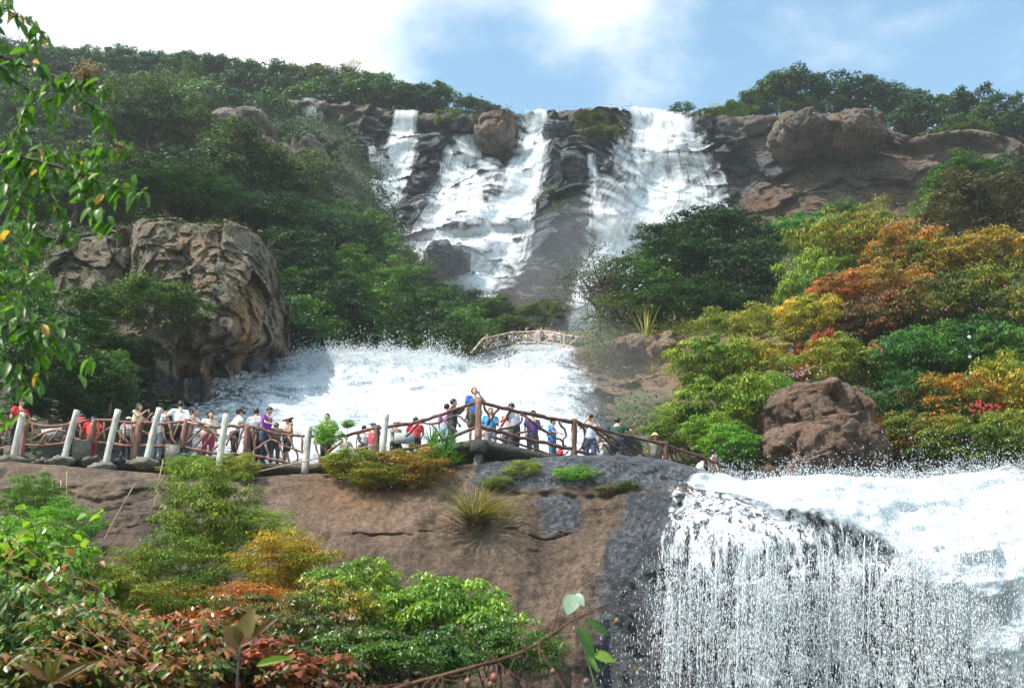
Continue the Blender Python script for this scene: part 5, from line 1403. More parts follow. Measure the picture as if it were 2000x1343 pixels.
branches = [(z1, 0, L_) for L_ in (
 [(250, 355), (265, 400), (255, 450)], [(265, 465), (350, 420), (440, 400), (520, 420), (480, 490)], [(355, 430), (320, 505)], [(450, 400), (380, 500)],
 [(620, 350), (635, 400), (625, 475)], [(570, 420), (590, 460), (640, 480)], [(760, 330), (775, 400), (760, 440)], [(870, 370), (800, 420), (720, 490)], [(815, 340), (820, 490)],
 [(920, 400), (950, 450), (1000, 500)], [(970, 340), (975, 460), (1010, 505)], [(1030, 350), (1025, 500)], [(1110, 400), (1160, 420), (1240, 350)], [(1170, 420), (1165, 500)], [(1270, 370), (1300, 510)],
 [(1330, 350), (1340, 450), (1390, 520)], [(1400, 340), (1360, 450)], [(1520, 340), (1440, 510)], [(1600, 370), (1430, 520)], [(1640, 400), (1500, 540)], [(1660, 430), (1570, 550)], [(1560, 380), (1680, 430), (1740, 450)], [(1740, 490), (1650, 560)],
 [(1780, 450), (1850, 470), (1840, 520), (1850, 560)], [(1830, 400), (1760, 520)], [(1900, 380), (1850, 540)], [(1975, 400), (1990, 570)], [(30, 345), (0, 450)], [(60, 360), (20, 520)])]
branches += [(z2, 0, L_) for L_ in (
 [(420, 430), (440, 500), (440, 580), (430, 640)], [(430, 620), (570, 530), (650, 560), (850, 640)], [(540, 450), (580, 530)], [(520, 560), (570, 690)], [(650, 570), (690, 700)], [(730, 490), (770, 600), (800, 640), (805, 720)], [(850, 500), (850, 640), (900, 700)],
 [(950, 540), (980, 640), (1000, 730)], [(1050, 640), (1200, 540), (1140, 500)], [(1040, 540), (1050, 640), (1060, 720)], [(1330, 460), (1350, 540), (1380, 560), (1400, 680)])]
branches += [(z3, 1, L_) for L_ in (
 [(770, 310), (760, 400), (730, 450)], [(440, 420), (500, 460), (640, 400), (770, 500), (800, 530)], [(500, 460), (650, 590)], [(350, 500), (470, 660)], [(470, 470), (360, 500), (220, 490)], [(220, 470), (160, 560), (60, 650)],
 [(940, 280), (1000, 430), (985, 520)], [(1110, 330), (1000, 500)], [(1240, 360), (1140, 530)], [(1360, 390), (1370, 460), (1300, 520), (1100, 560)], [(1390, 400), (1600, 560), (1800, 680), (1830, 740), (1900, 770)], [(1430, 430), (1450, 540), (1540, 660)], [(1470, 570), (1290, 620)],
 [(1780, 480), (1860, 600), (1820, 700)], [(1000, 630), (1200, 690), (1400, 740), (1600, 810), (1820, 850), (1880, 800)], [(1700, 600), (1640, 630)])]
branches += [(z4, 1, L_) for L_ in (
 [(280, 270), (360, 350), (340, 480), (300, 570)], [(350, 290), (450, 320), (620, 480), (780, 570), (880, 650)], [(330, 550), (400, 500), (520, 470), (680, 470)], [(490, 490), (520, 590)], [(560, 490), (650, 600), (790, 670)], [(740, 690), (900, 655), (1080, 700), (1150, 740)],
 [(540, 350), (700, 450), (830, 550), (890, 640)], [(900, 500), (1060, 660)], [(1070, 490), (1060, 620), (1100, 720)], [(1190, 510), (1150, 600), (1170, 740)], [(1300, 540), (1370, 600), (1380, 740)], [(1400, 580), (1460, 660), (1490, 700), (1440, 760)], [(1560, 650), (1490, 710)])]
for fn, m, L_ in branches:
    rpart('branch', fn(L_), .040, .030, mat=(M_faux_dark if m else None), k=6, sub=3)

# concrete pedestals under the pink posts
for x0, x1, y0, y1 in ((142, 178, 863, 903), (323, 350, 871, 914), (8, 24, 874, 900)):
    p = F3((x0 + x1) / 2, (y0 + y1) / 2, -.05); s = px_size(880, 36.5)
    v, f = box(p.x, p.y, p.z, (x1 - x0) * s, .5, (y1 - y0) * s, .3)
    v[:, 0] += (v[:, 2] - p.z) * -.08
    part('pedestal', (v, f), M_mortar, rail_root)
# footing kerb of broken slabs along the rock edge
kerb = empty('stone_kerb', F3(200, 905)); tag(kerb, 'low broken kerb of dark stone pieces under the railing at the far end of the walkway', 'kerb')
rk = random.Random(4)
for i in range(46):
    px = 40 + i * 9.4
    p = F3(px, floor_py(px) + 2 + rk.uniform(-4, 3), -.12)
    v, f = box(0, 0, 0, rk.uniform(.10, .26), rk.uniform(.2, .4), rk.uniform(.05, .13), 0)
    rot = Matrix.Rotation(rk.uniform(-.7, .7), 3, 'Y') @ Matrix.Rotation(rk.uniform(-.5, .5), 3, 'X')
    v = v @ np.array(rot).T + np.array(p)
    part('stone', (v, f), M_mortar if i % 3 else M_deck, kerb)

# ---- leaning white posts, each on its mound of mortar
def mound(parent, p, r, seed):
    v, f = ellipsoid((0, 0, 0), (1.1, .9, .42), 28, 16)
    v = v * (1 + .5 * fbm(v * 2.2 + seed, 5))[:, None] * r + np.array([p.x, p.y, p.z])
    v[:, 2] = np.where(v[:, 2] < p.z - .1, p.z - .1 + (v[:, 2] - p.z + .1) * 1.6, v[:, 2])
    part('mortar_mound', (v, f), M_mortar, parent, smooth=True)
wp = [((45, 806), (24, 897), 13, 'leaning white concrete post nearest the view edge', 1), ((151, 801), (123, 899), 13, 'leaning white post beside the red shirted stooping visitor', 1), ((231, 800), (204, 911), 13, 'leaning white post left of the woman holding up a phone', 1),
      ((312, 797), (284, 902), 13, 'leaning white post in front of the man with dark hair and white shirt', 1), ((442, 809), (424, 930), 13, 'tall leaning white post beside the man in a black cap', 0), ((604, 833), (595, 920), 14, 'greyish white post right of the woman in a sunhat', 0), ((754, 809), (746, 893), 13, 'upright greenish white post beside the red shirted visitors', 0)]
for (a, b, wpx, lab, md) in wp:
    o_ = -.45
    root = empty('white_post', F3(b[0], b[1], o_)); tag(root, lab, 'post', 'white posts along the rock edge')
    s = px_size(850, 36)
    pts = [F3(a[0], a[1], o_), F3((a[0] + b[0]) / 2, (a[1] + b[1]) / 2, o_), F3(b[0], b[1] + 6, o_)]
    S = smooth_path(pts, 4)
    part('shaft', tube(S, np.linspace(wpx * s / 2 * .97, wpx * s / 2, len(S)), 16), M_whitepost, root, smooth=True)
    if md: mound(root, F3(b[0] - 2, b[1] + 2, o_), .36, b[0])

# ---- loose canes and the long bamboo pole
def cane(lab, pts, Y, r, name='cane'):
    P = smooth_path([W(x, y, Y + i * .02) for i, (x, y) in enumerate(pts)], 4)
    v, f = tube(P, np.linspace(r, r * .7, len(P)), 6)
    return tag(link(name, to_mesh(name, v, f), M_stick), lab, 'cane')
cane('long dry cane hanging down the rock below the fourth white post', [(319, 898), (311, 935), (303, 975), (297, 1012)], 33.2, .018)
cane('dry cane lying slantwise against the rock slab', [(264, 944), (240, 985), (215, 1030), (190, 1084)], 32.6, .018)
cane('short upright dead cane, first of three on the slab', [(103, 938), (102, 988)], 32.9, .014)
cane('short upright dead cane, middle one of three on the slab', [(119, 938), (119, 996)], 32.9, .014)
cane('short upright dead cane, tallest of three on the slab', [(131, 920), (129, 996)], 32.9, .014)
cane('broken pale cane above the creeper', [(232, 1070), (216, 1110), (208, 1140)], 31, .014)
cane('long bamboo pole sloping up across the foot of the railing', [(485, 925), (560, 908), (650, 888), (737, 867)], 35.2, .022, 'bamboo_pole')

# ---- far footbridge with the same kind of railing
YB = 81.0
def B3(px, py, off=0.0): return W(px, py, YB + off - .0003 * (px - 1030) ** 2)
bridge = empty('footbridge', B3(1030, 690)); tag(bridge, 'small pale pink footbridge with arched railing crossing above the middle cascade', 'bridge')
def zb(L_): return [(900 + x / 7.143, 620 + y / 7.143) for x, y in L_]
M_pale = bark_mat('pale_pink_rail', (0.33, 0.235, 0.21), (0.50, 0.39, 0.35))
def bpart(name, L_, r, mat=None): return part(name, polytube(zb(L_), r * .62, r * .62, 0, 6, 3, .008, B3), mat or M_pale, bridge, smooth=True)
bpart('top_rail', [(140, 500), (210, 420), (290, 330), (350, 290), (520, 255), (700, 215), (830, 210), (1080, 195), (1200, 200), (1440, 245), (1700, 290)], .14)
bpart('bottom_rail', [(330, 470), (490, 400), (650, 365), (740, 355), (1090, 350), (1250, 360), (1400, 385), (1600, 420)], .14)
for a, b in (((345, 285), (345, 460)), ((715, 200), (715, 375)), ((1062, 200), (1060, 350)), ((1098, 185), (1100, 375)), ((1450, 245), (1452, 410))):
    bpart('post', [a, ((a[0] + b[0]) / 2, (a[1] + b[1]) / 2), b], .24)
for L_ in ([(750, 350), (800, 280), (880, 230), (960, 235), (1020, 260), (1060, 330)], [(840, 350), (900, 310), (980, 300), (1050, 340)], [(940, 250), (1050, 340)], [(490, 400), (560, 330), (620, 325), (670, 360)], [(390, 290), (430, 390)], [(520, 310), (400, 420)], [(650, 230), (670, 300), (660, 360)],
           [(1150, 350), (1230, 310), (1290, 310)], [(1170, 220), (1270, 280), (1290, 350)], [(1320, 240), (1390, 300), (1400, 385)], [(1500, 270), (1480, 380)], [(1640, 290), (1560, 350), (1500, 390)], [(280, 380), (320, 440)], [(300, 330), (290, 400)], [(450, 285), (500, 330)], [(730, 270), (830, 215)], [(880, 240), (880, 350)]):
    bpart('branch', L_, .10)
# deck slab of the bridge
xs = np.linspace(935, 1150, 24)
P = []
for x in xs:
    yt = np.interp(x, [935, 960, 1000, 1060, 1100, 1150], [692, 683, 673, 671, 674, 684])
    a = B3(x, yt + .5, -.15); b = B3(x, yt + 17, -.15)
    P.append([tuple(b), tuple(a), (a.x, a.y + 3.2, a.z + .02), (b.x, b.y + 3.2, b.z)])
P = np.array(P); idx = np.arange(P.shape[0] * 4).reshape(-1, 4)
F = np.concatenate([np.stack([idx[:-1, j], idx[1:, j], idx[1:, (j + 1) % 4], idx[:-1, (j + 1) % 4]], -1) for j in range(4)])
part('deck', (P.reshape(-1, 3), F), M_concrete, bridge)

# ================================================================== PEOPLE
def plain_mat(name, col, rough=.8, grain=40, var=.18):
    t = NT(name)
    n = t.noise(t.n('ShaderNodeTexCoord').outputs['Object'], 9.0, 5, .6)
    c = t.mix(t.rng(n, .35, .65), C(*[x * (1 - var) for x in col]), C(*[min(x * (1 + var), .95) for x in col]))
    b = t.n('ShaderNodeBump', {'Strength': .5, 'Distance': .02, 'Height': n})
    return t.surf(t.n('ShaderNodeBsdfPrincipled', {'Base Color': c, 'Roughness': rough, 'Normal': b.outputs[0]}).outputs[0])
_pm = {}
def pm(name, col, rough=.8):
    k = (name,) + tuple(col)
    if k not in _pm: _pm[k] = plain_mat(name, col, rough)
    return _pm[k]
SKIN = (.55, .31, .21); HAIR = (.012, .010, .010)
def capsule(a, b, ra, rb, n=10, flat=1.0, axis=None):
    """tapered limb with rounded ends"""
    a, b = np.array(a, float), np.array(b, float)
    d = b - a; L_ = np.linalg.norm(d) + 1e-6; d /= L_
    ts = [-1, -.7, 0, .33, .66, 1, 1.7, 2]
    P, Rr = [], []
    for t_ in ts:
        if t_ < 0:
            P.append(a + d * ra * t_); Rr.append(ra * math.sqrt(max(1 - t_ * t_, 0.0004)))
        elif t_ > 1:
            P.append(b + d * rb * (t_ - 1)); Rr.append(rb * math.sqrt(max(1 - (t_ - 1) ** 2, 0.0004)))
        else:
            P.append(a + d * L_ * t_); Rr.append(ra + (rb - ra) * t_)
    v, f = tube(np.array(P), Rr, n)
    return v, f
_tmp = []
def fuse(lst, voxel, name, smooth_iter=2, wrinkle=0.0, seed=0):
    """overlapping closed pieces -> one continuous skin"""
    v, f = join_arrays(lst)
    me = bpy.data.meshes.new('tmp'); me.from_pydata([tuple(x) for x in v], [], [tuple(dict.fromkeys(int(i) for i in q)) for q in f]); me.update()
    o = bpy.data.objects.new('tmp', me); COL.objects.link(o)
    m = o.modifiers.new('r', 'REMESH'); m.mode = 'VOXEL'; m.voxel_size = voxel; m.use_smooth_shade = True
    s = o.modifiers.new('s', 'SMOOTH'); s.iterations = smooth_iter; s.factor = .5
    dg = bpy.context.evaluated_depsgraph_get()
    e = o.evaluated_get(dg)
    out = bpy.data.meshes.new_from_object(e); out.name = name
    bpy.data.objects.remove(o); bpy.data.meshes.remove(me)
    if wrinkle:
        n = len(out.vertices); c = np.empty(n * 3, np.float32); out.vertices.foreach_get('co', c); c = c.reshape(-1, 3)
        nn = np.empty(n * 3, np.float32); out.vertices.foreach_get('normal', nn); nn = nn.reshape(-1, 3)
        c += nn * (wrinkle * ridged(c * np.array([7, 7, 4.5]) + seed, 3))[:, None]
        out.vertices.foreach_set('co', c.astype(np.float32).ravel()); out.update()
    out.polygons.foreach_set('use_smooth', np.ones(len(out.polygons), bool))
    out.materials.clear()
    return out
def rotv(v, ax, ang):
    return np.asarray(v) @ np.array(Matrix.Rotation(ang, 3, ax)).T
HEADC = {}
def person(label, px, py, h=1.68, face=0.0, lean=0.0, arms=('down', 'down'), shirt=(.5, .5, .5), pants=(.03, .035, .06), hair='short', skin=SKIN, shorts=False, sleeve='short', hat=None, tilt=0.0, look=0.0, bag=None, Y=None, floor=None, skirt=False, build=1.12, walk=.05, tall=1.0, belt=False, light=False):
    """face: heading in degrees, 0 looks at the camera, 90 looks to the picture's right"""
    fz = floor if floor is not None else floor_z(px)
    top = h * (1 - .30 * lean * lean) + .01
    if Y is None:
        Y = (fz + top) / T_of(py)
        Y = min(max(Y, Yf(px) + .32), Yf(px) + 3.6)
        z0 = T_of(py) * Y - top
        z0 = min(max(z0, fz - .45), fz + .45)
        if abs(z0 - fz) < .12: z0 = fz
    else:
        z0 = T_of(py) * Y - top
    X = W(px, py, Y).x
    k = h / 1.70
    b = build
    # joints; y forward is -y in the local frame (towards the camera at face=0)
    L_ = lean
    hip = {s: np.array([s * .085 * b, 0, .90]) for s in (-1, 1)}
    knee = {s: np.array([s * .10 * b, -.02 - s * walk * .5, .49]) for s in (-1, 1)}
    ank = {s: np.array([s * .105 * b, .03 + s * walk, .08]) for s in (-1, 1)}
    def up(p):                                      # bend above the hips
        p = np.array(p, float) - [0, 0, .92]
        return rotv(p, 'X', L_) + [0, 0, .92]
    chest, neck0 = up([0, .0, 1.25]), up([0, .01, 1.42])
    sh = {s: up([s * .175 * b, 0.01, 1.39]) for s in (-1, 1)}
    hc = up([0, -.02, 1.585]); hc[1] -= .02
    el, wr = {}, {}
    for s, mode in zip((-1, 1), arms):
        S = sh[s]
        if mode == 'down': el[s] = S + [s * .05, .03, -.27]; wr[s] = el[s] + [s * .0, -.06, -.24]
        elif mode == 'rail': el[s] = S + [s * .09, -.14, -.22]; wr[s] = el[s] + [-s * .05, -.22, -.06]
        elif mode == 'wide': el[s] = S + [s * .20, .05, -.16]; wr[s] = el[s] + [s * .08, -.20, -.10]
        elif mode == 'phone': el[s] = S + [s * .06, -.17, -.18]; wr[s] = el[s] + [-s * .06, -.16, .15]
        elif mode == 'cam': el[s] = S + [s * .12, -.12, -.18]; wr[s] = np.array([hc[0] + s * .05, hc[1] - .17, hc[2] - .05])
        elif mode == 'drink': el[s] = S + [s * .08, -.18, -.10]; wr[s] = np.array([hc[0] + s * .03, hc[1] - .15, hc[2] - .09])
        elif mode == 'hold': el[s] = S + [s * .04, -.05, -.26]; wr[s] = el[s] + [-s * .08, -.22, .02]
        elif mode == 'hip': el[s] = S + [s * .19, .06, -.20]; wr[s] = el[s] + [-s * .12, -.04, -.16]
        elif mode == 'chin': el[s] = S + [s * .02, -.15, -.20]; wr[s] = np.array([hc[0] + s * .04, hc[1] - .12, hc[2] - .12])
        elif mode == 'back': el[s] = S + [s * .10, .10, -.24]; wr[s] = el[s] + [-s * .12, .06, -.15]
    rl = Matrix.Rotation(look, 3, 'Z') @ Matrix.Rotation(tilt, 3, 'X')
    Rl = np.array(rl)
    def hd(v): return np.asarray(v) @ Rl.T + hc
    def headpart(c, r, nu=14, nv=10):
        v, f = ellipsoid(c, r, nu, nv); return hd(v), f
    # body: one skin
    P = [capsule(up([0, 0, .98]), up([0, 0, 1.34]), .105 * b, .12 * b), capsule(neck0 + [0, 0, -.03], hc + [0, .01, -.05], .052, .048)]
    P += [headpart((0, 0, .015), (.074, .092, .10)), headpart((0, -.028, -.055), (.052, .060, .058)), headpart((0, -.094, -.012), (.014, .022, .024), 8, 6), headpart((.076, .005, -.01), (.014, .022, .032), 8, 6), headpart((-.076, .005, -.01), (.014, .022, .032), 8, 6),
          headpart((0, -.078, -.055), (.026, .014, .009), 8, 6), headpart((0, -.066, .028), (.055, .022, .014), 8, 6)]
    for s in (-1, 1):
        P += [capsule(sh[s] * .9 + neck0 * .1, sh[s], .055, .056), capsule(sh[s], el[s], .048, .036), capsule(el[s], wr[s], .037, .024)]
        P += [capsule(hip[s], knee[s], .078 * b, .052), capsule(knee[s], ank[s], .052, .034), capsule(ank[s] + [0, .03, -.03], ank[s] + [0, -.13, -.045], .036, .03)]
        fw = wr[s] - el[s]; fw /= np.linalg.norm(fw)
        P += [capsule(wr[s], wr[s] + fw * .075, .026, .034)]
    body = fuse(P, .021, 'body', 1)
    # fingers, curled
    FL = []
    for s in (-1, 1):
        fw = wr[s] - el[s]; fw /= np.linalg.norm(fw)
        side = np.cross(fw, [0, 0, 1.]); side /= np.linalg.norm(side) + 1e-6; dn = np.cross(side, fw)
        dn = dn if dn[2] < 0 else -dn
        for i, ln in enumerate((.075, .085, .08, .062)):
            r0 = wr[s] + fw * .09 + side * (i - 1.5) * .019
            p1 = r0 + fw * ln * .5 + dn * .008; p2 = p1 + fw * ln * .3 + dn * ln * .35; 
            FL.append(tube(np.array([r0 - fw * .02, r0, p1, p2]), [.009, .0095, .009, .006], 6))
        t0 = wr[s] + fw * .03 + side * -s * .028
        FL.append(tube(np.array([t0, t0 + fw * .035 - side * s * .022, t0 + fw * .062 - side * s * .02 + dn * .02]), [.011, .011, .007], 6))
    import bmesh
    bm = bmesh.new(); bm.from_mesh(body)
    vv, ff = join_arrays(FL); bv = [bm.verts.new(x) for x in vv]
    for q in ff:
        ids = list(dict.fromkeys(int(i) for i in q))
        if len(ids) > 2:
            try: bm.faces.new([bv[i] for i in ids]).smooth = True
            except ValueError: pass
    bm.to_mesh(body); bm.free()
    root = empty('person', (X, Y, z0), math.radians(face), k)
    tag(root, label, 'person')
    link('body', body, pm('skin', skin, .55), root)
    # shirt
    e = .012
    Sx = [capsule(up([0, .0, .93]), chest, .118 * b + e, .128 * b + e, 12)]
    for s in (-1, 1):
        Sx += [capsule(up([s * .055 * b, 0, .95]), up([s * .08 * b, -.01, 1.28]), .088 * b + e, .088 * b + e, 10), capsule(up([s * .04, .01, 1.38]), sh[s], .062 + e, .058 + e)]
        if sleeve == 'short': Sx.append(capsule(sh[s], sh[s] * .42 + el[s] * .58, .055 + e, .054 + e))
        elif sleeve == 'long': Sx += [capsule(sh[s], el[s], .055 + e, .044 + e), capsule(el[s], wr[s] * .92 + el[s] * .08, .044 + e, .032 + e)]
    Sx.append(capsule(chest, neck0 - [0, 0, .02], .115 * b, .060, 12))
    link('shirt', fuse(Sx, .026, 'shirt', 2, .010, px), pm('cloth', shirt), root)
    # trousers / shorts / skirt
    Px = [capsule(up([0, .01, .95]), np.array([0, .01, .86]), .118 * b + e, .115 * b + e, 12)]
    for s in (-1, 1):
        end = knee[s] if not shorts else hip[s] * .25 + knee[s] * .75
        Px.append(capsule(hip[s], end, .088 * b + e, (.066 if not shorts else .085) + e))
        if not shorts: Px.append(capsule(knee[s], ank[s] + [0, 0, .05], .062 + e, .048 + e))
    if skirt: Px.append(capsule([0, 0, .82], [0, 0, .52], .15, .19, 14))
    link('trousers' if not (shorts or skirt) else ('skirt' if skirt else 'shorts'), fuse(Px, .027, 'trousers', 2, .012, px + 5), pm('cloth', pants), root)
    for s in (-1, 1):
        v, f = join_arrays([capsule(ank[s] + [0, .04, -.045], ank[s] + [0, -.14, -.05], .042, .034)])
        v[:, 2] = np.maximum(v[:, 2], .003)
        link('shoe', to_mesh('shoe', v, f), pm('shoe', (.55, .55, .55) if light else (.05, .045, .045)), root)
    # eyes
    for s in (-1, 1):
        v, f = headpart((s * .029, -.083, .008), (.011, .006, .006), 8, 6)
        link('eye', to_mesh('eye', v, f), pm('eye', (.02, .015, .012), .3), root)
    # hair
    if hair:
        v, f = ellipsoid((0, .014, .036), (.086, .100, .098), 20, 14)
        keep = ~((v[:, 1] < -.035) & (v[:, 2] < .062)) & ~((np.abs(v[:, 0]) > .05) & (v[:, 1] < -.005) & (v[:, 2] < .02)) & (v[:, 2] > (-.045 if hair == 'short' else -.09))
        v2 = v * (1 + .05 * fbm(v * 30, 3))[:, None]
        fk = np.array([q for q in f if keep[list(q)].all()])
        lst = [(v2, fk)]
        if hair == 'long': lst += [capsule((0, .055, .0), (0, .075, -.16), .068, .05), capsule((.055, .02, -.02), (.06, .02, -.13), .026, .02), capsule((-.055, .02, -.02), (-.06, .02, -.13), .026, .02)]
        if hair == 'bun': lst += [ellipsoid((0, .10, .04), (.045, .045, .045), 10, 8)]
        vv, ff = join_arrays(lst)
        me = to_mesh('hair', hd(vv), ff); o = link('hair', me, pm('hair', HAIR, .45), root)
        so = o.modifiers.new('t', 'SOLIDIFY'); so.thickness = .012; so.offset = 0
    if hat:
        kind, col = hat
        if kind == 'cap':
            v, f = ellipsoid((0, .01, .055), (.095, .108, .082), 18, 10); fk = np.array([q for q in f if (v[list(q)][:, 2] > .045).all()])
            bb, bf = box(0, -.13, .052, .13, .10, .012); lst = [(v, fk), (bb, bf)]
        elif kind == 'sun':
            a = np.linspace(0, 2 * np.pi, 25)[:-1]; V = []
            for r, z in ((.0, .145), (.05, .142), (.085, .115), (.098, .06), (.14, .045), (.19, .012)):
                V += [(r * math.cos(q), r * math.sin(q) + .01, z + (.012 * math.sin(3 * q) if r > .15 else 0)) for q in a]
            F = [(i * 24 + j, i * 24 + (j + 1) % 24, (i + 1) * 24 + (j + 1) % 24, (i + 1) * 24 + j) for i in range(5) for j in range(24)]
            lst = [(np.array(V), np.array(F))]
        vv, ff = join_arrays(lst)
        o = link('hat', to_mesh('hat', hd(vv), ff), pm('hat', col), root); so = o.modifiers.new('t', 'SOLIDIFY'); so.thickness = .012; so.offset = 1
    root['_wr'] = 0
    del root['_wr']
    M_ = Matrix.LocRotScale(root.location, root.rotation_euler, root.scale)
    return {'root': root, 'w': {s: M_ @ Vector(wr[s]) for s in (-1, 1)}, 'fw': None, 'hc': M_ @ Vector(hc), 'M': M_, 'chest': M_ @ Vector(chest), 'hip': M_ @ Vector((0, .15, .9)), 'Y': Y}
def prop(name, label, cat, loc, vf, mat, smooth=False, rz=0):
    v, f = vf
    return tag(link(name, to_mesh(name, v, f, smooth=smooth), mat, None, loc, (0, 0, rz)), label, cat)

WHITE = (.72, .72, .72); RED_ = (.62, .03, .035); NAVY = (.02, .025, .05); JEANS = (.06, .10, .19); BLK = (.02, .02, .022)
person('young man in a red polo shirt at the walkway end, looking down', 42, 780, 1.72, face=60, arms=('down', 'rail'), shirt=RED_, pants=NAVY, tilt=.5)
p_a = person('stooping visitor in a red shirt leaning on the rail behind the second white post', 139, 806, 1.6, face=150, lean=.75, arms=('rail', 'rail'), shirt=RED_, pants=NAVY)
person('visitor in a red shirt with dark hair bending behind the pink post', 184, 809, 1.55, face=200, lean=.35, arms=('hip', 'rail'), shirt=(.68, .02, .03), pants=RED_)
person('child in a pale cap and grey shirt beside the woman with a phone', 252, 810, 1.4, face=170, arms=('down', 'down'), shirt=(.35, .36, .38), pants=NAVY, hat=('cap', (.75, .74, .72)))
p_b = person('woman with long brown hair in a pale yellow top holding up a phone', 271, 788, 1.62, face=80, arms=('phone', 'phone'), shirt=(.66, .55, .34), pants=(.4, .33, .25), hair='long', sleeve=None)
prop('phone', 'small white phone held up by the woman in the yellow top', 'phone', (p_b['w'][-1] + p_b['w'][1]) / 2 + Vector((.05, -.02, .07)), box(0, 0, 0, .012, .065, .13), pm('phone', (.7, .7, .72), .3), rz=.2)
person('man in a white shirt with dark hair behind the fourth white post', 314, 787, 1.72, face=150, arms=('cam', 'cam'), shirt=WHITE, pants=(.30, .33, .38))
person('tall man in a white shirt seen from behind, beside the leaning man', 354, 783, 1.76, face=200, arms=('down', 'hip'), shirt=(.78, .78, .76), pants=BLK)
person('young man in a white tee leaning his arms on the rail, looking sideways', 370, 793, 1.68, face=60, lean=.35, arms=('rail', 'rail'), shirt=(.80, .80, .80), pants=(.12, .2, .42), look=.4)
person('short haired woman in a cream top and pink shorts', 412, 799, 1.58, face=35, arms=('rail', 'down'), shirt=(.72, .62, .50), pants=(.45, .04, .11), hair='long')
person('man in a black cap and white shirt beside the tall white post', 462, 798, 1.70, face=120, lean=.1, arms=('rail', 'hip'), shirt=(.74, .72, .66), pants=BLK, hat=('cap', (.02, .025, .035)), hair='short')
person('man in a grey shirt standing behind the man in purple', 501, 792, 1.72, face=160, arms=('down', 'down'), shirt=(.36, .38, .44), pants=BLK)
p_c = person('man in a purple polo shirt and jeans resting a hand on the rail', 520, 789, 1.76, face=70, lean=.12, arms=('rail', 'down'), shirt=(.20, .03, .34), pants=(.04, .07, .12), tilt=.5)
person('person in patterned brown bent over just behind the purple shirt', 540, 822, 1.45, face=190, lean=.4, arms=('rail', 'rail'), shirt=(.26, .13, .08), pants=(.08, .06, .07))
p_d = person('woman in a sunhat and tan vest holding a phone at chest height', 565, 812, 1.62, face=-60, arms=('hold', 'hold'), shirt=(.36, .22, .16), pants=BLK, shorts=True, hair='long', hat=('sun', (.62, .45, .38)), sleeve=None, tilt=.3)
prop('phone', 'black phone held by the woman in the sunhat', 'phone', (p_d['w'][-1] + p_d['w'][1]) / 2 + Vector((-.07, -.03, .05)), box(0, 0, 0, .06, .015, .11), pm('phone', (.02, .02, .02), .3), rz=.4)
person('woman with black hair behind the leafy bamboo sprig', 640, 808, 1.60, face=-20, arms=('hold', 'down'), shirt=(.50, .33, .28), pants=BLK, skirt=True)
person('dark haired child low behind the rail near the yellow green shrub', 676, 850, 1.15, face=30, arms=('down', 'rail'), shirt=(.6, .52, .5), pants=(.5, .45, .42))
person('black haired visitor in a grey top beside the blue cap', 711, 830, 1.45, face=180, arms=('down', 'down'), shirt=(.5, .5, .55), pants=NAVY)
person('visitor in a blue cap and red shirt behind the pink post', 730, 826, 1.48, face=-20, arms=('down', 'rail'), shirt=(.60, .05, .08), pants=(.3, .3, .32), hat=('cap', (.05, .32, .62)))
person('person in a white cap right of the greenish white post', 773, 822, 1.5, face=40, arms=('phone', 'down'), shirt=(.3, .3, .28), pants=BLK, hat=('cap', (.78, .78, .78)))
person('short haired visitor in a bright red shirt by the spiky plant', 812, 814, 1.56, face=190, arms=('rail', 'rail'), shirt=(.66, .035, .06), pants=BLK)
person('visitor in dark clothes with full black hair near the corner post', 884, 779, 1.72, face=100, arms=('phone', 'down'), shirt=(.025, .03, .045), pants=(.02, .025, .035), sleeve='long')
person('visitor in a lilac top half hidden by the dark clothed one', 872, 788, 1.65, face=150, arms=('rail', 'down'), shirt=(.42, .30, .58), pants=(.25, .4, .42))
p_e = person('man in a blue tee shirt at the corner post drinking from a bottle', 926, 757, 1.76, face=35, arms=('down', 'drink'), shirt=(.03, .15, .52), pants=(.10, .10, .07), shorts=True, tilt=-.35)
prop('bottle', 'small water bottle with blue label at the lips of the man in the blue tee', 'bottle', p_e['w'][1] + Vector((.02, -.03, .06)), join_arrays([tube(np.array([(0, 0, -.07), (0, 0, -.06), (0, 0, .06), (0, 0, .085), (0, 0, .11)]), [.028, .032, .032, .014, .013], 12)]), pm('bottle', (.45, .6, .85), .15), True)
person('woman with bobbed hair in a bright blue tee watching over the rail', 958, 797, 1.60, face=10, arms=('down', 'hold'), shirt=(.04, .30, .62), pants=(.32, .30, .33), hair='long')
p_f = person('child in grey clothes beside the red flag', 990, 812, 1.35, face=160, arms=('hold', 'down'), shirt=(.42, .4, .45), pants=(.1, .1, .12))
fl = W(988, 820, 37.2)
prop('flag', 'small red pennant on a stick over the railing', 'flag', fl, (np.array([(-.12, 0, .14), (.22, .03, .02), (.0, .04, -.26), (-.16, .01, -.1), (-.12, .006, .14), (.22, .036, .02), (.0, .046, -.26), (-.16, .016, -.1)]), np.array([(0, 1, 2, 3), (7, 6, 5, 4), (0, 4, 5, 1), (1, 5, 6, 2), (2, 6, 7, 3), (3, 7, 4, 0)])), pm('flag', (.75, .03, .03)))
person('man in a pale lilac shirt and dark trousers looking down over the rail', 1006, 786, 1.74, face=-120, lean=.12, arms=('down', 'rail'), shirt=(.52, .50, .60), pants=(.03, .035, .05), tilt=.5)
person('person in a deep violet tee with a small print behind the low branch', 1040, 802, 1.66, face=30, arms=('down', 'hold'), shirt=(.10, .05, .26), pants=(.10, .09, .10), tilt=.2)
person('boy in a sky blue shirt looking right, farthest one before the thick post', 1078, 818, 1.50, face=70, arms=('rail', 'down'), shirt=(.03, .26, .62), pants=(.08, .16, .28), tilt=.3)
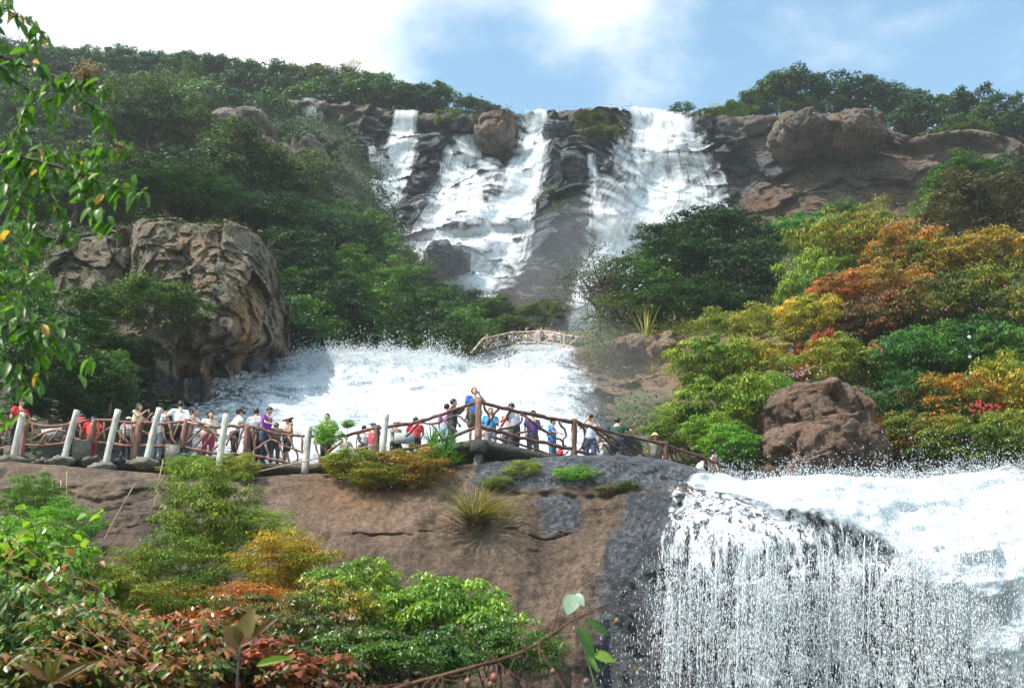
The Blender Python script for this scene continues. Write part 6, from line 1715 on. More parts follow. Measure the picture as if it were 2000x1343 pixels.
bagp = W(1094, 884, 36.6)
prop('bag', 'small red bag hanging low behind the rail by the thick post', 'bag', bagp, ellipsoid((0, 0, 0), (.10, .06, .14), 12, 8), pm('bag', (.7, .04, .03)), True)
p_g = person('man in a white shirt and jeans photographing toward the viewer', 1151, 808, 1.70, face=5, arms=('cam', 'cam'), shirt=(.62, .62, .70), pants=JEANS)
prop('camera', 'black camera held to the eye of the man in the white shirt', 'camera', p_g['hc'] + Vector((.03, -.18, -.01)), join_arrays([box(0, 0, 0, .13, .06, .085), box(0, 0, .05, .05, .05, .03), tube(np.array([(0, -.02, 0), (0, -.06, 0), (0, -.11, 0)]), [.036, .036, .034], 14)]), pm('camera', (.02, .02, .02), .4))
person('broad man in a dark green shirt seen from behind, hand on the rail', 1204, 812, 1.72, face=170, lean=.25, arms=('wide', 'wide'), shirt=(.012, .055, .04), pants=(.03, .05, .08), build=1.25)
person('small child in a straw hat behind the sloping branches', 1184, 850, 1.15, face=20, arms=('hold', 'hold'), shirt=(.6, .6, .58), pants=(.4, .4, .4), hat=('sun', (.60, .46, .22)))
p_h = person('woman in a woven sunhat and striped dark top at the last thick post', 1279, 846, 1.55, face=-5, arms=('down', 'down'), shirt=(.16, .15, .13), pants=(.03, .03, .03), shorts=True, hair='long', hat=('sun', (.62, .46, .24)))
person('dark haired visitor going down the path past the last post', 1392, 877, 1.66, face=110, arms=('down', 'down'), shirt=(.08, .07, .08), pants=BLK, Y=40.2)
person('visitor in a striped white top low at the path end', 1360, 890, 1.6, face=100, lean=.3, arms=('down', 'down'), shirt=(.62, .6, .6), pants=BLK, Y=39.8)
# an umbrella half folded, held beside the green shirt
uc = W(1225, 868, 37.6)
ang_ = np.arange(8) / 8 * 2 * np.pi
uv_ = [(0, 0, .08)] + [(.52 * math.cos(a), .52 * math.sin(a), -.06) for a in ang_] + [(0, 0, .065)] + [(.52 * math.cos(a), .52 * math.sin(a), -.075) for a in ang_]
uf = [(0, 1 + i, 1 + (i + 1) % 8) for i in range(8)] + [(9, 10 + (i + 1) % 8, 10 + i) for i in range(8)]
u_ = empty('umbrella', uc); tag(u_, 'pale grey green umbrella lowered beside the man in dark green', 'umbrella')
uo = link('canopy', to_mesh('canopy', rotv(rotv(uv_, 'X', -.3), 'Y', .25), np.array(uf), smooth=False), pm('umbrella', (.24, .33, .30)), u_)
v, f = tube(np.array([(0, 0, .05), (-.05, -.08, -.5)]), [.008, .008], 6); link('shaft', to_mesh('shaft', v, f), pm('metal', (.3, .3, .3), .3), u_)
# folded grey boards seen between the branches
for x, y, rz_, lab in ((102, 846, .1, 'pale grey umbrella panel held behind the first rails'), (790, 856, .2, 'grey green sign board behind the rail right of the greenish post')):
    p = W(x, y, 37.6); v, f = box(0, 0, 0, .62, .02, .34)
    v = rotv(v, 'Y', -.2 if x < 200 else 0)
    prop('board', lab, 'board', p, (v, f), pm('board', (.33, .35, .34)), rz=rz_)

# far visitors on the footbridge
fb = [(951, 652, (.5, .4, .35), 20, 'visitor with a tan hat at the near end of the far footbridge'), (972, 656, (.62, .60, .64), 40, 'visitor in white beside the second arch of the far footbridge'), (1001, 648, (.66, .68, .72), 10, 'visitor in pale blue at the bridge post'), (1028, 640, (.85, .62, .02), 0, 'visitor in a bright yellow shirt on the far footbridge'),
      (1045, 645, (.45, .30, .22), 30, 'visitor in brown beside the yellow shirt on the far footbridge'), (1058, 639, (.28, .29, .33), 0, 'visitor in grey by the double post of the far footbridge'), (1075, 644, (.62, .42, .38), -20, 'visitor in pink arms folded on the far footbridge'), (1093, 645, (.64, .66, .70), 20, 'visitor in white before the last bridge post')]
for px, py, c, f_, lab in fb:
    person(lab, px, py, 1.66, face=f_, arms=('rail', 'rail'), shirt=c, pants=BLK, Y=YB + 1.0 if px > 940 else YB)

# ================================================================== NEAR PLANTS ON AND BELOW THE SLAB
near = [
 ('bamboo', 'feathery yellow green shrub on the rock crest beside the tall white post', 470, 915, 35.0, 36, 28, ((.10, .13, .02), (.24, .20, .04))),
 ('bamboo', 'light green weed clump below the fourth white post', 370, 915, 34.9, 42, 26, ((.08, .14, .02), (.18, .22, .04))),
 ('shrub', 'olive green bush on the crest before the red shirted visitors', 690, 908, 35.2, 62, 24, ((.08, .12, .02), (.20, .17, .03))),
 ('bamboo', 'rusty brown bush with white fluff by the greenish post', 770, 910, 35.0, 46, 28, ((.10, .08, .03), (.22, .11, .04))),
 ('bamboo', 'orange tinged bush under the spiky plant', 815, 925, 34.4, 56, 46, ((.10, .10, .02), (.30, .12, .025))),
 ('shrub', 'green bush filling the gap left of the deck corner', 848, 900, 34.9, 38, 26, ((.06, .12, .02), (.15, .17, .03))),
 ('bamboo', 'bushy olive plants hanging over the slab edge', 740, 935, 34.4, 60, 26, ((.09, .11, .03), (.20, .15, .04))),
 ('shrub', 'small green sprig standing before the black haired woman', 638, 852, 35.9, 26, 26, ((.07, .18, .025), (.13, .25, .04))),
 ('bamboo', 'small green leafy sprig right of the black haired woman', 680, 828, 36.2, 14, 8, ((.07, .18, .025), (.13, .25, .04))),
 ('bamboo', 'bright green fern like clump on the grey rock', 1128, 942, 33.6, 46, 26, ((.06, .17, .02), (.17, .24, .03))),
 ('bamboo', 'yellowish weed on the grey rock below the low rail', 1030, 925, 33.9, 40, 24, ((.09, .13, .02), (.22, .20, .03))),
 ('bamboo', 'low green weeds at the foot of the deck rock', 975, 945, 33.8, 34, 14, ((.07, .12, .02), (.18, .18, .03))),
 ('bamboo', 'thin weeds in the crack of the wet rock', 1210, 958, 33.1, 40, 12, ((.07, .11, .02), (.18, .15, .03))),
 ('bamboo', 'small tuft of weeds beside the start of the torrent', 1330, 938, 33.2, 18, 10, ((.07, .12, .02), (.2, .18, .03))),
 # slab and foreground
 ('bamboo', 'tall feathery green shrub in front of the slab, largest of the lower slope', 400, 1015, 24, 92, 105, ((.05, .085, .010), (.13, .155, .016))),
 ('bamboo', 'dark lower part of the feathery shrub, dotted with rust', 330, 1130, 22, 100, 80, ((.04, .09, .012), (.14, .11, .02))),
 ('bamboo', 'feathery green shrub beside the three dead canes', 60, 985, 26, 60, 52, ((.04, .10, .014), (.09, .15, .02))),
 ('bamboo', 'green feathery shrub just under the three dead canes', 120, 1030, 24, 66, 48, ((.05, .14, .014), (.12, .22, .025))),
 ('bamboo', 'orange yellow feathery shrub against the slab', 548, 1110, 22, 92, 66, ((.12, .13, .015), (.42, .16, .02))),
 ('bamboo', 'thin green twiggy shrub between the two feathery ones', 500, 1030, 26, 60, 30, ((.08, .14, .02), (.16, .20, .04))),
 ('bamboo', 'rust red shrub low beside the orange one', 470, 1200, 16, 110, 52, ((.14, .06, .015), (.42, .10, .03))),
 ('mound', 'glossy green mound of pointed leaves at the foot of the slab', 860, 1230, 17, 150, 90, ((.05, .12, .010), (.15, .23, .014))),
 ('mound', 'glossy green crown rising beside the yellow one at the slab foot', 700, 1160, 18, 80, 60, ((.06, .12, .010), (.17, .22, .016))),
 ('mound', 'yellow green glossy bush above the red leaved shrub', 640, 1200, 16, 100, 60, ((.07, .12, .012), (.26, .15, .02))),
 ('mound', 'dark green glossy bush at the bottom under the mound', 960, 1290, 15, 110, 70, ((.022, .06, .010), (.07, .13, .014))),
 ('mound', 'dark green bush with coral tips low in the middle of the foreground', 600, 1290, 13, 150, 80, ((.025, .06, .012), (.13, .06, .02))),
 ('mound', 'dark glossy bush under the bright mound', 780, 1310, 12.5, 150, 70, ((.022, .06, .010), (.07, .12, .014))),
 ('broad', 'red leaved shrub with crimson tips in the foreground', 420, 1270, 12, 120, 62, ((.05, .06, .015), (.34, .06, .045))),
 ('broad', 'dark reddish shrub at the bottom of the foreground', 540, 1330, 11, 130, 60, ((.03, .05, .018), (.20, .05, .035))),
 ('broad', 'dense green bush under the creeper', 60, 1250, 11, 130, 110, ((.03, .07, .014), (.10, .14, .03))),
 ('broad', 'pink and cream leaved bush in the middle of the creeper', 190, 1260, 9.6, 120, 64, ((.04, .085, .014), (.22, .13, .06))),
 ('broad', 'pink green bush at the very bottom under the creeper', 120, 1335, 9.2, 150, 60, ((.035, .07, .014), (.20, .08, .05))),
 ('broad', 'mixed pink and green bush right of the creeper tip', 290, 1330, 9.5, 110, 60, ((.04, .09, .016), (.22, .09, .05))),
 ('bamboo', 'dense rust and green shrub filling the gap under the feathery shrub', 330, 1200, 15, 110, 54, ((.05, .09, .014), (.22, .11, .02))),
 ('mound', 'dark green glossy bush between the red shrub and the yellow one', 520, 1230, 14, 110, 64, ((.03, .06, .012), (.16, .08, .02))),
 ('broad', 'bright green round bush above the vine', 40, 1110, 12, 100, 60, ((.06, .14, .015), (.14, .24, .03))),
 ('shrub', 'green bush behind the round leaved creeper', 60, 1110, 14, 110, 80, ((.05, .13, .014), (.11, .20, .025))),
 ('broad', 'green and coral bush at the bottom by the creeper', 300, 1300, 10.5, 140, 90, ((.03, .07, .014), (.22, .07, .04))),
 ('shrub', 'olive bush between creeper and feathery shrub', 190, 1170, 14, 80, 50, ((.06, .11, .014), (.15, .14, .02))),
]
for kind, lab, px, py, Y, w, h, c in near:
    foot = None
    if py > 970:
        foot = ground_z(W(px, py, Y).x, Y)
    pplant(kind, 'shrub', lab, 'shrub', px, py, Y, w * 1.05, h * 1.08, a=c[0], b=c[1], foot=foot)

# ---- long bladed tufts
def blades(name, label, px, py, Y, n, length, width, a, b, spread=1.0, seed=1, up_=1.0, cat='grass tuft'):
    rs = np.random.RandomState(seed)
    root = empty(name, W(px, py, Y)); tag(root, label, cat)
    V, F, R_ = [], [], []
    for i in range(n):
        az = rs.uniform(0, 6.28); o = np.array([math.cos(az), math.sin(az), 0]); L_ = length * rs.uniform(.55, 1.1)
        el = rs.uniform(.25, 1.0) * spread
        s0 = o * rs.uniform(0, .08) * length
        pts = [s0 + o * L_ * (t_ * math.sin(el) * (1 + .5 * t_)) + np.array([0, 0, 1]) * L_ * up_ * (t_ * math.cos(el * .8) - .55 * el * t_ * t_) for t_ in np.linspace(0, 1, 6)]
        sd = np.cross(o, [0, 0, 1]); sd = sd * math.cos(.5) + np.array([0, 0, 1]) * .2
        base = len(V)
        for j, p in enumerate(pts):
            w = width * (1 - (j / 5.0) ** 2 * .95)
            V += [p - sd * w / 2, p + sd * w / 2]
        for j in range(5):
            F.append((base + 2 * j, base + 2 * j + 1, base + 2 * j + 3, base + 2 * j + 2)); 
        R_ += [rs.rand()] * 5
    me = to_mesh('blade', np.array(V), np.array(F), attrs={'rnd': ('FACE', R_), 'clump': ('FACE', R_)})
    o_ = link('blades', me, M_leaf, root); o_['leaf_a'] = list(a); o_['leaf_b'] = list(b)
    return root
blades('grass_tuft', 'large tuft of long arching grass, straw and green, on the slab', 925, 1020, 32.7, 420, 1.5, .026, (.10, .13, .02), (.40, .26, .10), 1.35, 1)
blades('grass_tuft', 'thin yellow upright grass behind the arching tuft', 946, 985, 33.3, 40, .75, .02, (.18, .2, .03), (.45, .36, .08), .4, 2)
blades('grass_tuft', 'dry root like straw hanging under the arching tuft', 955, 1028, 33.0, 50, .7, .012, (.12, .08, .04), (.25, .17, .09), 1.5, 12, -.7)
blades('spiky_plant', 'spiky green agave like plant left of the deck corner, taller one', 868, 893, 34.7, 46, 1.05, .055, (.05, .17, .03), (.12, .27, .06), .75, 3, cat='plant')
blades('spiky_plant', 'smaller spiky green plant behind the rail by the red shirt', 843, 872, 35.2, 34, .85, .05, (.05, .17, .03), (.14, .28, .06), .6, 4, cat='plant')
blades('grass_tuft', 'tuft of grass growing in the rock beside the deck', 888, 905, 34.6, 60, .55, .025, (.05, .13, .02), (.12, .22, .04), 1.2, 5)
blades('grass_tuft', 'pale yellow grass plume on the bank beneath the thin tree', 1262, 668, 58, 26, 2.0, .07, (.30, .28, .06), (.45, .38, .12), .35, 6)
blades('grass_tuft', 'dry grass on the tan bank beside the cascade', 1275, 730, 55, 60, .9, .04, (.20, .16, .06), (.36, .25, .10), 1.0, 7)
blades('grass_tuft', 'red tinged grass stems in front of the boulders', 1700, 870, 39.5, 30, 1.6, .03, (.22, .08, .05), (.34, .2, .08), .35, 8)
blades('grass_tuft', 'tiny dry grass tuft on the dark rock beside the falling drops', 1245, 1312, 31, 30, .3, .012, (.2, .18, .05), (.35, .25, .1), 1.0, 9)

# ---- big single leaves
def leaf_shape(name, L_=1.0, w=.42, fold=.10, curl=.18, n=7, tipc=.5):
    V, F = [], []
    for i in range(n + 1):
        t_ = i / n
        hw = w / 2 * (math.sin(math.pi * min(t_ ** .8, 1)) ** .85 if 0 < t_ < 1 else 0.0)
        z = -curl * (t_ ** 2) * L_
        V += [(-hw, t_ * L_, z + fold * hw * 2), (0, t_ * L_, z), (hw, t_ * L_, z + fold * hw * 2)]
    for i in range(n):
        b = i * 3
        F += [(b, b + 1, b + 4, b + 3), (b + 1, b + 2, b + 5, b + 4)]
    return to_mesh(name, np.array(V), np.array(F), smooth=True)
def big_leaf_mat(name, a, b, trans=.45, rough=.38):
    t = NT(name)
    oi = t.n('ShaderNodeObjectInfo').outputs['Random']
    tc = t.n('ShaderNodeTexCoord').outputs['Object']
    n = t.noise(tc, 3.0, 5, .6)
    c = t.mix(oi, C(*a), C(*b))
    c = t.mix(t.rng(n, .45, .7, 0, .5), c, C(*[x * .55 for x in a]))
    vein = t.n('ShaderNodeTexWave', {'Vector': t.n('ShaderNodeMapping', {'Vector': tc, 'Rotation': (0, 0, .9)}).outputs[0], 'Scale': 3.5, 'Distortion': .6}).outputs['Fac']
    bump = t.n('ShaderNodeBump', {'Strength': .05, 'Distance': .004, 'Height': vein})
    p = t.n('ShaderNodeBsdfPrincipled', {'Base Color': c, 'Roughness': rough, 'Normal': bump.outputs[0]})
    tl = t.n('ShaderNodeBsdfTranslucent', {'Color': t.mix(1.0, c, C(1.7, 2.0, .6), 'MULTIPLY')})
    return t.surf(t.n('ShaderNodeMixShader', {0: trans, 1: p.outputs[0], 2: tl.outputs[0]}).outputs[0])
ML_green = big_leaf_mat('broad_green_leaf', (.045, .12, .02), (.12, .24, .03))
ML_yellow = big_leaf_mat('yellowed_leaf', (.50, .22, .03), (.60, .34, .05))
ML_lime = big_leaf_mat('lime_leaf', (.13, .26, .025), (.26, .36, .04))
ML_pink = big_leaf_mat('pink_tinged_leaf', (.30, .07, .06), (.50, .22, .18), .3)
ML_mixed = big_leaf_mat('green_pink_leaf', (.10, .13, .04), (.32, .22, .13), .3)
ML_rust = big_leaf_mat('rust_leaf', (.13, .05, .015), (.16, .13, .02), .4)
ML_pale = big_leaf_mat('pale_leaf', (.35, .45, .36), (.42, .52, .42), .3)
LS = {}
for i, (w, c, f) in enumerate(((.42, .22, .25), (.36, .10, .35), (.46, .34, .2))):
    LS['pointed', i] = (w, c, f)
def leaf_mesh_for(mat, kind):
    k = (mat.name, kind)
    if k not in LS:
        LS[k] = []
        for w, c, f in ((.42, .22, .25), (.36, .08, .35), (.48, .34, .2)) if kind == 'pointed' else ((.78, .16, .15), (.85, .05, .2), (.7, .25, .1)):
            me = leaf_shape('leaf', 1.0, w, f, c); me.materials.append(mat); LS[k].append(me)
    return LS[k]
lr = random.Random(9)
def hang_leaf(root, p, size, mat, kind='pointed', down=.8, flat=None):
    me = leaf_mesh_for(mat, kind)[lr.randrange(3)]
    az = lr.uniform(0, 6.28)
    d = Vector((math.cos(az), math.sin(az), -down * lr.uniform(.5, 2.2))).normalized()
    up = Vector((lr.gauss(0, .5), lr.gauss(-.3, .5), 1)).normalized()
    x = d.cross(up).normalized(); z = x.cross(d)
    M_ = Matrix((x, d, z)).transposed().to_4x4()
    o = bpy.data.objects.new('leaf', me); COL.objects.link(o); o.parent = root
    s = size * lr.uniform(.7, 1.2)
    o.matrix_local = Matrix.Translation(Vector(p) - root.location) @ M_ @ Matrix.Scale(s, 4)
    return o

# ---- the leafy branches at the upper left edge: twigs with leaves hanging from them
def leafy_branch(label, twigs, Y, size, r0, mats, seed, every=1.0):
    root = empty('leafy_branch', W(-60, twigs[0][0][0][1], Y)); tag(root, label, 'branch')
    rs = np.random.RandomState(seed)
    parts = []; cnt = 0
    for tw, rr, dens in twigs:
        P = smooth_path([W(x, y, Y + dy) for x, y, dy in tw], 5)
        P = P + rs.normal(size=P.shape) * .004
        parts.append(tube(P, np.linspace(rr, rr * .3, len(P)), 6))
        seg = np.linalg.norm(np.diff(P, axis=0), axis=1); tot = seg.sum()
        n = int(tot / (size * .36) * dens * every)
        cum = np.concatenate([[0], np.cumsum(seg)])
        for i in range(n):
            t_ = (i + rs.rand()) / n * tot
            q = np.array([np.interp(t_, cum, P[:, k]) for k in range(3)])
            pe = q + rs.normal(size=3) * size * .28
            parts.append(tube(np.array([q, (q + pe) / 2, pe]), .0016 * Y / 6, 4))
            m = mats[0] if rs.rand() < .965 else mats[1]
            hang_leaf(root, pe, size, m); cnt += 1
    v, f = join_arrays(parts)
    me = to_mesh('twigs', v - np.array(root.location), f); link('twigs', me, M_bark, root)
    return root, cnt
tw1 = [([(-80, 300, 0), (0, 302, 0), (90, 318, -.1), (160, 345, -.1), (230, 365, -.2), (290, 372, -.2)], .011, 1.1), ([(60, 315, 0), (70, 290, 0), (130, 300, -.1), (205, 316, -.1)], .007, .8), ([(0, 302, 0), (35, 250, .1), (60, 200, .1), (110, 175, .1)], .007, .9),
       ([(150, 342, -.1), (180, 390, -.2), (210, 430, -.2), (225, 450, -.2)], .005, 1.2), ([(60, 320, 0), (90, 370, .1), (120, 420, .1), (150, 460, .1)], .006, .9), ([(110, 330, 0), (150, 300, 0), (200, 290, -.1), (250, 285, -.1)], .005, 1.0), ([(0, 340, 0), (40, 400, 0), (70, 450, 0), (110, 470, .1)], .006, .9), ([(20, 305, 0), (60, 350, 0), (40, 380, 0)], .005, .9)]
tw2 = [([(-80, 120, 0), (0, 112, 0), (50, 125, 0), (110, 150, 0), (180, 160, -.1), (220, 175, -.1)], .009, 1.0), ([(-60, 40, 0), (0, 20, 0), (35, 30, 0), (70, 50, 0), (85, 66, 0)], .005, 1.0), ([(30, 120, 0), (60, 90, 0), (95, 70, 0)], .005, .8), ([(0, 110, 0), (-10, 60, 0), (10, 10, 0), (20, -20, 0)], .005, .8), ([(110, 150, 0), (150, 190, 0), (190, 215, 0), (215, 240, 0)], .004, 1.2), ([(-20, 115, 0), (40, 170, .1), (80, 200, .1), (120, 240, .1)], .006, .8)]
tw3 = [([(-60, 700, 0), (0, 640, 0), (50, 628, 0), (100, 650, 0), (150, 700, 0), (165, 720, 0)], .006, .9), ([(-40, 520, 0), (0, 560, 0), (30, 600, 0), (60, 660, 0), (80, 720, 0)], .006, 1.0), ([(-50, 450, 0), (0, 500, 0), (40, 520, 0), (90, 540, 0)], .005, 1.0), ([(-40, 640, 0), (0, 700, 0), (40, 740, 0), (70, 760, 0)], .005, 1.0), ([(0, 640, 0), (70, 630, 0), (120, 625, 0)], .004, .7), ([(-30, 780, 0), (10, 800, 0), (50, 815, 0)], .004, .5), ([(-40, 460, .1), (10, 470, .1), (60, 480, .1)], .005, 1.1)]
r1, c1 = leafy_branch('near hanging branch with drooping green leaves and a few yellow ones over the forest', tw1, 5.6, .082, .011, (ML_green, ML_yellow), 1, 2.3)
r2, c2 = leafy_branch('near upper branch with dark drooping leaves against the sky', tw2, 5.8, .078, .009, (ML_green, ML_yellow), 2, 2.3)
r3, c3 = leafy_branch('near lower branch with hanging leaves beside the outcrop', tw3, 5.2, .082, .008, (ML_green, ML_yellow), 3, 2.2)
print('near leaves', c1, c2, c3)
# seed heads
def seedhead(lab, px, py, Y, w, h, n, seed, col=(.28, .17, .08)):
    rs = np.random.RandomState(seed); s = px_size(py, Y)
    root = empty('seed_head', W(px, py, Y)); tag(root, lab, 'seed head')
    lst = []; tw = []
    for i in range(n):
        d = rs.normal(size=3); d /= np.linalg.norm(d); d *= rs.rand() ** .45
        p = d * np.array([w * s, w * s * .6, h * s])
        v, f = ellipsoid(p, np.array([.0042, .0042, .0052]) * rs.uniform(.7, 1.4), 6, 4); lst.append((v, f))
        if i % 2 == 0: tw.append(tube(np.array([(0, 0, -h * s * .8), p * .6 + rs.normal(size=3) * .003, p]), .0008, 3))
    v, f = join_arrays(lst); link('seeds', to_mesh('seeds', v, f), pm('seed', col), root)
    v, f = join_arrays(tw); link('stalks', to_mesh('stalks', v, f), M_stick, root)
seedhead('dry brown seed head hanging from the near upper branch against the ridge', 168, 138, 5.7, 32, 28, 190, 1)
seedhead('small brown seed cluster at the tip of the near hanging branch', 235, 288, 5.5, 22, 14, 50, 2)
seedhead('small seed cluster in the middle of the near hanging branch', 165, 352, 5.5, 14, 14, 30, 3)

# ---- creeper at the lower left: single leaves, pink and green
def creeper():
    root = empty('creeper', W(150, 1150, 8.5)); tag(root, 'sprawling creeper with pink, cream and green leaves filling the lower left corner', 'creeper')
    rs = np.random.RandomState(5)
    stems = []; k = 0
    lines = [([(0, 1110), (80, 1140), (150, 1180), (230, 1200), (310, 1222), (360, 1218), (425, 1212)], 34, ML_mixed, 8.4), ([(20, 1180), (110, 1210), (190, 1240), (270, 1260), (330, 1300)], 34, ML_mixed, 8.2), ([(60, 1150), (150, 1210), (240, 1290), (300, 1340)], 34, ML_mixed, 8.2),
             ([(0, 1230), (80, 1260), (170, 1300), (260, 1345)], 30, ML_mixed, 8.0), ([(-10, 1080), (60, 1110), (130, 1120), (200, 1150)], 24, ML_pink, 8.5), ([(100, 1240), (180, 1270), (250, 1300)], 24, ML_pink, 8.1), ([(300, 1215), (350, 1228), (425, 1210)], 13, ML_pink, 8.1), ([(-10, 1290), (60, 1310), (140, 1340)], 22, ML_mixed, 8.0), ([(20, 1050), (90, 1100), (160, 1150), (240, 1190)], 18, ML_green, 8.7), ([(200, 1170), (260, 1240), (320, 1260)], 18, ML_pink, 8.3)]
    for pts, n, mat, Y in lines:
        P = smooth_path([W(x, y, Y + rs.normal() * .15) for x, y in pts], 5)
        stems.append(tube(P, .003, 5))
        for i in range(n):
            q = P[rs.randint(len(P))] + rs.normal(size=3) * np.array([.09, .12, .08])
            hang_leaf(root, q, .075, mat if rs.rand() < .8 else ML_green, 'pointed', down=.35); k += 1
    v, f = join_arrays(stems); link('stems', to_mesh('stems', v - np.array(root.location), f), pm('red_stem', (.25, .07, .04)), root)
    root2 = empty('vine', W(60, 1050, 8.8)); tag(root2, 'thin vine with round lime green leaves above the creeper', 'vine')
    stems = []
    for pts, n, m in (([(0, 1112), (60, 1060), (130, 1070), (200, 1060)], 12, ML_lime), ([(75, 1130), (110, 1090), (150, 1030), (220, 990), (300, 970)], 6, ML_lime), ([(0, 1070), (40, 1040), (90, 1020), (150, 1035)], 14, ML_lime), ([(-10, 1160), (30, 1100), (80, 1080), (140, 1090)], 12, ML_lime), ([(20, 1000), (60, 1020), (70, 1060)], 5, ML_lime)):
        P = smooth_path([W(x, y, 8.8) for x, y in pts], 5); stems.append(tube(P, .004, 5))
        for i in range(n):
            hang_leaf(root2, P[rs.randint(len(P) * 3 // 4)] + rs.normal(size=3) * .05, .085, m, 'round', down=.3)
    v, f = join_arrays(stems); link('stems', to_mesh('stems', v - np.array(root2.location), f), M_bark, root2)
creeper()
# ---- leaves close to the lens at the bottom
def bottom():
    rt = empty('young_plant', W(470, 1260, 4.5)); tag(rt, 'young plant with large upright rust and green leaves close to the viewer', 'plant')
    def put(root, x0, y0, x1, y1, Y, mat, w=.42, roll=0.0):
        a, b = W(x0, y0, Y), W(x1, y1, Y - .03)
        d = (b - a); s = d.length; d.normalize()
        up = Vector((math.sin(roll), -math.cos(roll), .25)).normalized(); x = d.cross(up).normalized(); z = x.cross(d)
        me = leaf_mesh_for(mat, 'pointed')[0]
        o = bpy.data.objects.new('leaf', me); COL.objects.link(o); o.parent = root
        o.matrix_local = Matrix.Translation(a - root.location) @ Matrix((x, d, z)).transposed().to_4x4() @ Matrix.Diagonal((s * w / .42, s, s, 1))
    put(rt, 468, 1262, 492, 1186, 4.5, ML_rust, .5); put(rt, 470, 1262, 438, 1220, 4.5, ML_rust, .7); put(rt, 490, 1250, 540, 1200, 4.5, ML_rust, .22); put(rt, 468, 1262, 500, 1240, 4.5, ML_pink, .3); put(rt, 500, 1300, 570, 1278, 4.4, ML_lime, .2)
    v, f = tube(smooth_path([W(466, 1400, 4.5), W(464, 1330, 4.5), W(469, 1262, 4.5)], 4), .005, 6); link('stem', to_mesh('stem', v - np.array(rt.location), f), M_bark, rt)
    rf = empty('young_plant', W(100, 1320, 4.2)); tag(rf, 'dark fan of long leaves close to the viewer at the very bottom left', 'plant')
    for q in ((100, 1330, 35, 1285), (100, 1330, 90, 1275), (102, 1330, 118, 1270), (105, 1330, 165, 1290), (100, 1335, 185, 1285)): put(rf, *q, 4.2, ML_rust, .25)
    v, f = tube(np.array([W(100, 1420, 4.2), W(101, 1332, 4.2)]), .005, 6); link('stem', to_mesh('stem', v - np.array(rf.location), f), M_bark, rf)
    rb = empty('berry_twig', W(1000, 1290, 4.8)); tag(rb, 'tangled brown twig with small red berries crossing the bottom of the view', 'twig')
    rs = np.random.RandomState(4); parts = []
    main = smooth_path([W(x, y, 4.8 + d) for x, y, d in ((700, 1370, 0), (800, 1335, .1), (900, 1308, 0), (1000, 1280, 0), (1060, 1250, .1), (1120, 1210, 0), (1185, 1178, 0))], 6)
    parts.append(tube(main, np.linspace(.008, .003, len(main)), 7))
    for i in range(34):
        p = main[rs.randint(2, len(main) - 1)]; q = [p]; d = np.array([rs.normal(), rs.normal() * .3, rs.normal() * .7 - .1]); d /= np.linalg.norm(d)
        for _ in range(5): d = d + rs.normal(size=3) * .3; q.append(q[-1] + d * .035 * rs.uniform(.6, 1.3))
        parts.append(tube(smooth_path(q, 2), np.linspace(.0028, .001, 11), 5))
    v, f = join_arrays(parts); link('stem', to_mesh('stem', v - np.array(rb.location), f), pm('red_brown_twig', (.13, .055, .03)), rb)
    for x, y, r in ((965, 1322, 8), (914, 1330, 7), (958, 1336, 6), (1080, 1310, 5), (1145, 1330, 6), (1133, 1157, 6), (1205, 1212, 6), (640, 1336, 6)):
        s = px_size(y, 4.75)
        v, f = ellipsoid((0, 0, 0), (r * s, r * s, r * s * 1.2), 12, 8)
        v = v * (1 + .1 * fbm(v * 120, 2))[:, None]
        o = link('berry', to_mesh('berry', v, f), pm('berry', (.22, .05, .04) if r > 7 else (.16, .07, .04), .45), rb)
        o.location = W(x, y, 4.75) - rb.location
    rg = empty('sprig', W(1130, 1230, 4.7)); tag(rg, 'sprig with one pale leaf and green leaves standing against the wet rock', 'plant')
    v, f = join_arrays([tube(smooth_path([W(1185, 1400, 4.7), W(1160, 1330, 4.7), W(1135, 1240, 4.7), W(1120, 1190, 4.7), W(1128, 1160, 4.7)], 4), np.linspace(.004, .002, 17), 6), tube(smooth_path([W(1160, 1330, 4.7), W(1200, 1290, 4.7), W(1212, 1400, 4.7)], 4), .002, 5)])
    link('stem', to_mesh('stem', v - np.array(rg.location), f), pm('green_stem', (.10, .15, .04)), rg)
    put(rg, 1122, 1160, 1108, 1196, 4.7, ML_pale, .8); put(rg, 1126, 1158, 1140, 1180, 4.7, ML_pale, .5); put(rg, 1142, 1210, 1190, 1236, 4.7, ML_green, .32); put(rg, 1130, 1222, 1162, 1285, 4.7, ML_green, .32); put(rg, 1160, 1276, 1200, 1288, 4.7, ML_lime, .5); put(rg, 1150, 1280, 1168, 1310, 4.7, ML_green, .3)
bottom()

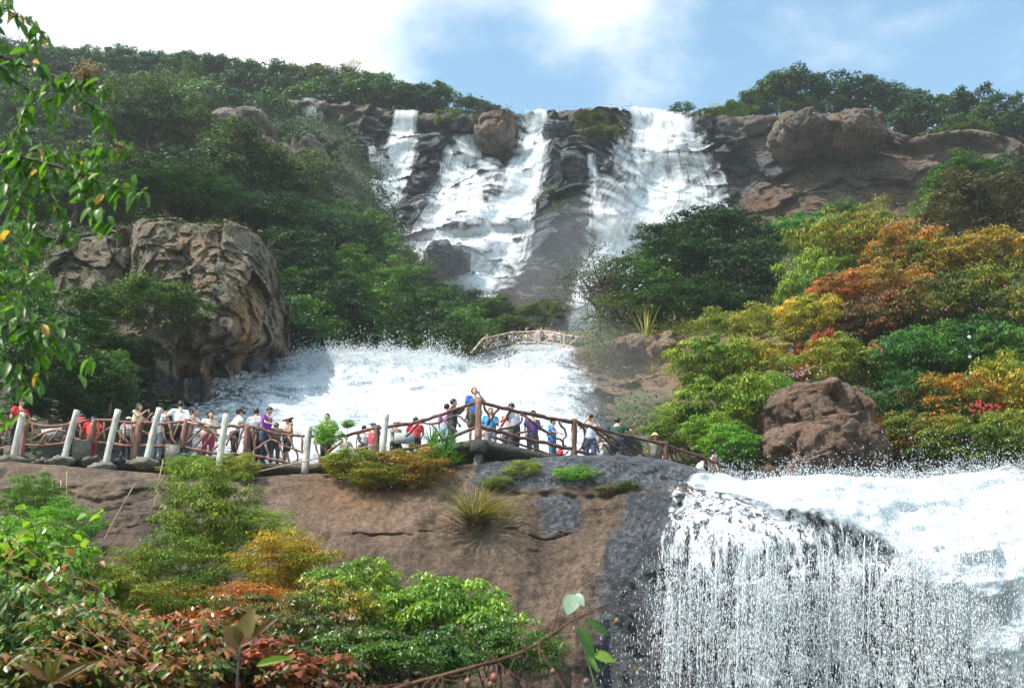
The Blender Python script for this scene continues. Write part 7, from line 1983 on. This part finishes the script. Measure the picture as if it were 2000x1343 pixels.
# ---- small flowers on the right slope, and blossoms
def flowers(label, px, py, Y, w, h, n, r, col, seed):
    rs = np.random.RandomState(seed); lst = []
    for i in range(n):
        p = W(px + rs.normal() * w, py + rs.normal() * h, Y - rs.rand() * .5)
        for a in range(5):
            q = a / 5 * 6.283 + rs.rand()
            c = np.array(p) + np.array([math.cos(q), -.2, math.sin(q)]) * r * .6
            v, f = ellipsoid(c, np.array([r * .5, r * .25, r * .5]), 6, 4); lst.append((v, f))
    v, f = join_arrays(lst); tag(link('blossoms', to_mesh('blossoms', v, f), pm('petal', col, .6)), label, kind='stuff')
flowers('pink flowers scattered over the dark shrubs of the slope', 1860, 640, 48.5, 70, 40, 20, .04, (.55, .06, .30), 1)
flowers('magenta flowers near the pointed leaved shrub', 1722, 680, 46.5, 14, 8, 6, .06, (.55, .02, .32), 2)
flowers('pink blossom on the shrubs behind the orange ones', 1770, 440, 64, 30, 8, 30, .07, (.45, .18, .22), 3)
flowers('pale pink blossom above the upper boulder', 1540, 728, 47.5, 26, 8, 70, .045, (.60, .32, .34), 4)
flowers('scarlet leaves and flowers on the yellow shrub by the torrent', 1920, 795, 41, 14, 8, 26, .05, (.5, .03, .02), 5)
flowers('white fluffy seed heads in the rusty bush', 760, 905, 34.2, 40, 24, 60, .012, (.7, .68, .64), 8)
flowers('white flowers on the dark green shrub', 1880, 690, 46.8, 60, 16, 14, .07, (.72, .75, .75), 10)

# ---- haze over the whole place
def haze():
    lo, hi = np.array([-330, -60, -14.]), np.array([330, 318, 136.])
    c = (lo + hi) / 2; s = hi - lo
    v, f = box(*c, *s)
    t = NT('haze')
    vol = t.n('ShaderNodeVolumePrincipled', {'Color': C(.90, .95, 1.0), 'Density': HAZE, 'Anisotropy': .25})
    t.t.links.new(vol.outputs[0], t.out.inputs['Volume'])
    tag(link('haze', to_mesh('haze', v, f, smooth=False), t.m), kind='stuff')
def mist(label, px, py, Y, r, dens):
    t = NT('mist')
    vol = t.n('ShaderNodeVolumePrincipled', {'Color': C(.97, .98, 1.0), 'Density': dens, 'Anisotropy': .3})
    t.t.links.new(vol.outputs[0], t.out.inputs['Volume'])
    v, f = ellipsoid((0, 0, 0), r, 32, 20)
    tag(link('mist', to_mesh('mist', v, f), t.m, None, W(px, py, Y)), label, kind='stuff')
mist('mist drifting off the foot of the broad high fall', 1185, 560, 108, (10, 7, 9), .012)
mist('mist at the foot of the middle high falls', 900, 560, 112, (9, 6, 7), .010)
mist('mist where the cascade meets the bank', 1160, 790, 50, (4, 3, 3.6), .02)
HAZE = 0.00031
haze()
